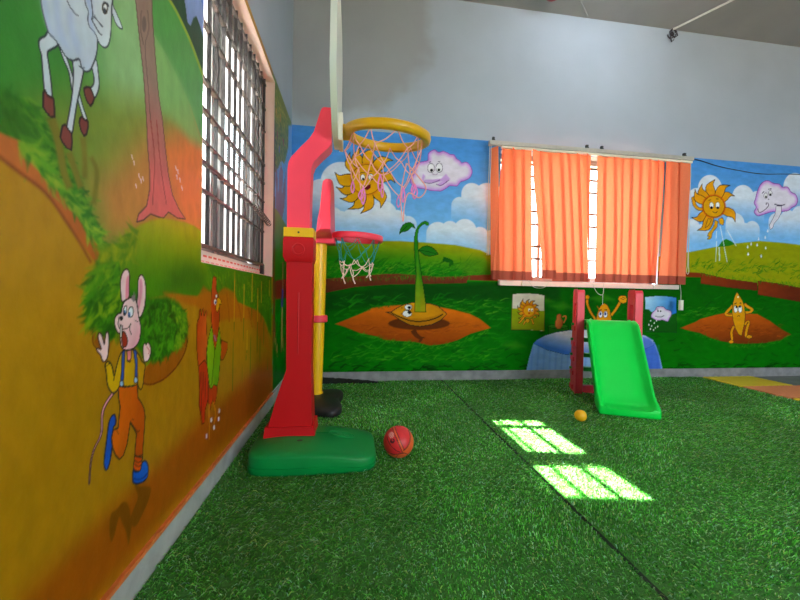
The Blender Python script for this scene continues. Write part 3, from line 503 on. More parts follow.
('F',[(4.0056,1.8665),(4.0088,1.851),(4.0131,1.828),(4.0195,1.8027),(4.0291,1.7804),(4.0432,1.7635),(4.0597,1.7507),(4.0772,1.7412),(4.0957,1.7345),(4.1162,1.732),(4.1363,1.7335),(4.1525,1.7363),(4.1631,1.738),(4.1583,1.7687),(4.1473,1.7673),(4.1326,1.7652),(4.1183,1.7643),(4.107,1.7659),(4.0959,1.7706),(4.0835,1.7776),(4.0725,1.7865),(4.0642,1.7968),(4.0578,1.813),(4.0527,1.8354),(4.049,1.8577),(4.0463,1.8735)],(206,140,10),{'o':((45,35,25),0.005)}),
('F',[(4.2123,1.8663),(4.2048,1.8777),(4.1938,1.8941),(4.183,1.9127),(4.1762,1.931),(4.1727,1.9488),(4.1712,1.9674),(4.1739,1.986),(4.1829,2.0036),(4.2031,2.0214),(4.2319,2.0395),(4.2606,2.0553),(4.2802,2.0663),(4.2754,2.0572),(4.2681,2.0442),(4.2617,2.0292),(4.2592,2.0144),(4.2626,2.0001),(4.2699,1.9852),(4.2781,1.9697),(4.2842,1.9537),(4.2875,1.9353),(4.2894,1.9151),(4.2906,1.8968),(4.2914,1.884)],(206,140,12),{'o':((45,35,25),0.007),'s':0}),
('F',[(4.1741,1.8281),(4.1623,1.8341),(4.1452,1.8426),(4.1272,1.853),(4.1124,1.8644),(4.1005,1.8768),(4.0897,1.8905),(4.0823,1.9057),(4.0806,1.9229),(4.0878,1.9447),(4.1018,1.9701),(4.1169,1.9937),(4.1271,2.0101),(4.1275,2.0009),(4.1277,1.9876),(4.1296,1.9733),(4.1348,1.9607),(4.1449,1.9511),(4.1585,1.9428),(4.1733,1.9344),(4.1867,1.9248),(4.1992,1.9122),(4.2117,1.8977),(4.2226,1.8844),(4.2302,1.8752)],(206,140,12),{'o':((45,35,25),0.007),'s':0}),
('F',[(4.1624,1.7946),(4.1489,1.7966),(4.1294,1.7994),(4.1083,1.8035),(4.0898,1.8097),(4.0738,1.8176),(4.0582,1.827),(4.0453,1.8389),(4.0369,1.8542),(4.0351,1.8764),(4.0384,1.9041),(4.0434,1.9303),(4.0466,1.9485),(4.0505,1.9401),(4.0559,1.928),(4.0633,1.9153),(4.0732,1.9053),(4.0864,1.8994),(4.1026,1.8959),(4.1198,1.8926),(4.1363,1.8878),(4.153,1.8799),(4.1704,1.8703),(4.1859,1.8613),(4.1968,1.855)],(206,140,12),{'o':((45,35,25),0.007),'s':0}),
('F',[(4.2213,1.6968),(4.214,1.6869),(4.2037,1.6725),(4.1912,1.6572),(4.1777,1.6448),(4.1632,1.6348),(4.1474,1.6257),(4.13,1.6195),(4.1107,1.6181),(4.0868,1.6244),(4.0592,1.6365),(4.0337,1.6493),(4.0161,1.6581),(4.0263,1.6583),(4.0409,1.6585),(4.0569,1.66),(4.0711,1.6644),(4.0822,1.6729),(4.092,1.6845),(4.1019,1.697),(4.1132,1.7084),(4.1276,1.719),(4.1442,1.7296),(4.1594,1.7389),(4.17,1.7453)],(206,140,12),{'o':((45,35,25),0.007),'s':0}),
('F',[(4.2785,1.6862),(4.2778,1.6711),(4.2769,1.6493),(4.2744,1.6254),(4.2686,1.604),(4.2599,1.5848),(4.249,1.5659),(4.2344,1.5492),(4.2145,1.5368),(4.1846,1.5301),(4.1468,1.5277),(4.1108,1.5274),(4.086,1.5269),(4.0965,1.5332),(4.1118,1.5421),(4.1277,1.5532),(4.14,1.5662),(4.1469,1.5818),(4.1507,1.5998),(4.1541,1.6189),(4.1598,1.6374),(4.1697,1.6567),(4.1821,1.677),(4.1938,1.6952),(4.202,1.7078)],(206,140,12),{'o':((45,35,25),0.007),'s':0}),
('F',[(4.3904,1.7869),(4.4053,1.7861),(4.4268,1.7852),(4.4504,1.783),(4.4715,1.7784),(4.4902,1.7718),(4.5086,1.7635),(4.5247,1.7523),(4.5362,1.737),(4.5415,1.7137),(4.542,1.6842),(4.5405,1.6559),(4.5398,1.6365),(4.5342,1.645),(4.5263,1.6575),(4.5163,1.6703),(4.504,1.6801),(4.4887,1.6852),(4.4706,1.6877),(4.4514,1.6898),(4.4329,1.6936),(4.4138,1.7006),(4.3936,1.7093),(4.3757,1.7176),(4.3633,1.7233)],(206,140,12),{'o':((45,35,25),0.007),'s':0}),
('F',[(4.3291,1.8745),(4.3357,1.8836),(4.3451,1.8967),(4.3565,1.9106),(4.369,1.922),(4.3824,1.9312),(4.3972,1.9395),(4.4136,1.9452),(4.4318,1.9464),(4.4547,1.9405),(4.4811,1.9292),(4.5057,1.917),(4.5227,1.9088),(4.5131,1.9086),(4.4992,1.9084),(4.4842,1.907),(4.471,1.9029),(4.4609,1.8948),(4.452,1.8839),(4.4431,1.8721),(4.433,1.8613),(4.4198,1.8513),(4.4048,1.8412),(4.391,1.8325),(4.3814,1.8264)],(206,140,12),{'o':((45,35,25),0.007),'s':0}),
('F',[(4.2805,1.8846),(4.2822,1.8976),(4.2845,1.9164),(4.2885,1.9369),(4.295,1.9551),(4.3038,1.9714),(4.3144,1.9874),(4.3283,2.0013),(4.3466,2.0114),(4.3739,2.0161),(4.4082,2.0168),(4.4409,2.0158),(4.4636,2.0153),(4.4533,2.0104),(4.4384,2.0035),(4.4228,1.9947),(4.4107,1.984),(4.4039,1.9706),(4.3999,1.9549),(4.3964,1.9382),(4.3909,1.9221),(4.3816,1.9054),(4.3703,1.8878),(4.3595,1.8722),(4.3521,1.8612)],(206,140,12),{'o':((45,35,25),0.007),'s':0}),
('F',[(4.4185,1.793),(4.413,1.7543),(4.394,1.7187),(4.3633,1.6897),(4.3241,1.6702),(4.2802,1.662),(4.2361,1.6658),(4.1959,1.6814),(4.1636,1.707),(4.1422,1.7402),(4.1339,1.7778),(4.1394,1.8161),(4.1581,1.8514),(4.1883,1.8803),(4.2271,1.9),(4.2707,1.9086),(4.315,1.9051),(4.3555,1.8898),(4.3882,1.8643),(4.41,1.8309)],(190,78,8),{'f':0.012}),
('F',[(4.4031,1.7922),(4.3982,1.7577),(4.3812,1.7259),(4.3539,1.7),(4.3189,1.6825),(4.2797,1.6752),(4.2403,1.6786),(4.2044,1.6925),(4.1755,1.7154),(4.1564,1.7451),(4.149,1.7786),(4.1539,1.8128),(4.1706,1.8443),(4.1976,1.8702),(4.2322,1.8878),(4.2712,1.8954),(4.3107,1.8923),(4.3469,1.8786),(4.3761,1.8558),(4.3955,1.826)],(205,146,10),{'o':((120,66,8),0.005600000000000001)}),
('F',[(4.2715,1.7955),(4.2707,1.7846),(4.2675,1.7745),(4.2622,1.7664),(4.2554,1.7611),(4.2477,1.7589),(4.2399,1.7602),(4.2327,1.7649),(4.2268,1.7724),(4.2229,1.782),(4.2212,1.7928),(4.222,1.8038),(4.2252,1.8138),(4.2305,1.8219),(4.2373,1.8273),(4.245,1.8295),(4.2528,1.8282),(4.26,1.8235),(4.2659,1.816),(4.2698,1.8064)],(225,225,225),{'o':((45,35,25),0.004)}),
('F',[(4.264,1.7712),(4.2634,1.7667),(4.2614,1.7625),(4.258,1.7591),(4.2538,1.7568),(4.249,1.7559),(4.2442,1.7563),(4.2398,1.7582),(4.2362,1.7612),(4.2338,1.7651),(4.2329,1.7696),(4.2335,1.7741),(4.2355,1.7783),(4.2389,1.7817),(4.2431,1.784),(4.2479,1.7849),(4.2527,1.7845),(4.2571,1.7826),(4.2607,1.7796),(4.2631,1.7757)],(15,15,15),{}),
('F',[(4.346,1.7996),(4.3452,1.7885),(4.342,1.7785),(4.3367,1.7704),(4.3298,1.765),(4.3221,1.7628),(4.3142,1.7641),(4.307,1.7688),(4.3011,1.7763),(4.2971,1.786),(4.2955,1.7968),(4.2963,1.8078),(4.2995,1.8179),(4.3048,1.826),(4.3116,1.8314),(4.3193,1.8336),(4.3272,1.8323),(4.3344,1.8276),(4.3403,1.8201),(4.3443,1.8104)],(225,225,225),{'o':((45,35,25),0.004)}),
('F',[(4.3385,1.7752),(4.3379,1.7706),(4.3358,1.7664),(4.3325,1.763),(4.3282,1.7607),(4.3234,1.7598),(4.3185,1.7602),(4.3141,1.7621),(4.3105,1.7651),(4.3081,1.769),(4.3072,1.7735),(4.3078,1.778),(4.3099,1.7822),(4.3132,1.7856),(4.3175,1.7879),(4.3223,1.7889),(4.3271,1.7884),(4.3316,1.7866),(4.3352,1.7836),(4.3375,1.7796)],(15,15,15),{}),
('F',[(4.2607,1.7296),(4.2662,1.7264),(4.2742,1.7215),(4.2838,1.7169),(4.2938,1.715),(4.3037,1.7179),(4.3129,1.7234),(4.3205,1.7292),(4.3258,1.733),(4.3205,1.7385),(4.3152,1.7347),(4.3078,1.7292),(4.2999,1.7243),(4.2935,1.7223),(4.287,1.7237),(4.2788,1.7277),(4.2711,1.7324),(4.2655,1.7357)],(45,35,25),{}),
('F',[(4.2122,1.8413),(4.2417,1.8523),(4.2391,1.858),(4.2096,1.847)],(45,35,25),{}),
('F',[(4.2998,1.8637),(4.3299,1.8633),(4.3303,1.8696),(4.3001,1.87)],(45,35,25),{}),
('F',[(4.2121,1.6573),(4.2543,1.6489),(4.2208,1.5849),(4.1801,1.5571),(4.196,1.6098)],(205,146,10),{'o':((45,35,25),0.005)}),
('F',[(4.3382,1.6582),(4.3798,1.6759),(4.4053,1.6458),(4.3986,1.5984),(4.3585,1.6017),(4.343,1.6271)],(205,146,10),{'o':((45,35,25),0.005)}),
('F',[(4.2905,1.6455),(4.3332,1.6319),(4.3234,1.574),(4.2829,1.5304),(4.2637,1.4983),(4.2627,1.4617),(4.2384,1.4388),(4.2083,1.4439),(4.2348,1.47),(4.2119,1.4752),(4.218,1.5026),(4.2571,1.5449),(4.2865,1.5932)],(205,146,10),{'o':((45,35,25),0.005)}),
('F',[(4.3118,1.5322),(4.3087,1.4484),(4.3189,1.448),(4.3262,1.5318)],(200,215,225),{'a':0.8}),
('F',[(4.3188,1.4277),(4.3157,1.2078),(4.3233,1.2077),(4.3297,1.4277)],(200,215,225),{'a':0.8}),
('F',[(4.3527,1.5846),(4.4112,1.3779),(4.4203,1.3799),(4.3656,1.5875)],(200,215,225),{'a':0.8}),
('F',[(4.4399,1.545),(4.5581,1.3823),(4.5662,1.3866),(4.4513,1.5511)],(200,215,225),{'a':0.8}),
('F',[(4.3478,1.3656),(4.3619,1.2194),(4.3729,1.2201),(4.3635,1.3667)],(200,215,225),{'a':0.8}),
('F',[(4.4109,1.3673),(4.4551,1.2114),(4.4626,1.213),(4.4215,1.3695)],(200,215,225),{'a':0.8}),
('F',[(1.2238,2.0513),(1.2228,2.1019),(1.2504,2.1361),(1.288,2.1482),(1.3218,2.1276),(1.3644,2.1418),(1.4077,2.1293),(1.432,2.119),(1.4706,2.1154),(1.4944,2.0836),(1.5297,2.0638),(1.5476,2.0464),(1.5881,2.0586),(1.6279,2.0286),(1.6507,1.9739),(1.6305,1.9163),(1.5825,1.8852),(1.5391,1.8684),(1.5061,1.829),(1.4386,1.8268),(1.4054,1.8043),(1.3534,1.7733),(1.2915,1.7696),(1.2297,1.7752),(1.1635,1.785),(1.1164,1.7914),(1.0689,1.8252),(1.0605,1.8705),(1.0906,1.909),(1.0986,1.9737),(1.1304,2.0172),(1.1865,2.0349)],(205,201,214),{'s':1,'rim':((176,104,200),0.05),'o':((120,60,160),0.006)}),
('F',[(1.1795,1.9195),(1.1987,1.9023),(1.1901,1.8649),(1.256,1.8738),(1.3509,1.8891),(1.379,1.9141),(1.3977,1.9338),(1.4371,1.8899),(1.3996,1.8504),(1.3524,1.8196),(1.314,1.8312),(1.361,1.8619),(1.2662,1.8421),(1.1904,1.8466),(1.1664,1.868)],(176,122,202),{'f':0.008,'a':0.7}),
('F',[(1.1705,1.8469),(1.1837,1.8432),(1.2026,1.8376),(1.2249,1.8332),(1.2477,1.8331),(1.2728,1.84),(1.3005,1.8516),(1.3256,1.8635),(1.343,1.8717),(1.3403,1.8775),(1.3229,1.8694),(1.2979,1.8575),(1.2708,1.8461),(1.247,1.8395),(1.2258,1.8396),(1.2045,1.8439),(1.1858,1.8494),(1.1726,1.8531)],(90,50,120),{}),
('F',[(1.3029,1.8322),(1.3108,1.8287),(1.3223,1.8232),(1.3369,1.8193),(1.3534,1.8212),(1.3728,1.8321),(1.395,1.8489),(1.4156,1.866),(1.4299,1.8776),(1.4257,1.8825),(1.4114,1.8709),(1.3909,1.8539),(1.3692,1.8374),(1.3513,1.8273),(1.3377,1.8258),(1.3249,1.8293),(1.3139,1.8346),(1.3059,1.8382)],(90,50,120),{}),
('F',[(1.208,1.9075),(1.284,1.8986),(1.3695,1.9134),(1.3509,1.8891),(1.2655,1.8744),(1.2087,1.8753)],(214,214,222),{'f':0.004}),
('F',[(1.287,1.9801),(1.2856,1.9669),(1.2812,1.9548),(1.274,1.9449),(1.2649,1.9383),(1.2547,1.9355),(1.2444,1.9369),(1.2351,1.9423),(1.2276,1.9512),(1.2226,1.9627),(1.2207,1.9756),(1.2221,1.9888),(1.2265,2.0009),(1.2336,2.0108),(1.2427,2.0174),(1.2529,2.0202),(1.2632,2.0189),(1.2725,2.0135),(1.2801,2.0046),(1.285,1.9931)],(212,212,218),{'o':((60,50,80),0.005)}),
('F',[(1.3649,1.9891),(1.3636,1.9759),(1.3591,1.9637),(1.3519,1.9538),(1.3427,1.9471),(1.3325,1.9444),(1.3221,1.9458),(1.3127,1.9512),(1.3052,1.9601),(1.3002,1.9716),(1.2983,1.9846),(1.2996,1.9978),(1.3041,2.01),(1.3112,2.0199),(1.3204,2.0265),(1.3306,2.0293),(1.3409,2.028),(1.3504,2.0226),(1.358,2.0137),(1.363,2.0022)],(212,212,218),{'o':((60,50,80),0.005)}),
('F',[(1.2732,1.9598),(1.2726,1.9552),(1.2706,1.951),(1.2676,1.9475),(1.2636,1.9451),(1.2593,1.9441),(1.2549,1.9445),(1.2509,1.9464),(1.2477,1.9494),(1.2456,1.9534),(1.2448,1.9579),(1.2454,1.9625),(1.2473,1.9667),(1.2503,1.9702),(1.2543,1.9726),(1.2586,1.9736),(1.263,1.9732),(1.267,1.9713),(1.2703,1.9683),(1.2724,1.9643)],(10,10,15),{}),
('F',[(1.3415,1.9672),(1.341,1.9628),(1.3391,1.9589),(1.3363,1.9556),(1.3326,1.9534),(1.3285,1.9524),(1.3244,1.9528),(1.3206,1.9545),(1.3176,1.9574),(1.3156,1.9611),(1.3149,1.9654),(1.3154,1.9697),(1.3172,1.9737),(1.3201,1.977),(1.3238,1.9792),(1.3279,1.9801),(1.332,1.9797),(1.3358,1.978),(1.3388,1.9752),(1.3408,1.9714)],(10,10,15),{}),
('F',[(1.2352,2.0257),(1.254,2.0344),(1.251,2.041),(1.2323,2.0323)],(60,50,80),{}),
('F',[(1.3193,2.0397),(1.3383,2.0429),(1.3374,2.0501),(1.3184,2.047)],(60,50,80),{}),
('F',[(1.2627,1.9245),(1.2679,1.9221),(1.2756,1.9186),(1.2844,1.9153),(1.2931,1.914),(1.3012,1.9162),(1.3086,1.9203),(1.3146,1.9246),(1.3187,1.9274),(1.3145,1.9333),(1.3104,1.9305),(1.3046,1.9265),(1.2985,1.923),(1.2931,1.9214),(1.2867,1.9224),(1.2789,1.9254),(1.2714,1.9288),(1.2661,1.9312)],(150,130,160),{}),
('F',[(4.7926,1.8024),(4.7658,1.8486),(4.7789,1.8917),(4.7983,1.967),(4.8268,2.0323),(4.8687,2.0773),(4.9307,2.0961),(4.9948,2.0724),(5.0711,2.0686),(5.1106,2.0389),(5.1808,2.0411),(5.2279,1.9923),(5.287,1.9688),(5.3154,1.9111),(5.2985,1.8562),(5.2481,1.8265),(5.1982,1.7905),(5.122,1.7769),(5.033,1.7723),(4.9701,1.7616),(4.8832,1.7326),(4.815,1.7154),(4.7697,1.7534)],(205,201,214),{'s':1,'rim':((176,104,200),0.05),'o':((110,50,140),0.007)}),
('F',[(5.0432,1.8317),(5.113,1.8354),(5.1099,1.7602),(5.0745,1.694),(5.0258,1.6435),(5.0089,1.5945),(4.978,1.577),(4.9671,1.6247),(4.9931,1.6687),(5.0342,1.7456)],(205,203,212),{'o':((60,50,80),0.005)}),
('F',[(4.8076,1.7916),(4.8106,1.7828),(4.8148,1.7697),(4.8208,1.7565),(4.8302,1.748),(4.843,1.7473),(4.8562,1.7515),(4.8701,1.7584),(4.8842,1.7669),(4.9003,1.778),(4.9182,1.7919),(4.9345,1.8063),(4.9461,1.8191),(4.9512,1.8303),(4.9513,1.8405),(4.9484,1.8487),(4.9446,1.8551),(4.9385,1.8597),(4.9305,1.8619),(4.9224,1.8621),(4.9151,1.8596),(4.9119,1.8535),(4.9115,1.8464),(4.9119,1.8397),(4.9122,1.8353),(4.9209,1.8358),(4.9207,1.8403),(4.9203,1.8466),(4.9206,1.8523),(4.9212,1.8543),(4.9233,1.8547),(4.9287,1.8546),(4.9341,1.8532),(4.9374,1.8506),(4.9402,1.8459),(4.9426,1.8393),(4.9426,1.8316),(4.9386,1.8228),(4.928,1.8112),(4.9121,1.7972),(4.8946,1.7835),(4.879,1.7728),(4.8655,1.7646),(4.8526,1.7581),(4.8416,1.7546),(4.8343,1.7547),(4.8284,1.7604),(4.8231,1.7721),(4.819,1.785),(4.816,1.7939)],(60,50,80),{}),
('F',[(5.0153,1.8465),(5.0294,1.8437),(5.0498,1.8396),(5.0726,1.8359),(5.0937,1.8344),(5.1131,1.8365),(5.1319,1.841),(5.1479,1.8457),(5.1589,1.8488),(5.1551,1.859),(5.144,1.8558),(5.1284,1.8512),(5.1108,1.847),(5.0938,1.8451),(5.0747,1.8465),(5.0528,1.8501),(5.0326,1.8541),(5.0185,1.8569)],(60,50,80),{}),
('F',[(4.9313,1.9344),(4.9305,1.9248),(4.9275,1.916),(4.9225,1.9089),(4.916,1.9041),(4.9087,1.9022),(4.9013,1.9033),(4.8944,1.9073),(4.8889,1.9138),(4.8852,1.9222),(4.8836,1.9316),(4.8843,1.9412),(4.8874,1.95),(4.8923,1.9571),(4.8988,1.9618),(4.9061,1.9638),(4.9135,1.9627),(4.9204,1.9587),(4.9259,1.9522),(4.9297,1.9438)],(215,215,218),{'o':((60,50,80),0.004)}),
('F',[(4.9855,1.9652),(4.9848,1.9559),(4.9821,1.9475),(4.9777,1.9406),(4.9719,1.936),(4.9653,1.9342),(4.9586,1.9353),(4.9525,1.9391),(4.9475,1.9455),(4.9441,1.9536),(4.9427,1.9627),(4.9433,1.972),(4.946,1.9804),(4.9504,1.9873),(4.9562,1.9919),(4.9628,1.9937),(4.9695,1.9927),(4.9756,1.9888),(4.9806,1.9825),(4.984,1.9744)],(215,215,218),{'o':((60,50,80),0.004)}),
('F',[(4.923,1.9211),(4.9226,1.9171),(4.9209,1.9135),(4.9183,1.9105),(4.9148,1.9085),(4.911,1.9077),(4.9071,1.9081),(4.9035,1.9097),(4.9006,1.9123),(4.8987,1.9158),(4.8979,1.9197),(4.8984,1.9236),(4.9,1.9273),(4.9026,1.9303),(4.9061,1.9323),(4.9099,1.9331),(4.9138,1.9327),(4.9174,1.9311),(4.9203,1.9285),(4.9222,1.925)],(10,10,15),{}),
('F',[(4.9785,1.9499),(4.9781,1.9459),(4.9765,1.9422),(4.9738,1.9392),(4.9704,1.9372),(4.9665,1.9364),(4.9626,1.9368),(4.959,1.9384),(4.9561,1.9411),(4.9541,1.9445),(4.9534,1.9484),(4.9538,1.9524),(4.9554,1.9561),(4.9581,1.959),(4.9615,1.9611),(4.9654,1.9619),(4.9693,1.9615),(4.9729,1.9599),(4.9758,1.9572),(4.9778,1.9538)],(10,10,15),{}),
('F',[(4.865,1.952),(4.8891,1.9746),(4.8818,1.9802),(4.8576,1.9576)],(40,30,60),{}),
('F',[(4.9355,1.9996),(4.9793,2.0075),(4.9775,2.0159),(4.9337,2.0079)],(40,30,60),{}),
('F',[(4.9315,1.8968),(4.9505,1.8925),(4.953,1.8997),(4.9339,1.904)],(60,50,80),{}),
('F',[(4.9462,1.581),(4.9588,1.5537),(4.9479,1.5426),(4.9361,1.5527)],(210,218,225),{}),
('F',[(4.9177,1.5103),(4.9302,1.483),(4.9193,1.4719),(4.9075,1.4821)],(210,218,225),{}),
('F',[(4.8369,1.4909),(4.8493,1.4637),(4.8385,1.4526),(4.8268,1.4628)],(210,218,225),{}),
('F',[(4.8208,1.4263),(4.8332,1.3991),(4.8224,1.3881),(4.8107,1.3983)],(210,218,225),{}),
('F',[(4.7456,1.434),(4.7579,1.4069),(4.7471,1.3958),(4.7355,1.406)],(210,218,225),{}),
('F',[(4.7127,1.3266),(4.725,1.2994),(4.7143,1.2884),(4.7027,1.2986)],(210,218,225),{}),
('F',[(4.8757,1.3111),(4.8882,1.2837),(4.8774,1.2727),(4.8656,1.2829)],(210,218,225),{}),
('F',[(4.9287,1.3985),(4.9412,1.3712),(4.9303,1.3601),(4.9186,1.3703)],(210,218,225),{}),
('F',[(4.7035,1.4005),(4.7157,1.3734),(4.705,1.3624),(4.6934,1.3725)],(210,218,225),{}),
('F',[(3.9229,0.5116),(4.0979,0.5755),(4.1563,0.6074),(4.335,0.6514),(4.4557,0.6739),(4.8523,0.6682),(5.0198,0.5946),(5.1511,0.5144),(5.2959,0.4499),(5.1567,0.3841),(4.9664,0.3567),(4.7155,0.3458),(4.5913,0.351),(4.4064,0.3774),(4.2594,0.4192),(4.1618,0.4608),(4.042,0.4811)],(176,80,10),{'g':((4.5796,0.6436),(4.5915,0.3457),(104,44,8)),'f':0.006}),
('B',[(4.0397,0.5437),(5.1494,0.5524),(5.1555,0.4112),(4.1622,0.4503)],110,0.09,0.01,5,10,[(160,72,10),(130,54,10),(112,46,8)],{}),
('B',[(3.9233,0.5012),(4.2598,0.4087),(4.5919,0.335),(4.9668,0.3459),(5.2961,0.4444),(5.2976,0.4116),(4.9682,0.3135),(4.5936,0.2924),(4.1634,0.4189)],150,0.05,0.008,25,30,[(60,130,14),(36,110,10)],{}),
('F',[(4.6749,0.7599),(4.6841,0.7543),(4.6974,0.7461),(4.7125,0.7371),(4.7275,0.7285),(4.7433,0.7212),(4.7591,0.7149),(4.7703,0.71),(4.7722,0.7094),(4.7715,0.7125),(4.7696,0.7099),(4.7641,0.7052),(4.7575,0.7015),(4.7465,0.699),(4.7297,0.6973),(4.7126,0.6964),(4.7005,0.6956),(4.703,0.669),(4.715,0.6695),(4.7328,0.6701),(4.7525,0.6717),(4.7702,0.6754),(4.7844,0.6824),(4.796,0.6916),(4.8043,0.7042),(4.8032,0.7217),(4.7901,0.734),(4.7746,0.7416),(4.759,0.7482),(4.7459,0.7546),(4.7329,0.7623),(4.7185,0.7714),(4.7055,0.7797),(4.6965,0.7856)],(204,140,8),{'o':((45,35,25),0.005)}),
('F',[(4.5372,0.7659),(4.5274,0.7569),(4.513,0.744),(4.4973,0.7296),(4.4839,0.7164),(4.4721,0.7045),(4.4601,0.6921),(4.4499,0.679),(4.4456,0.6619),(4.457,0.646),(4.4728,0.6393),(4.4889,0.636),(4.505,0.6342),(4.5226,0.6345),(4.5415,0.6366),(4.5583,0.6392),(4.5696,0.641),(4.5641,0.6672),(4.5526,0.6657),(4.5364,0.6635),(4.5197,0.6619),(4.5063,0.6619),(4.4945,0.6636),(4.483,0.6661),(4.4773,0.6684),(4.4789,0.6649),(4.4802,0.6651),(4.4873,0.6734),(4.4986,0.6845),(4.5105,0.696),(4.5237,0.7085),(4.5391,0.7222),(4.5536,0.7347),(4.5638,0.7435)],(204,140,8),{'o':((45,35,25),0.005)}),
('F',[(4.5572,0.5438),(4.5508,0.5328),(4.5411,0.5167),(4.5314,0.4969),(4.5253,0.475),(4.5261,0.4511),(4.5309,0.4262),(4.5358,0.404),(4.5377,0.389),(4.5363,0.3835),(4.5345,0.382),(4.5307,0.3801),(4.5265,0.3775),(4.544,0.3564),(4.5474,0.3584),(4.5551,0.3626),(4.564,0.3724),(4.568,0.3875),(4.566,0.407),(4.5612,0.43),(4.5569,0.4529),(4.5563,0.4715),(4.5611,0.4876),(4.5697,0.5044),(4.5792,0.5196),(4.5858,0.5307)],(204,140,8),{'o':((45,35,25),0.005)}),
('F',[(4.7063,0.5388),(4.718,0.5486),(4.7348,0.563),(4.7485,0.5731),(4.7349,0.5795),(4.7321,0.5749),(4.7256,0.5514),(4.7171,0.5233),(4.7109,0.4987),(4.7072,0.4789),(4.7041,0.4599),(4.7033,0.4418),(4.7096,0.423),(4.7295,0.4109),(4.7498,0.409),(4.7661,0.4099),(4.7761,0.4102),(4.773,0.4423),(4.7625,0.4417),(4.7487,0.4406),(4.7393,0.4408),(4.7394,0.4398),(4.739,0.4435),(4.7395,0.4563),(4.7421,0.4737),(4.7452,0.4925),(4.7508,0.5157),(4.759,0.5437),(4.7657,0.5698),(4.7636,0.594),(4.7309,0.5977),(4.7119,0.5839),(4.6946,0.5687),(4.6833,0.5588)],(204,140,8),{'o':((45,35,25),0.005)}),
('F',[(4.5733,0.3691),(4.5719,0.3638),(4.5676,0.3591),(4.5607,0.3553),(4.5518,0.3529),(4.542,0.3521),(4.5321,0.3529),(4.5231,0.3553),(4.5159,0.359),(4.5111,0.3638),(4.5094,0.369),(4.5107,0.3743),(4.5151,0.379),(4.522,0.3828),(4.5308,0.3852),(4.5406,0.3861),(4.5505,0.3853),(4.5596,0.3829),(4.5668,0.3791),(4.5715,0.3744)],(204,140,8),{'o':((45,35,25),0.005)}),
('F',[(4.7985,0.4231),(4.797,0.4171),(4.792,0.4117),(4.7842,0.4074),(4.7742,0.4047),(4.763,0.4037),(4.7518,0.4046),(4.7416,0.4073),(4.7334,0.4115),(4.7281,0.4169),(4.726,0.4228),(4.7276,0.4288),(4.7325,0.4342),(4.7403,0.4385),(4.7503,0.4413),(4.7614,0.4423),(4.7727,0.4414),(4.7829,0.4387),(4.7911,0.4344),(4.7965,0.4291)],(204,140,8),{'o':((45,35,25),0.005)}),
('F',[(4.5914,0.9007),(4.6201,0.862),(4.6591,0.8149),(4.6902,0.7515),(4.7024,0.6663),(4.7009,0.5809),(4.682,0.4953),(4.6685,0.4312),(4.6307,0.4471),(4.5913,0.5054),(4.5571,0.5902),(4.541,0.6856),(4.547,0.7811),(4.5664,0.8504)],(204,142,8),{'o':((45,35,25),0.006)}),
('F',[(4.6086,0.7184),(4.6079,0.7065),(4.6048,0.6958),(4.5997,0.6873),(4.593,0.6818),(4.5855,0.6798),(4.5778,0.6816),(4.5707,0.6869),(4.565,0.6953),(4.561,0.7059),(4.5594,0.7177),(4.5601,0.7295),(4.5632,0.7402),(4.5683,0.7487),(4.5749,0.7542),(4.5824,0.7562),(4.5901,0.7545),(4.5972,0.7492),(4.603,0.7408),(4.6069,0.7302)],(222,222,222),{'o':((45,35,25),0.004)}),
('F',[(4.663,0.7191),(4.6623,0.7073),(4.6592,0.6965),(4.6541,0.688),(4.6474,0.6825),(4.6398,0.6805),(4.6321,0.6823),(4.625,0.6876),(4.6192,0.696),(4.6153,0.7066),(4.6136,0.7184),(4.6143,0.7303),(4.6174,0.741),(4.6225,0.7495),(4.6292,0.7551),(4.6367,0.7571),(4.6444,0.7553),(4.6516,0.75),(4.6574,0.7416),(4.6613,0.731)],(222,222,222),{'o':((45,35,25),0.004)}),
('F',[(4.6041,0.7396),(4.6036,0.7356),(4.602,0.732),(4.5994,0.7292),(4.596,0.7273),(4.5923,0.7266),(4.5884,0.7272),(4.5849,0.729),(4.5821,0.7317),(4.5802,0.7353),(4.5794,0.7392),(4.5799,0.7431),(4.5815,0.7467),(4.5841,0.7496),(4.5875,0.7514),(4.5912,0.7521),(4.5951,0.7516),(4.5986,0.7498),(4.6014,0.747),(4.6033,0.7435)],(10,10,10),{}),
('F',[(4.6471,0.7445),(4.6467,0.7405),(4.6451,0.7369),(4.6425,0.7341),(4.6391,0.7322),(4.6353,0.7315),(4.6314,0.7321),(4.6279,0.7338),(4.6251,0.7366),(4.6232,0.7402),(4.6224,0.7441),(4.6229,0.748),(4.6245,0.7516),(4.6271,0.7545),(4.6305,0.7563),(4.6343,0.757),(4.6381,0.7565),(4.6416,0.7547),(4.6445,0.7519),(4.6464,0.7484)],(10,10,10),{}),
('F',[(4.5644,0.7664),(4.5947,0.7775),(4.5903,0.7863),(4.5599,0.7752)],(45,35,25),{}),
('F',[(4.6257,0.7799),(4.6531,0.774),(4.6557,0.7833),(4.6282,0.7892)],(45,35,25),{}),
('F',[(4.6066,0.6359),(4.6098,0.6378),(4.6144,0.6406),(4.6192,0.643),(4.623,0.6441),(4.6268,0.6436),(4.6317,0.6418),(4.6364,0.6397),(4.6398,0.6383),(4.643,0.644),(4.6397,0.6454),(4.6346,0.6476),(4.6286,0.6497),(4.6222,0.6505),(4.616,0.6489),(4.6103,0.646),(4.6055,0.6431),(4.6023,0.6412)],(45,35,25),{}),
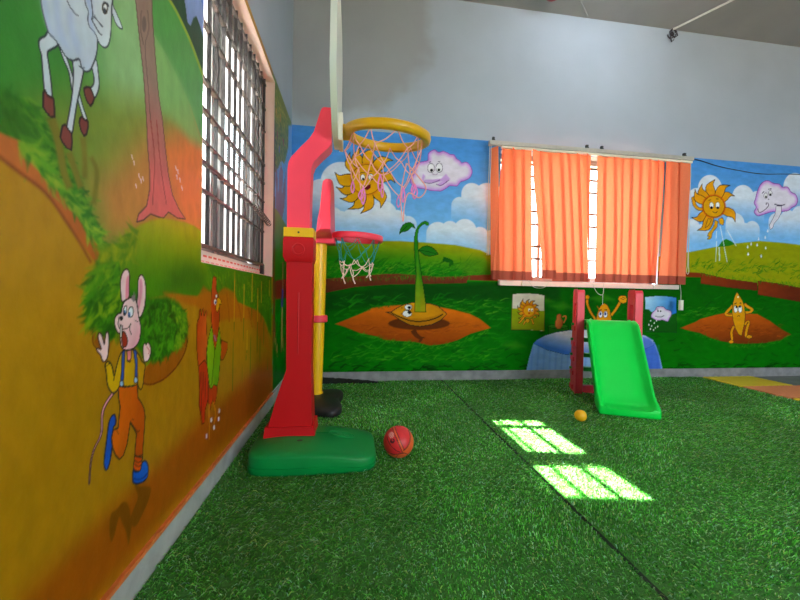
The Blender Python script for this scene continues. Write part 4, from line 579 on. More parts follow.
('F',[(4.6195,0.8461),(4.6191,0.8431),(4.6176,0.8404),(4.6153,0.8383),(4.6122,0.8368),(4.6088,0.8363),(4.6054,0.8367),(4.6022,0.838),(4.5997,0.8401),(4.598,0.8427),(4.5973,0.8457),(4.5978,0.8486),(4.5992,0.8513),(4.6016,0.8535),(4.6046,0.8549),(4.608,0.8554),(4.6115,0.855),(4.6146,0.8537),(4.6172,0.8517),(4.6189,0.849)],(230,225,190),{}),
('F',[(2.0796,0.8257),(2.1579,0.8369),(2.2607,0.838),(2.3437,0.8328),(2.4128,0.8215),(2.4185,0.4692),(2.2704,0.4791),(2.0773,0.4818)],(196,190,172),{'o':((40,60,20),0.006),'s':0}),
('F',[(2.079,0.6925),(2.2445,0.6755),(2.415,0.668),(2.4183,0.4741),(2.2703,0.483),(2.0793,0.4857)],(126,142,10),{'s':0,'g':((2.2442,0.6852),(2.25,0.4712),(110,124,8))}),
('F',[(2.211,0.6973),(2.2059,0.7008),(2.1987,0.7057),(2.191,0.7115),(2.1847,0.7176),(2.1795,0.7238),(2.1747,0.7304),(2.1714,0.7375),(2.1707,0.7455),(2.174,0.7555),(2.1805,0.7671),(2.1874,0.7778),(2.1921,0.7853),(2.1915,0.7804),(2.1906,0.7735),(2.1904,0.7659),(2.1919,0.7593),(2.1959,0.7542),(2.2017,0.7497),(2.2081,0.7453),(2.2139,0.7402),(2.2193,0.7338),(2.2248,0.7266),(2.2296,0.72),(2.233,0.7154)],(196,128,10),{'o':((45,35,25),0.005),'s':0}),
('F',[(2.2295,0.7137),(2.2275,0.7178),(2.2246,0.7237),(2.2218,0.7303),(2.2201,0.7366),(2.2192,0.7427),(2.2188,0.7489),(2.2198,0.755),(2.223,0.7607),(2.2301,0.7665),(2.2402,0.7722),(2.2502,0.7771),(2.2571,0.7806),(2.2545,0.7776),(2.2507,0.7732),(2.2472,0.7682),(2.2454,0.7632),(2.2463,0.7584),(2.2487,0.7534),(2.2517,0.7482),(2.254,0.7429),(2.2554,0.7367),(2.2566,0.73),(2.2575,0.7239),(2.2582,0.7196)],(196,128,10),{'o':((45,35,25),0.005),'s':0}),
('F',[(2.2554,0.7197),(2.2558,0.7241),(2.2563,0.7305),(2.2574,0.7374),(2.2592,0.7437),(2.2616,0.7492),(2.2645,0.7547),(2.2686,0.7595),(2.2744,0.7629),(2.2836,0.7645),(2.2954,0.7647),(2.3067,0.7643),(2.3145,0.7641),(2.3106,0.7627),(2.305,0.7607),(2.2993,0.7581),(2.2952,0.7546),(2.2934,0.7501),(2.293,0.7447),(2.2928,0.7389),(2.292,0.7333),(2.2901,0.7273),(2.2876,0.721),(2.2852,0.7153),(2.2835,0.7114)],(196,128,10),{'o':((45,35,25),0.005),'s':0}),
('F',[(2.2832,0.7116),(2.2858,0.7147),(2.2894,0.7191),(2.2938,0.7238),(2.2984,0.7275),(2.3031,0.7305),(2.3082,0.7332),(2.3139,0.7348),(2.3202,0.7346),(2.3282,0.7313),(2.3375,0.7257),(2.3462,0.7199),(2.3521,0.716),(2.3485,0.7168),(2.3431,0.718),(2.3374,0.7187),(2.3325,0.7181),(2.3289,0.7155),(2.3259,0.7116),(2.323,0.7072),(2.3196,0.7032),(2.3152,0.6996),(2.3102,0.6959),(2.3056,0.6927),(2.3024,0.6904)],(196,128,10),{'o':((45,35,25),0.005),'s':0}),
('F',[(2.3022,0.6908),(2.3063,0.6921),(2.3121,0.6941),(2.3187,0.6959),(2.3249,0.6968),(2.3308,0.6969),(2.3368,0.6966),(2.3427,0.6951),(2.3481,0.6917),(2.3532,0.6848),(2.3581,0.6753),(2.3622,0.6659),(2.3652,0.6595),(2.3624,0.6621),(2.3584,0.6658),(2.3539,0.6694),(2.3492,0.6714),(2.3445,0.671),(2.3396,0.6692),(2.3344,0.667),(2.3291,0.6653),(2.3231,0.6645),(2.3166,0.6639),(2.3107,0.6636),(2.3065,0.6633)],(196,128,10),{'o':((45,35,25),0.005),'s':0}),
('F',[(2.307,0.6687),(2.3121,0.6681),(2.3195,0.6673),(2.3275,0.6661),(2.3347,0.664),(2.3411,0.6615),(2.3475,0.6584),(2.353,0.6542),(2.3569,0.6484),(2.3588,0.6392),(2.359,0.6275),(2.3585,0.6163),(2.3582,0.6086),(2.3566,0.6125),(2.3543,0.6182),(2.3513,0.624),(2.3473,0.6282),(2.3421,0.6303),(2.3359,0.6311),(2.3293,0.6315),(2.3228,0.6326),(2.316,0.6349),(2.3087,0.6378),(2.3023,0.6405),(2.2978,0.6424)],(196,128,10),{'o':((45,35,25),0.005),'s':0}),
('F',[(2.2342,0.626),(2.2314,0.6209),(2.2274,0.6135),(2.2226,0.6056),(2.2173,0.5989),(2.2117,0.5933),(2.2056,0.5879),(2.1987,0.5839),(2.1905,0.5822),(2.1796,0.5839),(2.1665,0.5883),(2.1543,0.5933),(2.1458,0.5966),(2.1509,0.5968),(2.1583,0.5968),(2.1661,0.5976),(2.1728,0.5999),(2.1774,0.6043),(2.1811,0.6103),(2.1847,0.6169),(2.189,0.6229),(2.1947,0.6288),(2.2013,0.6349),(2.2074,0.6403),(2.2117,0.644)],(196,128,10),{'o':((45,35,25),0.005),'s':0}),
('F',[(2.2132,0.642),(2.2087,0.6394),(2.2023,0.6356),(2.195,0.6318),(2.1878,0.6291),(2.181,0.6273),(2.1739,0.626),(2.1667,0.626),(2.1596,0.6283),(2.152,0.6346),(2.144,0.6438),(2.1368,0.6531),(2.1319,0.6594),(2.1358,0.6573),(2.1414,0.6541),(2.1478,0.6513),(2.1538,0.6502),(2.1593,0.6516),(2.1648,0.6547),(2.1704,0.6583),(2.1764,0.6612),(2.1834,0.6634),(2.1911,0.6654),(2.1982,0.667),(2.2031,0.6681)],(196,128,10),{'o':((45,35,25),0.005),'s':0}),
('F',[(2.2036,0.6636),(2.1979,0.6632),(2.1896,0.6625),(2.1804,0.6622),(2.1721,0.6629),(2.1644,0.6643),(2.1568,0.6663),(2.1499,0.6696),(2.1442,0.675),(2.1401,0.6842),(2.1371,0.6965),(2.135,0.7084),(2.1335,0.7165),(2.1362,0.7127),(2.14,0.7071),(2.1447,0.7016),(2.15,0.6977),(2.1561,0.6964),(2.1631,0.6967),(2.1705,0.6973),(2.1778,0.6973),(2.1858,0.6959),(2.1943,0.6941),(2.202,0.6922),(2.2074,0.691)],(196,128,10),{'o':((45,35,25),0.005),'s':0}),
('F',[(2.2041,0.6813),(2.1992,0.6827),(2.1922,0.6846),(2.1846,0.6872),(2.178,0.6903),(2.1722,0.6939),(2.1666,0.6979),(2.1621,0.7028),(2.1593,0.7092),(2.1592,0.7184),(2.1612,0.7298),(2.1637,0.7405),(2.1654,0.748),(2.1663,0.744),(2.1674,0.7381),(2.1693,0.732),(2.1723,0.7272),(2.177,0.7244),(2.1829,0.7227),(2.1893,0.7212),(2.1954,0.719),(2.2016,0.7157),(2.2081,0.7118),(2.2139,0.7081),(2.218,0.7055)],(196,128,10),{'o':((45,35,25),0.005),'s':0}),
('F',[(2.3198,0.6716),(2.3171,0.6527),(2.3084,0.6355),(2.2944,0.6218),(2.2765,0.613),(2.2566,0.6097),(2.2365,0.6125),(2.2182,0.621),(2.2036,0.6343),(2.194,0.6511),(2.1903,0.6699),(2.193,0.6887),(2.2017,0.7058),(2.2156,0.7195),(2.2334,0.7284),(2.2533,0.7317),(2.2733,0.729),(2.2917,0.7206),(2.3064,0.7073),(2.3161,0.6905)],(196,92,10),{'f':0.012}),
('F',[(2.3128,0.6715),(2.3105,0.6546),(2.3026,0.6393),(2.2901,0.6271),(2.2742,0.6192),(2.2564,0.6163),(2.2384,0.6187),(2.2222,0.6263),(2.2091,0.6382),(2.2005,0.6532),(2.1972,0.67),(2.1996,0.6868),(2.2074,0.702),(2.2198,0.7143),(2.2357,0.7222),(2.2534,0.7252),(2.2714,0.7228),(2.2877,0.7153),(2.3009,0.7034),(2.3095,0.6883)],(200,142,10),{'o':((120,66,8),0.004)}),
('F',[(2.3263,0.6717),(2.3234,0.6509),(2.3137,0.632),(2.2983,0.6169),(2.2787,0.6072),(2.2567,0.6036),(2.2346,0.6067),(2.2146,0.616),(2.1985,0.6306),(2.1879,0.6492),(2.1839,0.6698),(2.1868,0.6905),(2.1964,0.7093),(2.2117,0.7243),(2.2312,0.7342),(2.2531,0.7378),(2.2752,0.7349),(2.2954,0.7256),(2.3116,0.711),(2.3223,0.6924)],(196,92,10),{'f':0.004,'a':0.55}),
('F',[(2.3098,0.6686),(2.3076,0.6526),(2.3001,0.6381),(2.2883,0.6265),(2.2732,0.619),(2.2564,0.6163),(2.2394,0.6186),(2.224,0.6258),(2.2116,0.637),(2.2035,0.6512),(2.2004,0.6671),(2.2026,0.683),(2.21,0.6975),(2.2217,0.709),(2.2368,0.7166),(2.2536,0.7193),(2.2706,0.7171),(2.286,0.71),(2.2985,0.6987),(2.3067,0.6845)],(204,146,10),{}),
('F',[(2.2682,0.6758),(2.2678,0.6713),(2.2663,0.6672),(2.2638,0.6639),(2.2607,0.6618),(2.2572,0.661),(2.2537,0.6617),(2.2505,0.6637),(2.2479,0.6669),(2.2462,0.671),(2.2455,0.6755),(2.2459,0.68),(2.2474,0.6841),(2.2498,0.6873),(2.253,0.6894),(2.2564,0.6902),(2.26,0.6895),(2.2632,0.6875),(2.2658,0.6843),(2.2675,0.6803)],(225,225,225),{}),
('F',[(2.2641,0.6728),(2.2639,0.6707),(2.2633,0.6688),(2.2622,0.6673),(2.2607,0.6663),(2.2592,0.6659),(2.2576,0.6662),(2.2561,0.6672),(2.2549,0.6687),(2.2541,0.6706),(2.2538,0.6727),(2.254,0.6748),(2.2547,0.6767),(2.2558,0.6782),(2.2572,0.6792),(2.2588,0.6795),(2.2604,0.6792),(2.2619,0.6783),(2.263,0.6768),(2.2638,0.6749)],(10,10,10),{}),
('F',[(2.2972,0.6762),(2.2967,0.6717),(2.2952,0.6676),(2.2928,0.6643),(2.2897,0.6622),(2.2862,0.6614),(2.2826,0.6621),(2.2794,0.6641),(2.2768,0.6673),(2.2751,0.6714),(2.2744,0.6759),(2.2748,0.6804),(2.2763,0.6845),(2.2788,0.6877),(2.2819,0.6899),(2.2854,0.6906),(2.2889,0.69),(2.2921,0.6879),(2.2948,0.6847),(2.2965,0.6807)],(225,225,225),{}),
('F',[(2.2931,0.6732),(2.2929,0.6711),(2.2922,0.6692),(2.2911,0.6677),(2.2897,0.6667),(2.2881,0.6663),(2.2865,0.6666),(2.285,0.6676),(2.2838,0.6691),(2.2831,0.671),(2.2828,0.6731),(2.2829,0.6752),(2.2836,0.6771),(2.2847,0.6786),(2.2861,0.6796),(2.2877,0.6799),(2.2893,0.6796),(2.2908,0.6787),(2.292,0.6772),(2.2928,0.6753)],(10,10,10),{}),
('F',[(2.2639,0.6436),(2.2636,0.6409),(2.2625,0.6385),(2.2607,0.6365),(2.2584,0.6352),(2.2559,0.6348),(2.2533,0.6352),(2.251,0.6364),(2.2491,0.6383),(2.2479,0.6407),(2.2474,0.6434),(2.2477,0.6461),(2.2488,0.6486),(2.2506,0.6505),(2.2529,0.6518),(2.2554,0.6523),(2.258,0.6519),(2.2603,0.6507),(2.2622,0.6487),(2.2634,0.6463)],(170,20,14),{}),
('F',[(2.1976,0.6121),(2.1911,0.6035),(2.1817,0.5909),(2.1717,0.5781),(2.1637,0.5684),(2.1581,0.563),(2.1532,0.5594),(2.149,0.5569),(2.1457,0.5548),(2.1546,0.5416),(2.1579,0.5434),(2.1629,0.5462),(2.1695,0.5507),(2.1769,0.5574),(2.1858,0.5677),(2.1962,0.5808),(2.2059,0.5932),(2.2126,0.6018)],(204,134,10),{'o':((45,35,25),0.004)}),
('F',[(2.2179,0.5867),(2.1944,0.5375),(2.2093,0.5307),(2.2347,0.5791)],(204,134,10),{'o':((45,35,25),0.004)}),
('F',[(2.2698,0.5886),(2.2733,0.5835),(2.2783,0.5762),(2.2832,0.5683),(2.2868,0.5614),(2.2888,0.5546),(2.2901,0.5468),(2.291,0.5394),(2.2917,0.5342),(2.3082,0.5356),(2.3078,0.5408),(2.3071,0.5485),(2.3058,0.5576),(2.3033,0.5668),(2.2991,0.5758),(2.2938,0.5847),(2.2889,0.5924),(2.2856,0.5977)],(204,134,10),{'o':((45,35,25),0.004)}),
('F',[(2.3009,0.5947),(2.3367,0.6058),(2.3317,0.6207),(2.2953,0.6115)],(204,134,10),{'o':((45,35,25),0.004)}),
('F',[(2.2648,0.5735),(2.2638,0.5669),(2.2608,0.5609),(2.2559,0.5561),(2.2496,0.553),(2.2426,0.5519),(2.2356,0.5529),(2.2292,0.5559),(2.224,0.5606),(2.2207,0.5665),(2.2194,0.5731),(2.2203,0.5797),(2.2234,0.5857),(2.2282,0.5905),(2.2345,0.5936),(2.2415,0.5947),(2.2485,0.5937),(2.2549,0.5908),(2.2601,0.5861),(2.2635,0.5801)],(190,130,10),{'o':((45,35,25),0.004)}),
('F',[(2.4569,0.5185),(2.5407,0.5358),(2.6684,0.527),(2.675,0.4834),(2.5854,0.4533),(2.4592,0.4379)],(30,96,14),{'o':((8,50,8),0.006)}),
('F',[(2.6686,0.52),(2.6636,0.5133),(2.6486,0.5071),(2.6252,0.5021),(2.5957,0.4988),(2.563,0.4976),(2.5303,0.4984),(2.5008,0.5013),(2.4774,0.5059),(2.4623,0.5118),(2.4569,0.5185),(2.4619,0.5252),(2.4766,0.5313),(2.4998,0.5363),(2.5291,0.5396),(2.5617,0.5409),(2.5945,0.5401),(2.6242,0.5373),(2.6479,0.5327),(2.6632,0.5267)],(40,112,20),{'o':((8,50,8),0.004)}),
('F',[(2.6108,0.6064),(2.616,0.6093),(2.6231,0.6137),(2.6298,0.617),(2.6328,0.6176),(2.6343,0.6166),(2.6369,0.6137),(2.6387,0.6093),(2.6386,0.6032),(2.6347,0.5927),(2.6273,0.5785),(2.6194,0.5647),(2.6141,0.5551),(2.6254,0.5494),(2.6308,0.559),(2.6387,0.573),(2.6465,0.5879),(2.6511,0.6006),(2.6513,0.6109),(2.648,0.6194),(2.6424,0.6256),(2.6344,0.6294),(2.6252,0.6281),(2.6165,0.6239),(2.6089,0.6193),(2.6039,0.6164)],(176,96,44),{}),
('F',[(2.5418,0.6077),(2.5506,0.6344),(2.5736,0.6415),(2.5952,0.629),(2.5895,0.6053),(2.6096,0.5719),(2.6068,0.5225),(2.5874,0.4967),(2.5503,0.4965),(2.5305,0.522),(2.5314,0.5663),(2.5475,0.595)],(190,104,46),{'o':((90,44,16),0.005),'g':((2.5394,0.5811),(2.6136,0.5818),(140,70,28))}),
('F',[(2.3101,0.3543),(2.3405,0.3837),(2.428,0.428),(2.5429,0.46),(2.6911,0.4815),(2.9065,0.4898),(3.126,0.4861),(3.3497,0.4671),(3.5208,0.4322),(3.6139,0.3863),(3.6505,0.3246),(3.6945,0.2214),(3.738,0.0713),(2.2399,0.0761),(2.2674,0.2078)],(112,156,212),{'g':((2.432,0.2856),(3.0291,0.063),(140,176,216))}),
('F',[(2.288,0.3277),(2.2843,0.0809),(2.2989,0.08),(2.3129,0.3263)],(74,116,196),{'a':0.3,'f':0.01}),
('F',[(2.3506,0.3195),(2.3467,0.0803),(2.3613,0.0793),(2.3756,0.318)],(74,116,196),{'a':0.3,'f':0.01}),
('F',[(2.4135,0.3117),(2.4095,0.0797),(2.4241,0.0787),(2.4386,0.3101)],(74,116,196),{'a':0.3,'f':0.01}),
('F',[(2.4766,0.3049),(2.4725,0.0791),(2.4872,0.078),(2.5019,0.3034)],(74,116,196),{'a':0.3,'f':0.01}),
('F',[(2.5401,0.2998),(2.5358,0.0785),(2.5506,0.0774),(2.5655,0.2982)],(74,116,196),{'a':0.3,'f':0.01}),
('F',[(2.6038,0.2968),(2.5995,0.0779),(2.6144,0.0768),(2.6293,0.2951)],(74,116,196),{'a':0.3,'f':0.01}),
('F',[(2.6677,0.296),(2.6634,0.0772),(2.6784,0.0761),(2.6934,0.2943)],(74,116,196),{'a':0.3,'f':0.01}),
('F',[(2.7319,0.2975),(2.7277,0.0766),(2.7428,0.0755),(2.7577,0.2959)],(74,116,196),{'a':0.3,'f':0.01}),
('F',[(2.7964,0.3014),(2.7923,0.0759),(2.8075,0.0749),(2.8223,0.2997)],(74,116,196),{'a':0.3,'f':0.01}),
('F',[(2.8611,0.3071),(2.8573,0.0753),(2.8725,0.0742),(2.8871,0.3055)],(74,116,196),{'a':0.3,'f':0.01}),
('F',[(2.9261,0.3144),(2.9226,0.0746),(2.9378,0.0736),(2.9523,0.3129)],(74,116,196),{'a':0.3,'f':0.01}),
('F',[(2.9914,0.3226),(2.9882,0.0739),(3.0035,0.0729),(3.0177,0.3211)],(74,116,196),{'a':0.3,'f':0.01}),
('F',[(3.057,0.331),(3.0541,0.0733),(3.0695,0.0723),(3.0834,0.3296)],(74,116,196),{'a':0.3,'f':0.01}),
('F',[(3.123,0.3391),(3.1204,0.0726),(3.1359,0.0717),(3.1495,0.3377)],(74,116,196),{'a':0.3,'f':0.01}),
('F',[(3.1893,0.3461),(3.187,0.0719),(3.2026,0.071),(3.216,0.3448)],(74,116,196),{'a':0.3,'f':0.01}),
('F',[(3.256,0.3515),(3.2539,0.0713),(3.2696,0.0703),(3.2828,0.3502)],(74,116,196),{'a':0.3,'f':0.01}),
('F',[(3.3231,0.3549),(3.3212,0.0706),(3.337,0.0697),(3.3501,0.3536)],(74,116,196),{'a':0.3,'f':0.01}),
('F',[(3.3906,0.3559),(3.3888,0.0699),(3.4047,0.069),(3.4177,0.3546)],(74,116,196),{'a':0.3,'f':0.01}),
('F',[(3.4586,0.3545),(3.4568,0.0693),(3.4728,0.0683),(3.4858,0.3532)],(74,116,196),{'a':0.3,'f':0.01}),
('F',[(3.527,0.3507),(3.5252,0.0686),(3.5412,0.0676),(3.5544,0.3494)],(74,116,196),{'a':0.3,'f':0.01}),
('F',[(3.5958,0.3449),(3.5939,0.0679),(3.61,0.0669),(3.6234,0.3436)],(74,116,196),{'a':0.3,'f':0.01}),
('F',[(3.665,0.3376),(3.6629,0.0672),(3.6791,0.0662),(3.6927,0.3361)],(74,116,196),{'a':0.3,'f':0.01}),
('F',[(2.3102,0.3494),(2.3405,0.3837),(2.428,0.428),(2.5429,0.46),(2.6911,0.4815),(2.9065,0.4898),(3.126,0.4861),(3.3497,0.4671),(3.5208,0.4322),(3.6139,0.3863),(3.6271,0.3349),(3.4692,0.2735),(3.1897,0.2286),(2.8931,0.2197),(2.6448,0.2406),(2.453,0.2856)],(206,212,224),{'g':((2.9101,0.3748),(2.8715,0.2148),(58,112,206)),'o':((30,60,120),0.004)}),
('F',[(3.4868,0.4269),(3.5789,0.4016),(3.6383,0.3452),(3.6887,0.2215),(3.7227,0.0766),(3.5328,0.0784)],(40,80,190),{'f':0.02,'a':0.75}),
('F',[(2.9666,0.4852),(2.9732,0.6254),(2.9929,0.6957),(3.0243,0.7412),(3.0514,0.7537),(3.0848,0.7392),(3.1174,0.6874),(3.1354,0.6071),(3.1481,0.4862)],(196,132,8),{'o':((45,35,25),0.006)}),
('F',[(2.973,0.5967),(2.9624,0.6101),(2.9472,0.629),(2.9311,0.6502),(2.9176,0.6702),(2.9067,0.6897),(2.8968,0.7103),(2.8884,0.73),(2.8823,0.7469),(2.8793,0.7611),(2.8785,0.7739),(2.8787,0.7851),(2.8788,0.7935),(2.8506,0.7934),(2.8509,0.7853),(2.8511,0.7732),(2.8525,0.7577),(2.8566,0.7406),(2.8637,0.7218),(2.8728,0.7011),(2.8837,0.6796),(2.8956,0.6589),(2.9104,0.6376),(2.9273,0.6159),(2.943,0.597),(2.9538,0.5838)],(200,136,8),{'o':((45,35,25),0.005)}),
('F',[(2.8901,0.8118),(2.8892,0.805),(2.886,0.7989),(2.8809,0.7939),(2.8743,0.7907),(2.867,0.7895),(2.8596,0.7904),(2.8529,0.7934),(2.8475,0.7982),(2.8439,0.8042),(2.8425,0.8109),(2.8435,0.8177),(2.8467,0.8239),(2.8518,0.8288),(2.8583,0.832),(2.8656,0.8332),(2.873,0.8323),(2.8798,0.8293),(2.8852,0.8246),(2.8888,0.8186)],(200,136,8),{'o':((45,35,25),0.005)}),
('F',[(3.1439,0.6242),(3.1538,0.6359),(3.1682,0.6527),(3.184,0.672),(3.1984,0.691),(3.2112,0.7107),(3.2237,0.7316),(3.2343,0.7502),(3.2417,0.7631),(3.214,0.7762),(3.2068,0.7632),(3.1965,0.7447),(3.1847,0.7243),(3.173,0.7058),(3.1597,0.6878),(3.1446,0.6689),(3.1306,0.6521),(3.1209,0.6402)],(200,136,8),{'o':((45,35,25),0.005)}),
('F',[(3.2046,0.7995),(3.2148,0.8279),(3.2479,0.8366),(3.2872,0.8313),(3.305,0.8013),(3.2983,0.7668),(3.2618,0.7541),(3.2235,0.7666)],(200,136,8),{'o':((45,35,25),0.006)}),
('F',[(3.2313,0.8021),(3.2707,0.7917),(3.2725,0.7976),(3.2332,0.808)],(45,35,25),{}),
('F',[(3.2474,0.8176),(3.2869,0.8052),(3.289,0.8109),(3.2495,0.8233)],(45,35,25),{}),
('F',[(3.0384,0.6412),(3.0377,0.6312),(3.0348,0.6223),(3.0302,0.6151),(3.0242,0.6105),(3.0175,0.6088),(3.0107,0.6103),(3.0044,0.6148),(2.9994,0.6219),(2.996,0.6308),(2.9946,0.6406),(2.9954,0.6506),(2.9982,0.6595),(3.0028,0.6667),(3.0088,0.6713),(3.0155,0.673),(3.0223,0.6715),(3.0286,0.667),(3.0336,0.66),(3.037,0.6511)],(222,222,225),{'o':((45,35,25),0.004)}),
('F',[(3.025,0.648),(3.0246,0.6434),(3.023,0.6392),(3.0205,0.6358),(3.0172,0.6336),(3.0135,0.6329),(3.0097,0.6335),(3.0063,0.6356),(3.0035,0.6389),(3.0017,0.6431),(3.0009,0.6477),(3.0014,0.6524),(3.003,0.6566),(3.0055,0.6599),(3.0088,0.6621),(3.0125,0.6629),(3.0163,0.6622),(3.0197,0.6601),(3.0225,0.6568),(3.0243,0.6527)],(40,50,120),{}),
('F',[(3.0923,0.6418),(3.0916,0.6319),(3.0887,0.6229),(3.0841,0.6157),(3.0781,0.6111),(3.0713,0.6094),(3.0645,0.6109),(3.0582,0.6154),(3.0531,0.6225),(3.0497,0.6314),(3.0483,0.6413),(3.0491,0.6512),(3.0519,0.6602),(3.0565,0.6674),(3.0625,0.672),(3.0693,0.6737),(3.0761,0.6722),(3.0824,0.6677),(3.0875,0.6607),(3.0909,0.6517)],(222,222,225),{'o':((45,35,25),0.004)}),
('F',[(3.0789,0.6487),(3.0784,0.644),(3.0768,0.6398),(3.0743,0.6364),(3.071,0.6343),(3.0672,0.6335),(3.0635,0.6342),(3.06,0.6363),(3.0573,0.6396),(3.0554,0.6437),(3.0547,0.6484),(3.0551,0.653),(3.0567,0.6573),(3.0593,0.6606),(3.0626,0.6628),(3.0663,0.6636),(3.0701,0.6629),(3.0735,0.6608),(3.0763,0.6575),(3.0781,0.6533)],(40,50,120),{}),
('F',[(2.9948,0.6769),(3.0274,0.6874),(3.0244,0.6949),(2.9918,0.6845)],(45,35,25),{}),
('F',[(3.0582,0.6886),(3.0858,0.685),(3.087,0.6929),(3.0594,0.6966)],(45,35,25),{}),
('F',[(2.9719,0.7233),(3.0062,0.6738),(3.0136,0.678),(2.9792,0.7276)],(150,90,8),{}),
('F',[(3.505,0.8273),(3.6211,0.8387),(3.7595,0.8383),(3.867,0.8279),(3.8847,0.4657),(3.5217,0.4721)],(150,198,220),{'s':0,'g':((3.5422,0.8056),(3.8708,0.6563),(28,104,190)),'o':((14,50,20),0.006)}),
('F',[(3.5115,0.703),(3.5573,0.6975),(3.581,0.6732),(3.6383,0.674),(3.6851,0.654),(3.8012,0.6451),(3.8751,0.6667),(3.8847,0.4678),(3.5216,0.4741)],(12,80,10),{'f':0.004,'s':0}),
('F',[(3.5828,0.6221),(3.5928,0.6631),(3.6261,0.6943),(3.6424,0.7233),(3.6823,0.7321),(3.7229,0.7265),(3.7527,0.7022),(3.8056,0.6864),(3.8185,0.6505),(3.7965,0.6141),(3.7746,0.5777),(3.7161,0.5926),(3.6586,0.5859),(3.6062,0.6069)],(206,202,212),{'s':1,'rim':((190,140,205),0.03),'o':((60,50,80),0.005)}),
('F',[(3.6679,0.6846),(3.6675,0.6818),(3.6663,0.6792),(3.6643,0.6771),(3.6618,0.6758),(3.659,0.6753),(3.6561,0.6757),(3.6535,0.677),(3.6514,0.679),(3.65,0.6815),(3.6495,0.6844),(3.6498,0.6872),(3.651,0.6898),(3.653,0.6919),(3.6555,0.6932),(3.6583,0.6937),(3.6612,0.6933),(3.6638,0.692),(3.6659,0.69),(3.6673,0.6875)],(10,10,15),{}),
('F',[(3.6979,0.683),(3.6976,0.6801),(3.6963,0.6775),(3.6944,0.6754),(3.6918,0.6741),(3.689,0.6736),(3.6861,0.674),(3.6835,0.6753),(3.6814,0.6773),(3.68,0.6799),(3.6795,0.6827),(3.6798,0.6856),(3.681,0.6882),(3.683,0.6902),(3.6855,0.6916),(3.6884,0.6921),(3.6912,0.6917),(3.6938,0.6904),(3.696,0.6884),(3.6974,0.6858)],(10,10,15),{}),
('F',[(3.6385,0.6977),(3.6613,0.7042),(3.6591,0.71),(3.6363,0.7036)],(60,50,80),{}),
('F',[(3.6274,0.6299),(3.638,0.6271),(3.6535,0.6229),(3.6707,0.6192),(3.6865,0.6181),(3.7008,0.621),(3.7143,0.6266),(3.7257,0.6325),(3.7336,0.6364),(3.7301,0.6418),(3.7221,0.6379),(3.711,0.6321),(3.6984,0.6269),(3.6859,0.6242),(3.6717,0.6253),(3.6552,0.6288),(3.6399,0.633),(3.6292,0.6358)],(60,50,80),{}),
('F',[(3.5853,0.5831),(3.5835,0.5766),(3.5787,0.5739),(3.5738,0.5765),(3.5715,0.583),(3.5733,0.5896),(3.5781,0.5923),(3.583,0.5896)],(215,220,215),{}),
('F',[(3.5661,0.542),(3.5643,0.5355),(3.5595,0.5327),(3.5546,0.5354),(3.5524,0.5419),(3.5542,0.5484),(3.5589,0.5512),(3.5639,0.5485)],(215,220,215),{}),
('F',[(3.5997,0.53),(3.5979,0.5234),(3.5931,0.5207),(3.5882,0.5233),(3.586,0.5299),(3.5877,0.5364),(3.5925,0.5391),(3.5975,0.5365)],(215,220,215),{}),
('F',[(3.6285,0.561),(3.6267,0.5544),(3.6219,0.5517),(3.6169,0.5543),(3.6147,0.5609),(3.6165,0.5674),(3.6213,0.5701),(3.6262,0.5675)],(215,220,215),{}),
('F',[(3.6429,0.5097),(3.6411,0.5032),(3.6363,0.5004),(3.6313,0.5031),(3.6291,0.5096),(3.6309,0.5162),(3.6357,0.5189),(3.6406,0.5163)],(215,220,215),{}),
('F',[(3.5859,0.4991),(3.5841,0.4926),(3.5793,0.4898),(3.5744,0.4925),(3.5721,0.499),(3.5739,0.5055),(3.5787,0.5083),(3.5836,0.5056)],(215,220,215),{}),
('F',[(3.6677,0.5253),(3.6659,0.5188),(3.6611,0.516),(3.6561,0.5187),(3.6539,0.5252),(3.6557,0.5318),(3.6604,0.5345),(3.6654,0.5319)],(215,220,215),{}),
('F',[(3.6229,0.4891),(3.6211,0.4825),(3.6164,0.4798),(3.6114,0.4825),(3.6092,0.489),(3.6109,0.4955),(3.6157,0.4983),(3.6207,0.4956)],(215,220,215),{}),
('F',[(3.6541,0.5838),(3.6523,0.5772),(3.6475,0.5745),(3.6426,0.5772),(3.6403,0.5837),(3.6421,0.5902),(3.6469,0.593),(3.6519,0.5903)],(215,220,215),{})]
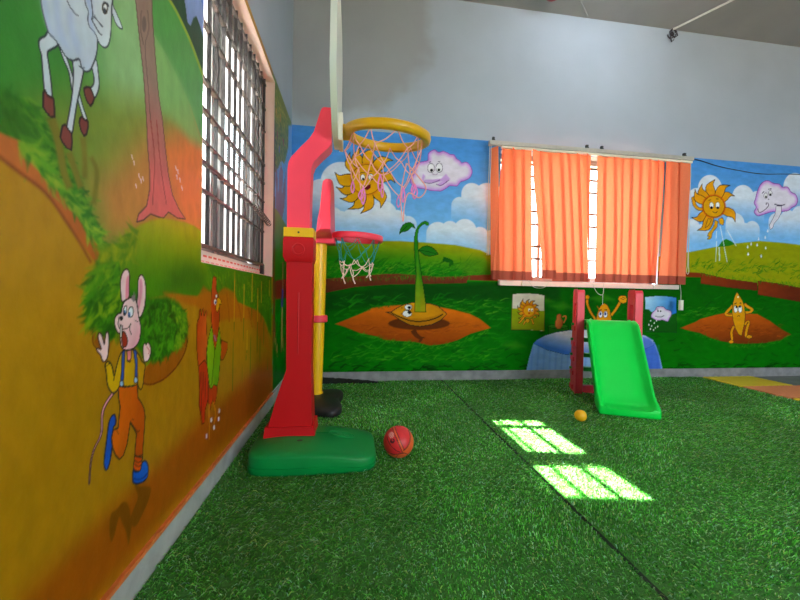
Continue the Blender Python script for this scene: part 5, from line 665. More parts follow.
LEFT_PAINT = [
('F',[(0.337,1.6336),(3.3484,5.2901),(4.0214,-1.3207),(0.324,-0.1128)],(176,128,14),{'g':((0.7488,0.8725),(0.9302,0.1333),(160,112,10)),'s':0}),
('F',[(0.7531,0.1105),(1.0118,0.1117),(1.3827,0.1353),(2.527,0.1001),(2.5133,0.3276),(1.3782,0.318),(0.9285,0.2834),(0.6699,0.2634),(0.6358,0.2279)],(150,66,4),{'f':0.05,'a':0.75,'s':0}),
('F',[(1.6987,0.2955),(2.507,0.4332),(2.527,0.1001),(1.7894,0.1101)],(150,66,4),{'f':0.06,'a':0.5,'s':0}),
('F',[(0.6353,0.5058),(0.7502,0.6225),(0.9247,0.6282),(1.3706,0.6179),(1.3744,0.4687),(0.8594,0.3924),(0.6356,0.3592)],(158,112,4),{'f':0.12,'a':0.6,'s':0}),
('F',[(0.3339,1.2147),(0.3329,1.0868),(0.4687,1.0479),(0.5535,1.045),(0.6342,1.0427),(0.6675,1.0462),(0.7052,1.0184),(0.7481,0.9866),(0.7844,0.9673),(0.8193,0.9403),(0.8549,0.8968),(1.4541,0.8819),(1.396,2.9636)],(52,128,40),{'f':0.006,'s':0,'g':((0.6852,1.1904),(1.0387,1.4232),(104,160,84))}),
('F',[(0.8646,1.5277),(0.9908,1.6458),(1.0379,1.4763),(1.0908,1.2587),(0.8844,1.1518),(0.8394,1.292)],(150,190,130),{'f':0.08,'a':0.8,'s':0}),
('F',[(0.6855,1.1139),(0.7957,1.2029),(0.9957,1.292),(1.3507,1.4147),(1.356,1.2013),(1.0458,0.9507),(0.8549,0.8968),(0.7844,0.9673)],(126,138,44),{'f':0.06,'a':0.8,'s':0}),
('F',[(0.8387,1.024),(0.9971,1.1894),(1.1173,1.2768),(1.3915,1.49),(1.4081,0.8598),(1.0462,0.9232),(0.9215,0.918),(0.8673,0.9097)],(206,124,58),{'f':0.07,'a':0.8,'s':0}),  # red light bounced onto the wall, painted in as orange
('F',[(1.1185,1.2129),(1.3937,1.4062),(1.4068,0.9089),(1.2127,1.001)],(232,120,60),{'f':0.06,'a':0.7,'s':0}),  # stronger bounce glow beside the window, also put into the mural colour
('F',[(0.9912,1.6208),(1.0469,1.5044),(1.1191,1.4907),(1.2033,1.4623),(1.2727,1.4267),(1.352,1.3616),(1.4046,1.3292),(1.3872,1.9806)],(74,150,64),{'f':0.003,'s':0,'g':((1.1129,1.5299),(1.3757,1.4269),(96,160,90))}),
('F',[(1.0189,1.5152),(1.0664,1.5022),(1.1303,1.4894),(1.2163,1.4637),(1.2875,1.4244),(1.3517,1.3722),(1.4046,1.3292),(1.2753,1.3104),(1.1448,1.3197),(1.0501,1.2945)],(124,180,96),{'f':0.03,'a':0.8,'s':0}),
('F',[(1.1215,1.6639),(1.1741,1.6652),(1.2325,1.6539),(1.2901,1.6361),(1.3542,1.6024),(1.3982,1.5713),(1.3872,1.9806),(1.0351,1.6607)],(40,72,50),{'f':0.002,'s':0}),
('F',[(1.1053,1.6542),(1.1141,1.6546),(1.127,1.6553),(1.1418,1.6557),(1.1561,1.6551),(1.1697,1.6534),(1.1839,1.6507),(1.1982,1.6474),(1.2125,1.6438),(1.2264,1.6402),(1.2401,1.6363),(1.2539,1.6317),(1.2682,1.6261),(1.2835,1.6188),(1.2997,1.61),(1.3157,1.601),(1.3301,1.5928),(1.3432,1.5857),(1.3552,1.579),(1.3652,1.5734),(1.3725,1.5693),(1.3885,1.5815),(1.3813,1.5856),(1.3711,1.5913),(1.3589,1.5981),(1.3457,1.6053),(1.331,1.6135),(1.3148,1.6227),(1.2983,1.6315),(1.2826,1.6389),(1.268,1.6446),(1.2538,1.6492),(1.2399,1.6531),(1.2257,1.6568),(1.2112,1.6603),(1.1965,1.6636),(1.182,1.6663),(1.168,1.6681),(1.1531,1.6686),(1.138,1.6681),(1.1249,1.6674),(1.116,1.6669)],(150,170,40),{'f':0.004}),
('F',[(1.217,1.7501),(1.231,1.7234),(1.2456,1.6832),(1.2668,1.6862),(1.2879,1.729),(1.3103,1.7532),(1.3343,1.744),(1.3681,1.7193),(1.3943,1.7161),(1.3844,2.0865),(1.2135,1.9171)],(132,150,206),{'f':0.002,'s':0}),
('F',[(1.3319,1.8398),(1.3567,1.8322),(1.3929,1.7665),(1.3872,1.9806),(1.3219,1.9212)],(60,90,190),{'f':0.004,'a':0.8,'s':0}),
('B',[(0.634,1.1131),(0.678,1.1184),(0.7049,1.0802),(0.7478,1.0433),(0.7842,0.9972),(0.8192,0.955),(0.8548,0.9122),(0.8194,0.934),(0.7482,0.9828),(0.7052,1.013),(0.664,1.0414),(0.6342,1.0396)],420,0.05,0.012,-28,30,[(30,104,16),(60,130,20),(96,150,30),(24,84,14)],{}),
('F',[(0.5535,1.0717),(0.634,1.11),(0.6673,1.1158),(0.6856,1.0849),(0.7152,1.049),(0.7012,1.0292),(0.664,1.0447),(0.6342,1.0412),(0.5535,1.0128)],(36,100,18),{'f':0.02,'a':0.7,'s':0}),
('F',[(0.333,1.094),(0.4687,1.0523),(0.5535,1.045),(0.6342,1.0427),(0.6675,1.0446),(0.7052,1.0166),(0.7481,0.9866),(0.7819,0.9686),(0.8137,0.9517),(0.8457,0.9064),(0.8645,0.869),(0.8372,0.8576),(0.7926,0.8983),(0.7601,0.9321),(0.7156,0.9734),(0.6677,0.9905),(0.6342,1.0051),(0.5535,1.0343),(0.4687,1.0479),(0.3329,1.0868)],(190,104,44),{'f':0.004,'s':0,'g':((0.6504,1.0307),(0.8253,0.9033),(176,90,30))}),
('F',[(0.5524,1.032),(0.5587,1.0299),(0.568,1.0268),(0.5788,1.0232),(0.5895,1.0193),(0.6,1.0151),(0.6112,1.0105),(0.6224,1.0057),(0.6329,1.0013),(0.6419,0.9978),(0.6496,0.9948),(0.6574,0.9918),(0.6663,0.9884),(0.6772,0.9846),(0.6893,0.9807),(0.7019,0.976),(0.7139,0.9697),(0.7254,0.9611),(0.7368,0.9505),(0.7478,0.9392),(0.7581,0.9287),(0.7672,0.9197),(0.7752,0.9116),(0.7828,0.9036),(0.7906,0.895),(0.7995,0.8848),(0.809,0.8734),(0.8175,0.863),(0.8237,0.8555),(0.8276,0.8576),(0.8216,0.8651),(0.813,0.8756),(0.8036,0.8871),(0.7947,0.8975),(0.7868,0.9063),(0.7793,0.9144),(0.7712,0.9227),(0.7621,0.9317),(0.7518,0.9423),(0.7407,0.9537),(0.7292,0.9646),(0.7173,0.9735),(0.7048,0.98),(0.692,0.9849),(0.6798,0.9889),(0.669,0.9926),(0.6601,0.9961),(0.6523,0.9991),(0.6445,1.0022),(0.6356,1.0057),(0.6251,1.0101),(0.6138,1.0149),(0.6025,1.0196),(0.5919,1.0238),(0.5811,1.0277),(0.5702,1.0314),(0.5609,1.0345),(0.5546,1.0366)],(128,60,24),{'f':0.006}),
('B',[(0.664,1.0513),(0.7051,1.0307),(0.7527,0.9918),(0.7974,0.9644),(0.8426,0.9233),(0.855,0.8901),(0.8309,0.9127),(0.7769,0.9594),(0.726,0.9948),(0.6858,1.0233),(0.664,1.0348)],260,0.04,0.012,-20,35,[(80,150,24),(110,160,30),(40,112,16),(140,170,40)],{}),
('F',[(0.7166,1.1043),(0.7191,1.1002),(0.7226,1.0942),(0.7264,1.0874),(0.7296,1.0804),(0.7322,1.073),(0.7346,1.0647),(0.7368,1.0562),(0.7389,1.048),(0.7408,1.0405),(0.7423,1.0331),(0.7441,1.0257),(0.7466,1.0183),(0.7502,1.0107),(0.7545,1.0031),(0.7587,0.9965),(0.7615,0.9919),(0.7773,1.0017),(0.7745,1.0066),(0.7706,1.0133),(0.7665,1.0208),(0.7634,1.0279),(0.7614,1.0347),(0.7599,1.0419),(0.7586,1.0496),(0.7569,1.0577),(0.7549,1.0662),(0.7528,1.0753),(0.7505,1.0843),(0.7478,1.0927),(0.7443,1.1007),(0.7404,1.1083),(0.7368,1.1146),(0.7345,1.119)],(116,112,28),{'f':0.006}),
('F',[(0.7586,1.0607),(0.7613,1.0555),(0.7652,1.0481),(0.7696,1.0396),(0.7738,1.0315),(0.7781,1.0233),(0.7826,1.0145),(0.7868,1.0065),(0.7897,1.0009),(0.8046,1.0093),(0.8019,1.0151),(0.7979,1.0234),(0.7934,1.0325),(0.7893,1.041),(0.7851,1.0494),(0.7809,1.0582),(0.7771,1.066),(0.7745,1.0714)],(116,112,28),{'f':0.006}),
('F',[(0.7938,1.1065),(0.7951,1.0994),(0.7969,1.0892),(0.7987,1.0777),(0.8,1.0669),(0.8006,1.056),(0.8008,1.0444),(0.8008,1.034),(0.8009,1.0267),(0.8144,1.031),(0.8147,1.0385),(0.815,1.0493),(0.8151,1.0615),(0.8148,1.0731),(0.8137,1.0847),(0.8122,1.0968),(0.8106,1.1074),(0.8096,1.1148)],(116,112,28),{'f':0.006}),
('F',[(0.8184,1.074),(0.8218,1.0706),(0.8269,1.066),(0.8317,1.0603),(0.8347,1.054),(0.8353,1.0461),(0.8346,1.0364),(0.8332,1.026),(0.8318,1.016),(0.8304,1.006),(0.8288,0.9958),(0.8272,0.9869),(0.8261,0.9806),(0.8405,0.9828),(0.8415,0.9892),(0.843,0.9984),(0.8446,1.0089),(0.8459,1.0191),(0.8472,1.0293),(0.8486,1.0401),(0.8493,1.0508),(0.8482,1.0605),(0.8443,1.0685),(0.8386,1.0749),(0.833,1.0796),(0.8294,1.0829)],(116,112,28),{'f':0.006}),
('F',[(0.9618,1.6677),(1.0293,1.7346),(1.0464,1.5364),(1.0625,1.4389),(1.079,1.3516),(1.1008,1.2921),(1.1185,1.2129),(1.1365,1.1456),(1.1608,1.0926),(1.1985,1.0619),(1.2457,1.037),(1.1928,1.0289),(1.1385,1.0353),(1.111,1.0114),(1.0846,1.0085),(1.0449,1.0081),(1.013,0.985),(0.983,0.9736),(0.9911,0.996),(1.026,1.0253),(1.0392,1.0721),(1.0384,1.1262),(1.0282,1.1896),(1.0227,1.2537),(1.0077,1.3638),(0.9894,1.4416),(0.9716,1.5286)],(146,112,100),{'g':((1.0302,1.3643),(1.0535,1.0763),(214,104,98)),'o':((96,60,50),0.004),'s':0}),  # trunk turns pink-red downwards: bounced red light put into its gradient
('F',[(1.0177,1.5038),(1.0171,1.4953),(1.0151,1.487),(1.012,1.4802),(1.0083,1.4759),(1.0046,1.4748),(1.0015,1.477),(0.9994,1.482),(0.9985,1.4893),(0.9991,1.4976),(1.0011,1.5058),(1.0041,1.5126),(1.0077,1.517),(1.0114,1.5183),(1.0146,1.5163),(1.0168,1.5112)],(104,80,76),{'f':0.003}),
('F',[(0.9951,1.5225),(0.994,1.5134),(0.9924,1.5002),(0.9913,1.486),(0.9915,1.4737),(0.9939,1.4634),(0.9979,1.4537),(1.0021,1.4454),(1.0049,1.4396),(1.0083,1.4424),(1.0054,1.4482),(1.0013,1.4565),(0.9973,1.4661),(0.9948,1.4763),(0.9946,1.4885),(0.9958,1.5027),(0.9974,1.5159),(0.9985,1.525)],(104,74,66),{}),
('F',[(1.0212,1.5432),(1.0226,1.5346),(1.0248,1.5223),(1.0265,1.5083),(1.0265,1.4947),(1.0235,1.4825),(1.0185,1.4703),(1.0137,1.4571),(1.0114,1.4418),(1.0126,1.424),(1.0157,1.4041),(1.0199,1.3826),(1.0239,1.3604),(1.0278,1.3348),(1.0323,1.3063),(1.0363,1.2801),(1.0392,1.2618),(1.0429,1.2638),(1.0401,1.2822),(1.0359,1.3084),(1.0315,1.3371),(1.0275,1.3627),(1.0235,1.3851),(1.0193,1.4066),(1.0161,1.4265),(1.015,1.4442),(1.0172,1.4592),(1.0219,1.4722),(1.027,1.4845),(1.0301,1.4972),(1.0301,1.5111),(1.0284,1.5252),(1.0262,1.5376),(1.0248,1.5462)],(104,74,66),{}),
('F',[(1.0388,1.2615),(1.0432,1.2445),(1.0497,1.2199),(1.0561,1.191),(1.06,1.1614),(1.06,1.1284),(1.0576,1.0915),(1.0546,1.0579),(1.0527,1.0348),(1.0556,1.0354),(1.0578,1.0587),(1.061,1.0924),(1.0637,1.1296),(1.0639,1.163),(1.0602,1.1929),(1.054,1.2221),(1.0476,1.2469),(1.0434,1.2641)],(150,52,56),{}),
('F',[(1.0676,1.2757),(1.0714,1.2546),(1.0768,1.224),(1.0834,1.1899),(1.0904,1.1585),(1.0989,1.1291),(1.109,1.0989),(1.1185,1.0719),(1.1252,1.0528),(1.1285,1.0539),(1.122,1.0732),(1.1127,1.1003),(1.1029,1.1307),(1.0945,1.1603),(1.0877,1.1918),(1.0814,1.2262),(1.0761,1.2571),(1.0725,1.2783)],(150,52,56),{}),
('F',[(0.9583,1.1363),(0.9631,1.1259),(0.9663,1.1274),(0.9629,1.1387)],(225,200,205),{}),
('F',[(0.9664,1.1245),(0.9713,1.1138),(0.9745,1.1154),(0.9711,1.1269)],(225,200,205),{}),
('F',[(0.9873,1.099),(0.9925,1.0879),(0.9958,1.0894),(0.9922,1.1013)],(225,200,205),{}),
('F',[(0.9959,1.089),(1.0012,1.0777),(1.0046,1.0792),(1.0009,1.0912)],(225,200,205),{}),
('F',[(1.0044,1.097),(1.0099,1.0857),(1.0133,1.0872),(1.0096,1.0993)],(225,200,205),{}),
('F',[(0.9752,1.0695),(0.9803,1.0584),(0.9835,1.0598),(0.98,1.0716)],(225,200,205),{}),
('F',[(1.1736,1.1871),(1.1812,1.1744),(1.1861,1.1766),(1.1808,1.1904)],(225,200,205),{}),
('F',[(1.1861,1.1791),(1.1939,1.1662),(1.1989,1.1684),(1.1935,1.1824)],(225,200,205),{}),
('F',[(1.1992,1.1584),(1.2072,1.1452),(1.2123,1.1473),(1.2067,1.1616)],(225,200,205),{}),
('F',[(1.2126,1.1372),(1.2208,1.1236),(1.226,1.1257),(1.2203,1.1403)],(225,200,205),{}),
('F',[(1.1803,1.1615),(1.188,1.1485),(1.1929,1.1506),(1.1875,1.1647)],(225,200,205),{}),
('F',[(0.825,1.2783),(0.8379,1.291),(0.844,1.2693),(0.8472,1.2454),(0.8429,1.2257),(0.8342,1.2091),(0.827,1.2145),(0.8227,1.2225),(0.8305,1.2355),(0.8316,1.2509),(0.8274,1.2631)],(196,206,216),{'o':((44,48,60),0.0032),'s':1}),
('F',[(0.8035,1.2104),(0.8116,1.2186),(0.8213,1.2232),(0.8284,1.2153),(0.8331,1.2074),(0.8286,1.1944),(0.8218,1.1845),(0.8118,1.1895),(0.8063,1.1988)],(124,60,54),{'o':((44,30,30),0.004)}),
('F',[(0.7421,1.254),(0.7512,1.249),(0.7606,1.2439),(0.7703,1.2271),(0.7828,1.2034),(0.7931,1.1914),(0.8012,1.1735),(0.8135,1.1511),(0.804,1.1495),(0.7933,1.1674),(0.7855,1.1831),(0.773,1.1898),(0.7655,1.2202),(0.7536,1.2355)],(196,206,216),{'o':((44,48,60),0.0032),'s':1}),
('F',[(0.7935,1.1443),(0.7987,1.1507),(0.8067,1.1478),(0.8149,1.1507),(0.8166,1.1402),(0.8118,1.1214),(0.8048,1.1141),(0.7963,1.1224),(0.792,1.1345)],(124,60,54),{'o':((44,30,30),0.004)}),
('F',[(0.775,1.2535),(0.7952,1.2629),(0.8032,1.2519),(0.7994,1.2293),(0.7931,1.2014),(0.7856,1.1692),(0.7795,1.1344),(0.774,1.1062),(0.7662,1.1076),(0.7614,1.1121),(0.7672,1.1439),(0.7719,1.1697),(0.7754,1.199),(0.7766,1.2311)],(196,206,216),{'o':((44,48,60),0.0032),'s':1}),
('F',[(0.7509,1.109),(0.7578,1.1152),(0.7626,1.1107),(0.773,1.1048),(0.7741,1.0886),(0.7727,1.0724),(0.7616,1.0717),(0.7511,1.0788),(0.7462,1.0861)],(124,60,54),{'o':((44,30,30),0.004)}),
('F',[(0.7246,1.2707),(0.7173,1.2617),(0.7122,1.2508),(0.7042,1.2415),(0.6999,1.2324),(0.7012,1.2219),(0.7052,1.2124),(0.7077,1.1876),(0.7115,1.1545),(0.7168,1.1468),(0.7274,1.1499),(0.7251,1.1804),(0.7207,1.2049),(0.7177,1.2244),(0.7248,1.2355),(0.7377,1.2509),(0.7466,1.2682)],(196,206,216),{'o':((44,48,60),0.0032),'s':1}),
('F',[(0.7095,1.148),(0.7127,1.1552),(0.7179,1.1492),(0.7274,1.1497),(0.7308,1.1509),(0.7331,1.1337),(0.7331,1.1181),(0.7254,1.1133),(0.7162,1.1168),(0.7092,1.123)],(124,60,54),{'o':((44,30,30),0.004)}),
('F',[(0.6977,1.4058),(0.7029,1.3173),(0.707,1.2927),(0.7132,1.2763),(0.7205,1.2622),(0.7311,1.2609),(0.7421,1.2558),(0.7512,1.249),(0.7606,1.2449),(0.775,1.2486),(0.7901,1.2625),(0.794,1.2581),(0.798,1.2486),(0.8073,1.2474),(0.8196,1.2571),(0.8279,1.2739),(0.8364,1.2964),(0.8406,1.3163),(0.8419,1.3364),(0.8505,1.3856),(0.8621,1.46),(0.8611,1.5678)],(196,206,216),{'o':((44,48,60),0.0032),'s':1,'g':((0.7461,1.3425),(0.7702,1.2464),(176,188,206))}),
('F',[(0.7285,1.3461),(0.7416,1.3535),(0.7463,1.3054),(0.7604,1.2781),(0.77,1.2657),(0.7466,1.2608),(0.7331,1.2861)],(168,182,212),{'f':0.012,'a':0.8,'s':1}),
('F',[(0.7601,1.3274),(0.7744,1.3464),(0.7796,1.3114),(0.795,1.2928),(0.79,1.2674),(0.7699,1.2849)],(168,182,212),{'f':0.012,'a':0.8,'s':1}),
('F',[(0.7039,1.3146),(0.716,1.3177),(0.7246,1.2779),(0.7333,1.2624),(0.7204,1.2658),(0.7101,1.2846)],(172,184,212),{'f':0.01,'a':0.8,'s':1}),
('F',[(0.759,1.3527),(0.7606,1.3513),(0.763,1.3491),(0.7657,1.3469),(0.7686,1.3452),(0.7716,1.3442),(0.775,1.3436),(0.7782,1.3434),(0.7811,1.3433),(0.7836,1.3436),(0.7859,1.3442),(0.7877,1.3449),(0.7889,1.3453),(0.79,1.3478),(0.7887,1.3473),(0.787,1.3466),(0.785,1.3461),(0.7826,1.3458),(0.7798,1.3458),(0.7766,1.3461),(0.7734,1.3467),(0.7704,1.3476),(0.7676,1.3492),(0.7649,1.3514),(0.7625,1.3536),(0.7609,1.355)],(60,64,80),{}),
('F',[(0.7624,1.2443),(0.765,1.245),(0.7687,1.2459),(0.7731,1.2473),(0.7774,1.2492),(0.7817,1.2521),(0.7862,1.2557),(0.7902,1.2591),(0.793,1.2614),(0.7923,1.263),(0.7896,1.2606),(0.7857,1.2573),(0.7814,1.2539),(0.7776,1.2513),(0.7739,1.2496),(0.7697,1.2483),(0.766,1.2474),(0.7635,1.2467)],(60,64,80),{}),
('F',[(0.7896,1.2465),(0.7916,1.2469),(0.7945,1.2474),(0.7976,1.2482),(0.8004,1.2492),(0.8028,1.2509),(0.8046,1.2528),(0.8058,1.2544),(0.8067,1.2554),(0.8051,1.2559),(0.8043,1.2548),(0.8032,1.2534),(0.8021,1.2522),(0.8008,1.2513),(0.7986,1.2505),(0.7956,1.2497),(0.7927,1.2492),(0.7907,1.2487)],(60,64,80),{}),
('F',[(0.7741,1.2489),(0.7747,1.2201),(0.7767,1.2214),(0.776,1.2503)],(60,64,80),{}),
('F',[(0.8807,1.5205),(0.8879,1.455),(0.8982,1.4429),(0.9104,1.434),(0.9205,1.4254),(0.9216,1.4206),(0.9124,1.4146),(0.8985,1.4156),(0.8899,1.425),(0.8848,1.4389),(0.8774,1.5175)],(196,206,216),{'o':((44,48,60),0.0032),'s':1}),
('F',[(0.7964,1.4638),(0.8049,1.391),(0.8145,1.3763),(0.8133,1.3569),(0.8189,1.3468),(0.8302,1.3458),(0.8375,1.3427),(0.8449,1.3342),(0.8555,1.3326),(0.8658,1.3367),(0.8743,1.3483),(0.8799,1.3657),(0.883,1.3881),(0.8843,1.4161),(0.8847,1.4434),(0.8877,1.4729),(0.887,1.5486)],(196,206,216),{'o':((44,48,60),0.0032),'s':1,'g':((0.8214,1.3839),(0.8755,1.3826),(206,214,220))}),
('F',[(0.8021,1.4008),(0.8211,1.4168),(0.827,1.3801),(0.8272,1.3593),(0.8331,1.3448),(0.8217,1.3468),(0.816,1.359),(0.8158,1.3795)],(160,176,210),{'f':0.008,'a':0.85,'s':1}),
('F',[(0.8196,1.4113),(0.8209,1.405),(0.8227,1.3959),(0.8245,1.3863),(0.8255,1.3788),(0.8252,1.3743),(0.8241,1.3715),(0.8229,1.3688),(0.8228,1.3662),(0.8242,1.364),(0.8263,1.3625),(0.8289,1.3613),(0.8316,1.3599),(0.8343,1.3583),(0.8374,1.3565),(0.8405,1.355),(0.8434,1.3538),(0.8462,1.3534),(0.8489,1.3535),(0.8512,1.3538),(0.8527,1.354),(0.8549,1.3574),(0.8533,1.3572),(0.8511,1.3569),(0.8486,1.3568),(0.8461,1.3572),(0.8433,1.3582),(0.8402,1.3598),(0.8371,1.3615),(0.8343,1.3632),(0.8316,1.3645),(0.8291,1.3657),(0.827,1.3671),(0.8258,1.3689),(0.8259,1.3706),(0.8269,1.3727),(0.8282,1.3763),(0.8286,1.3813),(0.8276,1.389),(0.8258,1.3986),(0.8239,1.4078),(0.8226,1.4141)],(60,64,80),{}),
('F',[(0.8315,1.3765),(0.8335,1.3762),(0.8365,1.3758),(0.8399,1.3753),(0.8432,1.3749),(0.8464,1.3745),(0.8499,1.374),(0.8531,1.3736),(0.8553,1.3733),(0.8581,1.377),(0.8559,1.3773),(0.8527,1.3777),(0.8492,1.3782),(0.8459,1.3786),(0.8427,1.379),(0.8393,1.3795),(0.8362,1.3798),(0.8341,1.3801)],(60,64,80),{}),
('F',[(0.8254,1.3657),(0.8353,1.3839),(0.8331,1.3833),(0.8233,1.3652)],(60,64,80),{}),
('F',[(0.8706,1.4276),(0.8703,1.4238),(0.8692,1.4197),(0.8676,1.4159),(0.8655,1.4126),(0.8632,1.4102),(0.8609,1.409),(0.8588,1.4089),(0.8572,1.4101),(0.8561,1.4124),(0.8557,1.4156),(0.856,1.4193),(0.857,1.4233),(0.8586,1.4271),(0.8607,1.4304),(0.863,1.4328),(0.8653,1.4341),(0.8674,1.4342),(0.8691,1.4331),(0.8702,1.4308)],(225,228,230),{'o':((45,35,25),0.004)}),
('F',[(0.8659,1.4183),(0.8658,1.4162),(0.8652,1.414),(0.8643,1.4119),(0.8632,1.4101),(0.8619,1.4088),(0.8607,1.4082),(0.8596,1.4082),(0.8587,1.4089),(0.8581,1.4102),(0.8579,1.4119),(0.8581,1.414),(0.8586,1.4162),(0.8595,1.4183),(0.8606,1.4201),(0.8618,1.4214),(0.8631,1.4221),(0.8642,1.4221),(0.8651,1.4214),(0.8657,1.4201)],(40,50,60),{}),
('F',[(0.8575,1.426),(0.8586,1.4276),(0.86,1.4298),(0.8613,1.4317),(0.8623,1.4327),(0.8638,1.4336),(0.8662,1.4345),(0.8685,1.4352),(0.8703,1.4353),(0.8714,1.4348),(0.8722,1.4337),(0.8727,1.4324),(0.8732,1.4315),(0.8769,1.4352),(0.8765,1.4361),(0.8759,1.4374),(0.8749,1.4387),(0.8733,1.4394),(0.871,1.4392),(0.8683,1.4384),(0.8654,1.4372),(0.8624,1.4354),(0.8596,1.4326),(0.8574,1.4296),(0.8559,1.4271),(0.8549,1.4256)],(40,44,60),{}),
('F',[(0.849,0.8674),(0.8675,0.8873),(0.897,0.9026),(0.9288,0.9142),(0.959,0.9437),(0.9958,0.9684),(1.0452,0.9904),(1.095,1.0065),(1.1622,1.0177),(1.239,1.0257),(1.312,1.0265),(1.369,1.0192),(1.4532,0.9131),(1.8183,0.9262),(2.4774,0.9236),(2.504,0.4822),(2.4135,0.5604),(2.3041,0.6347),(2.1602,0.6922),(1.9421,0.7236),(1.7949,0.7483),(1.6555,0.7966),(1.5389,0.7794),(1.4374,0.7956),(1.3336,0.7807),(1.1912,0.788),(1.0988,0.7823),(1.0027,0.7723),(0.8881,0.7744)],(170,164,6),{'f':0.006,'s':0,'g':((1.1221,1.0019),(1.1254,0.8149),(64,128,6))}),
('F',[(1.4068,0.9089),(1.8187,0.9164),(2.4782,0.91),(2.5032,0.4962),(2.2535,0.663),(1.825,0.7576),(1.5063,0.804)],(48,118,8),{'f':0.02,'a':0.9,'s':0}),
('B',[(0.855,0.8857),(0.9399,0.9208),(1.0001,0.9666),(0.9598,0.8787),(0.8709,0.8606)],120,0.045,0.016,-150,35,[(140,150,14),(110,138,14),(80,124,12)],{}),
('F',[(1.1417,0.8548),(1.2489,0.888),(1.3474,0.8819),(1.4171,0.8641),(1.3829,0.8102),(1.2722,0.7982),(1.1543,0.8065)],(40,96,8),{'f':0.05,'a':0.7,'s':0}),
('B',[(1.4163,0.8946),(2.479,0.8963),(2.4923,0.6768),(2.159,0.716),(1.8246,0.7676),(1.5825,0.8134),(1.4187,0.8031)],520,0.07,0.008,-62,22,[(90,150,12),(50,125,10),(130,160,20),(30,92,8)],{}),
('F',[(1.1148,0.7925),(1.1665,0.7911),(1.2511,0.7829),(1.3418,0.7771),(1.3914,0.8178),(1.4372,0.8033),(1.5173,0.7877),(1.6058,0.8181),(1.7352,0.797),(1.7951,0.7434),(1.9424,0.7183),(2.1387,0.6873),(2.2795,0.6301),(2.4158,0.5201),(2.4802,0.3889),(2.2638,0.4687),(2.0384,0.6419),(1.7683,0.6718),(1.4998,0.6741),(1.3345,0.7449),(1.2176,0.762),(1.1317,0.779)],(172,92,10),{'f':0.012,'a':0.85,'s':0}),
('F',[(1.4898,0.7791),(1.4944,0.7711),(1.5011,0.7596),(1.5078,0.7466),(1.5126,0.7343),(1.5147,0.7221),(1.5151,0.7091),(1.5149,0.6975),(1.5149,0.6893),(1.5255,0.6885),(1.5261,0.6966),(1.5268,0.7084),(1.5268,0.7216),(1.5252,0.7343),(1.5207,0.747),(1.5143,0.7603),(1.508,0.7721),(1.5038,0.7802)],(146,70,6),{'f':0.004,'a':0.8}),
('F',[(1.6222,0.796),(1.6275,0.7842),(1.6352,0.767),(1.6434,0.7476),(1.6503,0.7291),(1.6555,0.7105),(1.6601,0.6907),(1.6638,0.6729),(1.6665,0.6605),(1.6795,0.6597),(1.6773,0.6722),(1.6742,0.6901),(1.6702,0.7101),(1.6654,0.729),(1.659,0.7479),(1.6512,0.7676),(1.644,0.785),(1.6391,0.797)],(146,70,6),{'f':0.004,'a':0.8}),
('F',[(1.7851,0.738),(1.7915,0.73),(1.8006,0.7183),(1.8103,0.7051),(1.8184,0.6927),(1.8245,0.6802),(1.8298,0.6669),(1.834,0.655),(1.8372,0.6467),(1.853,0.6459),(1.8506,0.6543),(1.847,0.6663),(1.8424,0.6798),(1.8368,0.6926),(1.8291,0.7055),(1.8199,0.719),(1.8113,0.7308),(1.8055,0.739)],(146,70,6),{'f':0.004,'a':0.8}),
('F',[(1.9482,0.712),(1.9554,0.7021),(1.9658,0.6877),(1.9775,0.6715),(1.9887,0.6559),(2.0,0.6401),(2.0121,0.6232),(2.0231,0.608),(2.031,0.5972),(2.0501,0.5965),(2.0431,0.6073),(2.0328,0.6227),(2.0214,0.6397),(2.0107,0.6556),(2.0002,0.6714),(1.9891,0.6879),(1.9794,0.7024),(1.9728,0.7125)],(146,70,6),{'f':0.004,'a':0.8}),
('F',[(0.8379,0.7753),(0.8324,0.7279),(0.8328,0.6846),(0.8508,0.6644),(0.8762,0.6488),(0.8959,0.6806),(0.8689,0.734)],(140,78,6),{'f':0.006,'s':0}),
('F',[(0.8337,0.7365),(0.8328,0.7265),(0.8313,0.7119),(0.8305,0.6967),(0.8312,0.6846),(0.8348,0.6766),(0.8404,0.6707),(0.846,0.6665),(0.8498,0.6636),(0.8519,0.6651),(0.8481,0.6681),(0.8427,0.672),(0.8376,0.6773),(0.8344,0.6846),(0.8337,0.6962),(0.8345,0.7114),(0.836,0.726),(0.8369,0.7361)],(104,54,6),{}),
('F',[(1.0144,0.5682),(1.0147,0.5466),(1.0521,0.5327),(1.1138,0.5299),(1.1896,0.5494),(1.2415,0.5849),(1.2723,0.6309),(1.2748,0.6785),(1.1575,0.6306),(1.051,0.6043)],(150,82,6),{'f':0.006,'s':0}),
('F',[(1.0135,0.5472),(1.0195,0.5446),(1.0285,0.5406),(1.0398,0.5363),(1.0525,0.5331),(1.0663,0.531),(1.0818,0.5297),(1.0986,0.5293),(1.1161,0.5304),(1.1346,0.5333),(1.1545,0.5377),(1.1744,0.5435),(1.1931,0.5503),(1.2101,0.5584),(1.2261,0.5677),(1.2405,0.578),(1.2526,0.5889),(1.2619,0.6015),(1.2685,0.6154),(1.2731,0.628),(1.2764,0.6368),(1.2678,0.6387),(1.2643,0.63),(1.2596,0.6176),(1.253,0.6041),(1.244,0.592),(1.2322,0.5816),(1.2181,0.5716),(1.2025,0.5625),(1.186,0.5548),(1.1679,0.5481),(1.1484,0.5425),(1.1291,0.5382),(1.1114,0.5354),(1.0949,0.5344),(1.0789,0.5348),(1.0642,0.5361),(1.0516,0.538),(1.0406,0.5408),(1.0305,0.5447),(1.0219,0.5486),(1.0158,0.5513)],(112,50,6),{}),
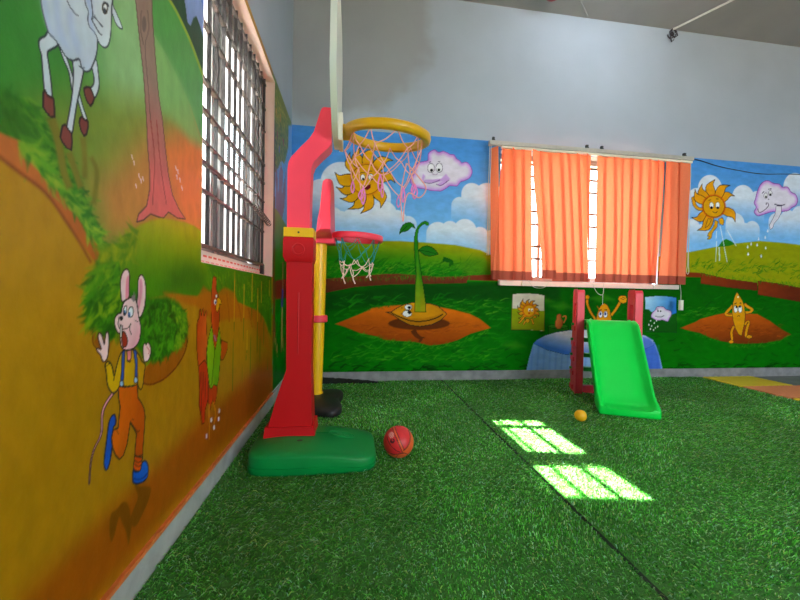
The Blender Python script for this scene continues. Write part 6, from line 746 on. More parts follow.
('F',[(0.8431,0.8581),(0.8808,0.8432),(0.9608,0.7983),(1.0484,0.777),(1.1317,0.779),(1.2046,0.7591),(1.2524,0.7242),(1.2711,0.6857),(1.2611,0.6493),(1.2139,0.6191),(1.1463,0.6016),(1.0759,0.5953),(1.0321,0.6051),(0.9959,0.6411),(0.9239,0.7011),(0.8693,0.6932),(0.8503,0.722),(0.8322,0.7538),(0.8319,0.7969)],(28,110,8),{'f':0.012,'s':0}),
('B',[(1.0027,0.7723),(1.1433,0.7698),(1.2455,0.7213),(1.2539,0.6535),(1.1461,0.6108),(1.0413,0.6117),(1.0127,0.6919)],520,0.04,0.012,-100,60,[(20,92,6),(50,132,10),(12,70,6),(70,144,12)],{}),
('B',[(1.1551,0.7634),(1.2453,0.728),(1.2679,0.6655),(1.2204,0.6247),(1.1698,0.6131),(1.206,0.6881)],120,0.03,0.008,-50,30,[(90,150,14),(120,160,20)],{}),
('B',[(0.8315,0.8399),(0.922,0.8652),(0.9304,0.7736),(0.882,0.7239),(0.8324,0.7365)],300,0.05,0.016,-140,25,[(96,150,14),(60,130,10),(20,84,6),(130,160,16)],{}),
('B',[(0.8442,0.7357),(0.9162,0.7451),(0.9241,0.6769),(0.8692,0.7068)],70,0.035,0.012,-150,25,[(16,80,6),(60,130,10)],{}),
('F',[(0.9835,0.2916),(1.0096,0.2719),(1.054,0.2459),(1.0567,0.2273),(1.0425,0.2074),(1.0196,0.191),(0.9977,0.1781),(0.9807,0.1815),(0.9661,0.2042),(0.972,0.2212),(0.9926,0.2401),(0.9967,0.2563)],(116,66,4),{'f':0.004,'s':1}),
('F',[(0.9476,0.267),(0.9596,0.2496),(0.9679,0.2186),(0.9724,0.1897),(0.9608,0.1485),(0.9525,0.1826),(0.9367,0.2185),(0.9253,0.2434),(0.9181,0.2357),(0.9076,0.2136),(0.8973,0.2016),(0.8903,0.2208),(0.89,0.2542),(0.8966,0.2713),(0.907,0.2696),(0.9177,0.2702),(0.9323,0.2736)],(116,66,4),{'f':0.004,'s':1}),
('F',[(0.9166,0.5668),(0.9118,0.5648),(0.905,0.5619),(0.8975,0.5584),(0.8906,0.5545),(0.8842,0.5502),(0.8779,0.5454),(0.8722,0.5403),(0.8677,0.5355),(0.8646,0.5312),(0.8625,0.5271),(0.8611,0.5225),(0.86,0.5168),(0.8594,0.509),(0.8595,0.4997),(0.8595,0.4906),(0.8591,0.4832),(0.8583,0.4782),(0.8573,0.4746),(0.8558,0.4715),(0.8536,0.4679),(0.8501,0.4639),(0.8458,0.4598),(0.8413,0.4554),(0.8374,0.4502),(0.8344,0.4446),(0.8318,0.4387),(0.8295,0.4319),(0.8277,0.4238),(0.8262,0.4131),(0.8252,0.4003),(0.8245,0.3883),(0.824,0.38),(0.8263,0.3787),(0.827,0.3869),(0.8279,0.3988),(0.829,0.4115),(0.8306,0.4221),(0.8326,0.4299),(0.835,0.4365),(0.8378,0.4423),(0.8409,0.4477),(0.8448,0.4526),(0.8494,0.4568),(0.854,0.4608),(0.8578,0.4649),(0.8603,0.4685),(0.8621,0.4718),(0.8634,0.4756),(0.8644,0.4808),(0.8651,0.4884),(0.8652,0.4976),(0.8653,0.5067),(0.8661,0.5143),(0.8673,0.5196),(0.8687,0.5238),(0.8708,0.5274),(0.874,0.5313),(0.8785,0.5359),(0.8843,0.5406),(0.8906,0.5452),(0.897,0.5492),(0.9038,0.5528),(0.9113,0.556),(0.9183,0.5587),(0.9233,0.5606)],(226,150,168),{'o':((70,40,50),0.003)}),
('F',[(0.9029,0.5029),(0.8926,0.5006),(0.8843,0.4872),(0.8781,0.4525),(0.8719,0.4206),(0.8702,0.3985),(0.8774,0.3826),(0.8873,0.3924),(0.8944,0.4173),(0.8983,0.444),(0.8997,0.4719),(0.9084,0.4782),(0.9082,0.4927)],(26,76,176),{'o':((10,16,50),0.004),'s':1}),
('F',[(0.9163,0.5671),(0.9404,0.5583),(0.9678,0.5535),(0.9919,0.5511),(0.993,0.5311),(0.9954,0.5146),(1.0109,0.4965),(1.0229,0.4764),(1.0278,0.4529),(1.0238,0.4133),(1.0197,0.3768),(1.0166,0.3428),(0.9976,0.3465),(0.9826,0.3603),(0.9855,0.3917),(0.9902,0.4213),(0.9774,0.4421),(0.963,0.4604),(0.9596,0.4438),(0.9517,0.4115),(0.9385,0.3898),(0.9237,0.3856),(0.9092,0.4022),(0.8985,0.425),(0.8934,0.4508),(0.8998,0.4672),(0.9174,0.4651),(0.9211,0.4954),(0.9241,0.5139),(0.9184,0.5375)],(204,96,8),{'o':((45,35,25),0.004),'g':((0.9258,0.5304),(1.0153,0.5032),(178,74,6))}),
('F',[(0.9616,0.4655),(0.9649,0.4609),(0.9699,0.4541),(0.9753,0.4467),(0.9802,0.4404),(0.9845,0.4352),(0.9886,0.4304),(0.9924,0.4263),(0.9961,0.4233),(1.0001,0.4222),(1.0023,0.4233),(1.0037,0.4248),(1.0047,0.4258),(1.0015,0.4279),(1.0005,0.4269),(0.9992,0.4255),(0.9979,0.4247),(0.9971,0.4249),(0.9947,0.427),(0.9911,0.4307),(0.9871,0.4354),(0.9829,0.4405),(0.9781,0.4468),(0.9726,0.4542),(0.9677,0.4609),(0.9643,0.4656)],(45,35,25),{}),
('F',[(0.9684,0.4678),(0.9787,0.4615),(0.9797,0.4629),(0.9694,0.4691)],(45,35,25),{}),
('F',[(0.9111,0.4624),(0.9184,0.4499),(0.9203,0.4497),(0.913,0.4623)],(45,35,25),{}),
('F',[(0.9825,0.3669),(1.0166,0.3469),(1.0133,0.32),(1.0046,0.315),(0.983,0.3273),(0.9771,0.3381)],(206,76,8),{'o':((45,35,25),0.004)}),
('F',[(0.9804,0.3722),(0.9832,0.3694),(0.9872,0.3654),(0.9921,0.361),(0.9974,0.3574),(1.0029,0.3555),(1.0083,0.3548),(1.013,0.3545),(1.0162,0.3542),(1.014,0.3573),(1.0107,0.3575),(1.0062,0.3578),(1.0014,0.3585),(0.9976,0.3597),(0.9939,0.3623),(0.9896,0.3661),(0.9856,0.3701),(0.9828,0.3729)],(45,35,25),{}),
('F',[(0.9806,0.3564),(0.9834,0.3536),(0.9875,0.3495),(0.9923,0.345),(0.9976,0.3413),(1.0031,0.3394),(1.0085,0.3385),(1.0132,0.3381),(1.0164,0.3378),(1.0142,0.3409),(1.011,0.3412),(1.0064,0.3416),(1.0017,0.3423),(0.9978,0.3436),(0.9941,0.3462),(0.9898,0.3502),(0.9858,0.3542),(0.983,0.357)],(45,35,25),{}),
('F',[(0.9807,0.3459),(0.9835,0.3431),(0.9876,0.3389),(0.9925,0.3343),(0.9977,0.3306),(1.0032,0.3286),(1.0086,0.3276),(1.0133,0.3272),(1.0166,0.3269),(1.0144,0.33),(1.0111,0.3303),(1.0066,0.3307),(1.0018,0.3315),(0.9979,0.3329),(0.9943,0.3355),(0.9899,0.3396),(0.986,0.3436),(0.9832,0.3465)],(45,35,25),{}),
('F',[(0.9771,0.3342),(0.9852,0.3249),(1.0024,0.3161),(1.0111,0.3197),(1.0154,0.3325),(1.0267,0.3331),(1.039,0.3211),(1.045,0.2986),(1.0414,0.2822),(1.0252,0.2783),(1.0006,0.2849),(0.9843,0.294),(0.9758,0.3049)],(24,84,190),{'o':((10,16,50),0.004),'s':1}),
('F',[(0.9782,0.3081),(0.982,0.3055),(0.9875,0.3015),(0.9941,0.2971),(1.0007,0.2934),(1.007,0.2907),(1.0132,0.2887),(1.0192,0.2872),(1.0251,0.2863),(1.0308,0.2864),(1.0363,0.2873),(1.041,0.2884),(1.0443,0.2891),(1.0383,0.295),(1.0351,0.2942),(1.0305,0.2931),(1.0254,0.2923),(1.0205,0.2922),(1.0157,0.2929),(1.0104,0.2941),(1.0052,0.2959),(1.0002,0.2979),(0.995,0.3009),(0.9891,0.3047),(0.9838,0.3086),(0.98,0.3112)],(16,44,130),{}),
('F',[(0.8971,0.5557),(0.8852,0.5683),(0.8784,0.584),(0.8749,0.6101),(0.8715,0.6269),(0.8796,0.6333),(0.8907,0.6253),(0.8966,0.6123),(0.9019,0.5946),(0.9104,0.6165),(0.9209,0.6386),(0.9318,0.6477),(0.9547,0.6477),(0.9811,0.6422),(1.0004,0.6245),(1.0094,0.6095),(1.0207,0.6019),(1.0258,0.5927),(1.0211,0.572),(1.0169,0.546),(1.0082,0.5335),(0.9972,0.5431),(0.9927,0.5601),(0.9906,0.5514),(0.9678,0.5535),(0.9404,0.5595),(0.9253,0.5696),(0.9203,0.5648),(0.9093,0.5558)],(206,164,8),{'o':((45,35,25),0.004),'s':1,'g':((0.8966,0.61),(1.0053,0.5863),(180,136,6))}),
('F',[(0.9005,0.595),(0.8989,0.5836),(0.9017,0.5827),(0.9033,0.5942)],(45,35,25),{}),
('F',[(0.872,0.6236),(0.8742,0.6237),(0.8774,0.6239),(0.8808,0.6242),(0.8838,0.6248),(0.8859,0.6259),(0.8875,0.6274),(0.8886,0.6288),(0.8894,0.6298),(0.8871,0.6311),(0.8862,0.6301),(0.8852,0.6288),(0.8838,0.6275),(0.8821,0.6266),(0.8797,0.6261),(0.8764,0.6258),(0.8733,0.6256),(0.8711,0.6255)],(45,35,25),{}),
('F',[(0.93,0.6468),(0.9393,0.6489),(0.9383,0.6058),(0.9342,0.5673),(0.9246,0.5722),(0.9286,0.6079)],(40,80,170),{'o':((14,24,60),0.003),'s':0}),
('F',[(0.974,0.6446),(0.9848,0.6442),(0.9911,0.6104),(0.9926,0.5654),(0.9816,0.5681),(0.9828,0.6068)],(40,80,170),{'o':((14,24,60),0.003),'s':0}),
('F',[(0.9365,0.5677),(0.9362,0.5654),(0.9351,0.5634),(0.9335,0.5621),(0.9314,0.5615),(0.9291,0.5618),(0.9268,0.5628),(0.9248,0.5644),(0.9231,0.5666),(0.922,0.569),(0.9217,0.5715),(0.922,0.5738),(0.923,0.5758),(0.9246,0.5771),(0.9266,0.5777),(0.9289,0.5775),(0.9312,0.5765),(0.9333,0.5749),(0.935,0.5727),(0.9361,0.5703)],(140,170,210),{'o':((45,35,25),0.003)}),
('F',[(0.9931,0.5627),(0.9927,0.5602),(0.9916,0.5581),(0.9898,0.5567),(0.9876,0.5561),(0.9851,0.5563),(0.9826,0.5573),(0.9804,0.5591),(0.9786,0.5613),(0.9775,0.5639),(0.9771,0.5666),(0.9774,0.5691),(0.9785,0.5711),(0.9802,0.5725),(0.9824,0.5732),(0.9849,0.573),(0.9874,0.572),(0.9896,0.5703),(0.9914,0.568),(0.9926,0.5654)],(140,170,210),{'o':((45,35,25),0.003)}),
('F',[(0.9469,0.6502),(0.9659,0.6472),(0.9661,0.6255),(0.9571,0.6183),(0.9492,0.6236)],(216,120,120),{'o':((45,35,25),0.003),'s':0}),
('F',[(0.9478,0.6206),(0.9498,0.6194),(0.9527,0.6177),(0.956,0.616),(0.9593,0.615),(0.962,0.6153),(0.9639,0.6165),(0.9653,0.6178),(0.9662,0.6186),(0.9638,0.62),(0.9628,0.6192),(0.9615,0.618),(0.9601,0.617),(0.9589,0.6168),(0.957,0.6175),(0.954,0.619),(0.9511,0.6207),(0.9491,0.6218)],(45,35,25),{}),
('F',[(0.8585,0.6654),(0.8507,0.6843),(0.8481,0.6957),(0.8523,0.7019),(0.8598,0.6966),(0.8656,0.6823),(0.8682,0.6752),(0.8725,0.6951),(0.8757,0.7015),(0.8816,0.6974),(0.8831,0.6777),(0.882,0.6594),(0.8782,0.6416),(0.8699,0.6352),(0.8619,0.6389),(0.8565,0.6523),(0.8466,0.6617),(0.8436,0.6682),(0.8508,0.6677)],(232,196,196),{'o':((60,30,36),0.0035),'s':1}),
('F',[(1.0168,0.6485),(1.0222,0.6553),(1.0296,0.6493),(1.0341,0.6552),(1.0426,0.6515),(1.0485,0.6426),(1.0525,0.632),(1.0461,0.6122),(1.0367,0.6042),(1.0229,0.6055),(1.0173,0.6188)],(232,196,196),{'o':((60,30,36),0.0035),'s':1}),
('F',[(1.03,0.6445),(1.0326,0.6421),(1.0363,0.6387),(1.0399,0.635),(1.042,0.632),(1.0423,0.6296),(1.0415,0.6271),(1.0402,0.6249),(1.0394,0.6234),(1.043,0.6221),(1.0438,0.6237),(1.0452,0.6259),(1.0461,0.6288),(1.0457,0.632),(1.0432,0.6356),(1.0393,0.6395),(1.0355,0.643),(1.033,0.6454)],(190,90,100),{}),
('F',[(0.9267,0.7712),(0.922,0.8027),(0.9232,0.8268),(0.9315,0.843),(0.9427,0.8499),(0.9524,0.8461),(0.9565,0.8308),(0.9544,0.8082),(0.9539,0.7807),(0.9417,0.7734)],(232,196,196),{'o':((45,35,25),0.004),'s':1}),
('F',[(0.9441,0.8253),(0.9517,0.8343),(0.9535,0.8132),(0.9523,0.782),(0.9416,0.7759),(0.9413,0.803)],(222,130,150),{'s':1,'f':0.002}),
('F',[(0.9869,0.7362),(0.9874,0.7622),(0.9904,0.7934),(0.9917,0.8247),(1.0001,0.8376),(1.0106,0.8374),(1.0216,0.8231),(1.0256,0.7963),(1.0225,0.7612),(1.012,0.7374),(0.999,0.7263)],(232,196,196),{'o':((45,35,25),0.004),'s':1}),
('F',[(0.9909,0.7569),(0.9955,0.7934),(0.9969,0.8222),(1.0055,0.8278),(1.011,0.8094),(1.007,0.7775),(0.9961,0.7488)],(222,140,160),{'s':1,'f':0.003}),
('F',[(0.9284,0.7542),(0.9357,0.7686),(0.9532,0.7769),(0.967,0.7793),(0.9793,0.7753),(0.9874,0.7622),(0.9929,0.7385),(0.9974,0.7225),(1.0036,0.7061),(1.0039,0.6849),(0.9977,0.6645),(0.983,0.6522),(0.9627,0.6469),(0.9431,0.6495),(0.928,0.6581),(0.9227,0.6771),(0.9233,0.6903),(0.9131,0.6963),(0.9052,0.7078),(0.9016,0.7223),(0.9043,0.7339),(0.9144,0.7414),(0.9249,0.7434)],(232,196,196),{'o':((45,35,25),0.004),'s':1,'g':((0.9384,0.7292),(0.9872,0.6555),(226,160,176))}),
('F',[(0.9643,0.7755),(0.9657,0.7869),(0.9706,0.7831),(0.9746,0.7946),(0.9771,0.7856),(0.9812,0.7892),(0.9806,0.7727),(0.9733,0.7677)],(130,116,122),{}),
('F',[(0.9465,0.7466),(0.9454,0.7431),(0.9437,0.74),(0.9417,0.7376),(0.9396,0.7363),(0.9375,0.736),(0.9357,0.7369),(0.9343,0.7388),(0.9334,0.7416),(0.9333,0.7449),(0.9337,0.7485),(0.9348,0.752),(0.9364,0.7551),(0.9384,0.7575),(0.9406,0.7589),(0.9427,0.7592),(0.9445,0.7583),(0.946,0.7564),(0.9468,0.7537),(0.947,0.7503)],(222,224,228),{'o':((45,35,25),0.003)}),
('F',[(0.9727,0.7415),(0.9716,0.7374),(0.9696,0.7339),(0.9668,0.7312),(0.9636,0.7297),(0.9603,0.7295),(0.9573,0.7306),(0.9547,0.7328),(0.9529,0.736),(0.952,0.7398),(0.9521,0.7439),(0.9532,0.7479),(0.9551,0.7514),(0.9578,0.7541),(0.9609,0.7556),(0.9642,0.756),(0.9674,0.755),(0.97,0.7528),(0.9719,0.7496),(0.9728,0.7457)],(226,228,232),{'o':((45,35,25),0.003)}),
('F',[(0.9432,0.7425),(0.943,0.7403),(0.9424,0.7384),(0.9415,0.737),(0.9404,0.7361),(0.9391,0.7358),(0.9378,0.7362),(0.9366,0.7373),(0.9357,0.7388),(0.9351,0.7408),(0.9349,0.7429),(0.935,0.745),(0.9356,0.7469),(0.9365,0.7484),(0.9376,0.7493),(0.9389,0.7496),(0.9402,0.7492),(0.9414,0.7482),(0.9423,0.7466),(0.9429,0.7446)],(60,100,160),{}),
('F',[(0.9612,0.7352),(0.961,0.7329),(0.9602,0.7309),(0.9591,0.7294),(0.9577,0.7285),(0.9561,0.7282),(0.9545,0.7287),(0.9531,0.7298),(0.952,0.7315),(0.9512,0.7336),(0.951,0.7358),(0.9512,0.738),(0.9519,0.74),(0.953,0.7416),(0.9544,0.7425),(0.956,0.7428),(0.9575,0.7423),(0.959,0.7412),(0.9601,0.7396),(0.9609,0.7375)],(60,100,160),{}),
('F',[(0.958,0.7329),(0.9579,0.7316),(0.9575,0.7305),(0.9569,0.7297),(0.9562,0.7292),(0.9553,0.729),(0.9545,0.7293),(0.9537,0.7299),(0.9531,0.7308),(0.9527,0.732),(0.9525,0.7332),(0.9527,0.7344),(0.953,0.7355),(0.9536,0.7364),(0.9544,0.7369),(0.9552,0.7371),(0.9561,0.7368),(0.9569,0.7362),(0.9575,0.7353),(0.9579,0.7341)],(10,14,24),{}),
('F',[(0.9405,0.7401),(0.9404,0.7391),(0.9401,0.7381),(0.9396,0.7374),(0.939,0.737),(0.9383,0.7368),(0.9376,0.737),(0.937,0.7376),(0.9365,0.7384),(0.9361,0.7393),(0.936,0.7404),(0.9361,0.7415),(0.9364,0.7424),(0.9369,0.7431),(0.9375,0.7436),(0.9382,0.7437),(0.9389,0.7435),(0.9396,0.743),(0.9401,0.7422),(0.9404,0.7412)],(10,14,24),{}),
('F',[(0.9324,0.7291),(0.9321,0.7273),(0.9312,0.7258),(0.9297,0.7246),(0.9279,0.7239),(0.9258,0.7238),(0.9238,0.7242),(0.9219,0.7252),(0.9205,0.7265),(0.9195,0.7282),(0.9192,0.73),(0.9195,0.7318),(0.9204,0.7334),(0.9218,0.7345),(0.9237,0.7352),(0.9257,0.7354),(0.9277,0.735),(0.9296,0.734),(0.9311,0.7326),(0.9321,0.731)],(18,14,16),{}),
('F',[(0.9168,0.7332),(0.916,0.7302),(0.9148,0.7257),(0.9137,0.7209),(0.9134,0.7165),(0.9143,0.7127),(0.916,0.709),(0.9178,0.7059),(0.919,0.7037),(0.9214,0.7041),(0.9202,0.7063),(0.9184,0.7094),(0.9168,0.7129),(0.9159,0.7164),(0.9162,0.7205),(0.9173,0.7253),(0.9185,0.7297),(0.9193,0.7328)],(45,35,25),{}),
('F',[(0.9188,0.7157),(0.9206,0.713),(0.9232,0.7091),(0.9265,0.705),(0.9305,0.702),(0.9355,0.7008),(0.9409,0.7007),(0.9462,0.7014),(0.951,0.7025),(0.9554,0.7044),(0.9594,0.7071),(0.9628,0.7097),(0.9651,0.7115),(0.9626,0.7129),(0.9602,0.7111),(0.957,0.7086),(0.9532,0.706),(0.9493,0.7043),(0.945,0.7033),(0.9401,0.7027),(0.9355,0.7028),(0.9319,0.7036),(0.9288,0.7059),(0.9258,0.7097),(0.9232,0.7136),(0.9214,0.7163)],(45,35,25),{}),
('F',[(0.9603,0.7153),(0.9593,0.7126),(0.9579,0.7088),(0.9567,0.7045),(0.9565,0.7002),(0.9579,0.6957),(0.9604,0.691),(0.963,0.6868),(0.9647,0.6838),(0.9677,0.6842),(0.9659,0.6872),(0.9634,0.6914),(0.961,0.6959),(0.9596,0.7),(0.9598,0.704),(0.961,0.7081),(0.9624,0.7119),(0.9634,0.7146)],(45,35,25),{}),
('F',[(0.9774,0.7207),(0.9921,0.7143),(0.9934,0.7156),(0.9786,0.7219)],(45,35,25),{}),
('F',[(0.9298,0.6932),(0.9358,0.6962),(0.9446,0.6866),(0.9506,0.6709),(0.9453,0.6591),(0.934,0.6584),(0.9293,0.6737)],(150,44,24),{'o':((45,35,25),0.003),'s':1}),
('F',[(0.923,0.7133),(0.9296,0.7103),(0.9285,0.6812),(0.9226,0.6843)],(226,228,226),{'o':((45,35,25),0.003)}),
('F',[(1.3562,0.5245),(1.3434,0.578),(1.3386,0.6402),(1.344,0.6866),(1.3568,0.7002),(1.358,0.7221),(1.3678,0.7326),(1.3752,0.7064),(1.385,0.7282),(1.3937,0.7315),(1.4015,0.7047),(1.4154,0.7229),(1.4228,0.7187),(1.422,0.6804),(1.4294,0.6102),(1.4251,0.5644),(1.4173,0.5119),(1.3822,0.4986)],(186,66,12),{'o':((80,24,6),0.005),'s':1,'g':((1.3374,0.6223),(1.4331,0.6097),(206,90,30))}),
('F',[(1.3595,0.5239),(1.4076,0.5368),(1.4416,0.5069),(1.4507,0.4498),(1.4578,0.4005),(1.4218,0.341),(1.414,0.2935),(1.3925,0.2976),(1.3793,0.3401),(1.3665,0.3779),(1.3685,0.433)],(186,44,12),{'o':((90,18,6),0.005)}),
('F',[(1.3753,0.4982),(1.3767,0.4783),(1.3787,0.4493),(1.3807,0.4182),(1.3819,0.3918),(1.3821,0.3706),(1.3816,0.3515),(1.381,0.3358),(1.3806,0.3247),(1.3841,0.3234),(1.3847,0.3345),(1.3855,0.3502),(1.3862,0.3693),(1.3863,0.3905),(1.3852,0.417),(1.3835,0.4481),(1.3817,0.4771),(1.3805,0.4971)],(110,20,8),{}),
('F',[(1.3928,0.4943),(1.3942,0.4741),(1.3962,0.4448),(1.3982,0.4132),(1.3995,0.3864),(1.3997,0.365),(1.3992,0.3456),(1.3986,0.3297),(1.3982,0.3184),(1.4017,0.3171),(1.4024,0.3283),(1.4033,0.3442),(1.404,0.3636),(1.404,0.3851),(1.4029,0.4119),(1.4011,0.4435),(1.3993,0.4729),(1.3981,0.4932)],(110,20,8),{}),
('F',[(1.4116,0.4901),(1.413,0.4696),(1.4151,0.4399),(1.4172,0.4079),(1.4185,0.3807),(1.4187,0.3589),(1.4182,0.3393),(1.4176,0.3231),(1.4171,0.3117),(1.4208,0.3103),(1.4215,0.3217),(1.4224,0.3378),(1.4231,0.3575),(1.4231,0.3793),(1.422,0.4065),(1.4202,0.4386),(1.4183,0.4684),(1.417,0.4889)],(110,20,8),{}),
('F',[(1.4471,0.4429),(1.539,0.4197),(1.5342,0.3623),(1.5139,0.3352),(1.4886,0.3594),(1.4696,0.325),(1.4454,0.3646)],(176,52,12),{'o':((90,22,6),0.004)}),
('F',[(1.4495,0.3554),(1.4503,0.3424),(1.4514,0.3237),(1.4527,0.3026),(1.4539,0.2827),(1.455,0.2627),(1.4563,0.2415),(1.4574,0.2226),(1.4583,0.2093),(1.4681,0.2053),(1.4675,0.2185),(1.4666,0.2375),(1.4655,0.2587),(1.4646,0.2788),(1.4636,0.2988),(1.4626,0.3199),(1.4617,0.3387),(1.4611,0.3518)],(196,120,10),{}),
('F',[(1.4931,0.3493),(1.4978,0.3407),(1.5048,0.3283),(1.5114,0.3144),(1.5154,0.3014),(1.5152,0.2887),(1.5125,0.2753),(1.5091,0.2635),(1.5069,0.2552),(1.5174,0.2509),(1.5199,0.2591),(1.5236,0.2709),(1.5267,0.2845),(1.5271,0.2977),(1.5232,0.3113),(1.5165,0.3255),(1.5096,0.3381),(1.5051,0.3467)],(196,120,10),{}),
('F',[(1.4453,0.2306),(1.4441,0.2263),(1.4407,0.2243),(1.436,0.225),(1.4313,0.2282),(1.4278,0.2331),(1.4264,0.2383),(1.4275,0.2425),(1.4308,0.2446),(1.4355,0.244),(1.4403,0.2408),(1.4439,0.2359)],(205,190,220),{}),
('F',[(1.5189,0.236),(1.5176,0.2315),(1.5138,0.2293),(1.5086,0.23),(1.5034,0.2334),(1.4995,0.2385),(1.4979,0.244),(1.4992,0.2484),(1.5029,0.2506),(1.508,0.25),(1.5133,0.2467),(1.5173,0.2416)],(205,190,220),{}),
('F',[(1.5706,0.2528),(1.5692,0.2481),(1.5652,0.2458),(1.5596,0.2464),(1.5539,0.2499),(1.5498,0.2551),(1.5481,0.2608),(1.5495,0.2654),(1.5534,0.2678),(1.5589,0.2672),(1.5646,0.2638),(1.5689,0.2585)],(205,190,220),{}),
('F',[(1.5741,0.286),(1.5727,0.2813),(1.5686,0.2789),(1.563,0.2794),(1.5574,0.2827),(1.5532,0.2879),(1.5515,0.2936),(1.5529,0.2982),(1.5568,0.3006),(1.5624,0.3002),(1.5681,0.2969),(1.5724,0.2917)],(205,190,220),{}),
('F',[(1.4909,0.2773),(1.4897,0.2728),(1.4861,0.2706),(1.481,0.2711),(1.476,0.2743),(1.4722,0.2792),(1.4708,0.2845),(1.472,0.2889),(1.4755,0.2912),(1.4805,0.2907),(1.4856,0.2876),(1.4894,0.2827)],(205,190,220),{}),
('F',[(1.5055,0.2549),(1.5136,0.2597),(1.5254,0.2667),(1.5378,0.2746),(1.5473,0.2818),(1.5525,0.2883),(1.5553,0.2947),(1.5567,0.3002),(1.5578,0.3041),(1.5489,0.3073),(1.5479,0.3035),(1.5465,0.2981),(1.5438,0.2919),(1.5389,0.2857),(1.5297,0.2787),(1.5175,0.2709),(1.5058,0.2638),(1.4978,0.259)],(190,110,10),{}),
('F',[(1.5782,0.5905),(1.6136,0.5793),(1.6531,0.5694),(1.6565,0.544),(1.6349,0.5206),(1.5995,0.5005),(1.5763,0.5049),(1.5727,0.5484)],(186,66,12),{'o':((80,24,6),0.005)}),
('F',[(1.4662,0.6569),(1.4426,0.6084),(1.4288,0.5638),(1.434,0.5085),(1.4507,0.4498),(1.4632,0.4149),(1.4812,0.4076),(1.5011,0.419),(1.533,0.4045),(1.5541,0.4243),(1.5635,0.4818),(1.5772,0.5477),(1.5661,0.6134),(1.547,0.6577),(1.5113,0.6363)],(126,176,14),{'o':((30,60,8),0.004),'g':((1.4447,0.5298),(1.5695,0.5062),(96,150,10))}),
('F',[(1.5053,0.5757),(1.5029,0.5596),(1.4995,0.5364),(1.4955,0.5111),(1.4914,0.4886),(1.4868,0.4686),(1.4815,0.449),(1.4767,0.4321),(1.4734,0.4204),(1.4804,0.4182),(1.4837,0.43),(1.4886,0.4469),(1.4939,0.4667),(1.4986,0.4869),(1.5027,0.5095),(1.5067,0.5349),(1.5102,0.5582),(1.5126,0.5744)],(40,90,8),{}),
('F',[(1.4732,0.8275),(1.4805,0.8517),(1.4923,0.8611),(1.5008,0.8526),(1.511,0.8588),(1.518,0.8329),(1.5125,0.8082),(1.5321,0.7898),(1.5482,0.7626),(1.5561,0.7202),(1.553,0.6782),(1.5435,0.6287),(1.5234,0.5812),(1.5114,0.5603),(1.4941,0.5895),(1.4847,0.6351),(1.4696,0.6765),(1.4641,0.7324),(1.4665,0.7878)],(196,70,14),{'o':((80,24,6),0.004),'g':((1.4683,0.7243),(1.5517,0.7204),(176,52,10))}),
('F',[(1.5241,0.7712),(1.5456,0.7752),(1.5683,0.7601),(1.5756,0.7428),(1.5553,0.7456),(1.5449,0.7249),(1.5281,0.7112),(1.5128,0.7263),(1.5184,0.7508)],(216,156,10),{'o':((80,50,6),0.004)}),
('F',[(1.5271,0.7795),(1.5267,0.7774),(1.5253,0.7756),(1.5233,0.7742),(1.5206,0.7732),(1.5177,0.773),(1.5148,0.7733),(1.5121,0.7743),(1.51,0.7757),(1.5086,0.7776),(1.5081,0.7796),(1.5085,0.7816),(1.5098,0.7834),(1.5118,0.7849),(1.5144,0.7858),(1.5173,0.7861),(1.5203,0.7858),(1.523,0.7848),(1.5251,0.7834),(1.5265,0.7815)],(210,220,235),{}),
('F',[(1.5161,0.7549),(1.5157,0.7511),(1.5144,0.7477),(1.5121,0.7451),(1.5093,0.7434),(1.5061,0.7429),(1.5028,0.7436),(1.4999,0.7455),(1.4976,0.7482),(1.496,0.7516),(1.4954,0.7554),(1.4958,0.7592),(1.4972,0.7625),(1.4993,0.7652),(1.5022,0.7668),(1.5053,0.7674),(1.5086,0.7667),(1.5115,0.765),(1.5139,0.7622),(1.5155,0.7587)],(210,220,235),{}),
('F',[(1.5141,0.7529),(1.5139,0.7508),(1.513,0.7489),(1.5117,0.7474),(1.51,0.7464),(1.508,0.7461),(1.5061,0.7465),(1.5043,0.7476),(1.5029,0.7491),(1.502,0.7511),(1.5016,0.7532),(1.5019,0.7554),(1.5027,0.7573),(1.504,0.7588),(1.5057,0.7597),(1.5076,0.76),(1.5096,0.7596),(1.5113,0.7586),(1.5128,0.757),(1.5137,0.7551)],(30,60,140),{}),
('F',[(1.4949,0.6213),(1.5143,0.5943),(1.5234,0.5942),(1.5037,0.6213)],(150,110,190),{}),
('F',[(1.7306,0.8958),(1.7341,0.6552),(1.7411,0.6546),(1.7382,0.8963)],(196,156,24),{}),
('F',[(1.7338,0.6553),(1.7318,0.6261),(1.7288,0.5844),(1.7259,0.5377),(1.7239,0.4935),(1.7235,0.4491),(1.7239,0.4019),(1.7246,0.3596),(1.7252,0.3301),(1.7293,0.3289),(1.7292,0.3584),(1.7289,0.4007),(1.7289,0.4479),(1.7298,0.4924),(1.7322,0.5367),(1.7356,0.5835),(1.7391,0.6253),(1.7415,0.6546)],(64,100,10),{}),
('F',[(1.878,0.8388),(1.879,0.6641),(1.8873,0.6635),(1.8871,0.839)],(196,156,24),{}),
('F',[(1.8786,0.6642),(1.8771,0.6135),(1.8748,0.5408),(1.8726,0.4594),(1.8715,0.3822),(1.8722,0.3045),(1.874,0.2219),(1.8761,0.1478),(1.8776,0.096),(1.8826,0.0941),(1.8816,0.1458),(1.88,0.22),(1.8787,0.3027),(1.8785,0.3806),(1.8801,0.4579),(1.8828,0.5396),(1.8857,0.6126),(1.8878,0.6635)],(64,100,10),{}),
('F',[(2.0214,0.898),(2.0213,0.743),(2.0309,0.7428),(2.032,0.8986)],(196,156,24),{}),
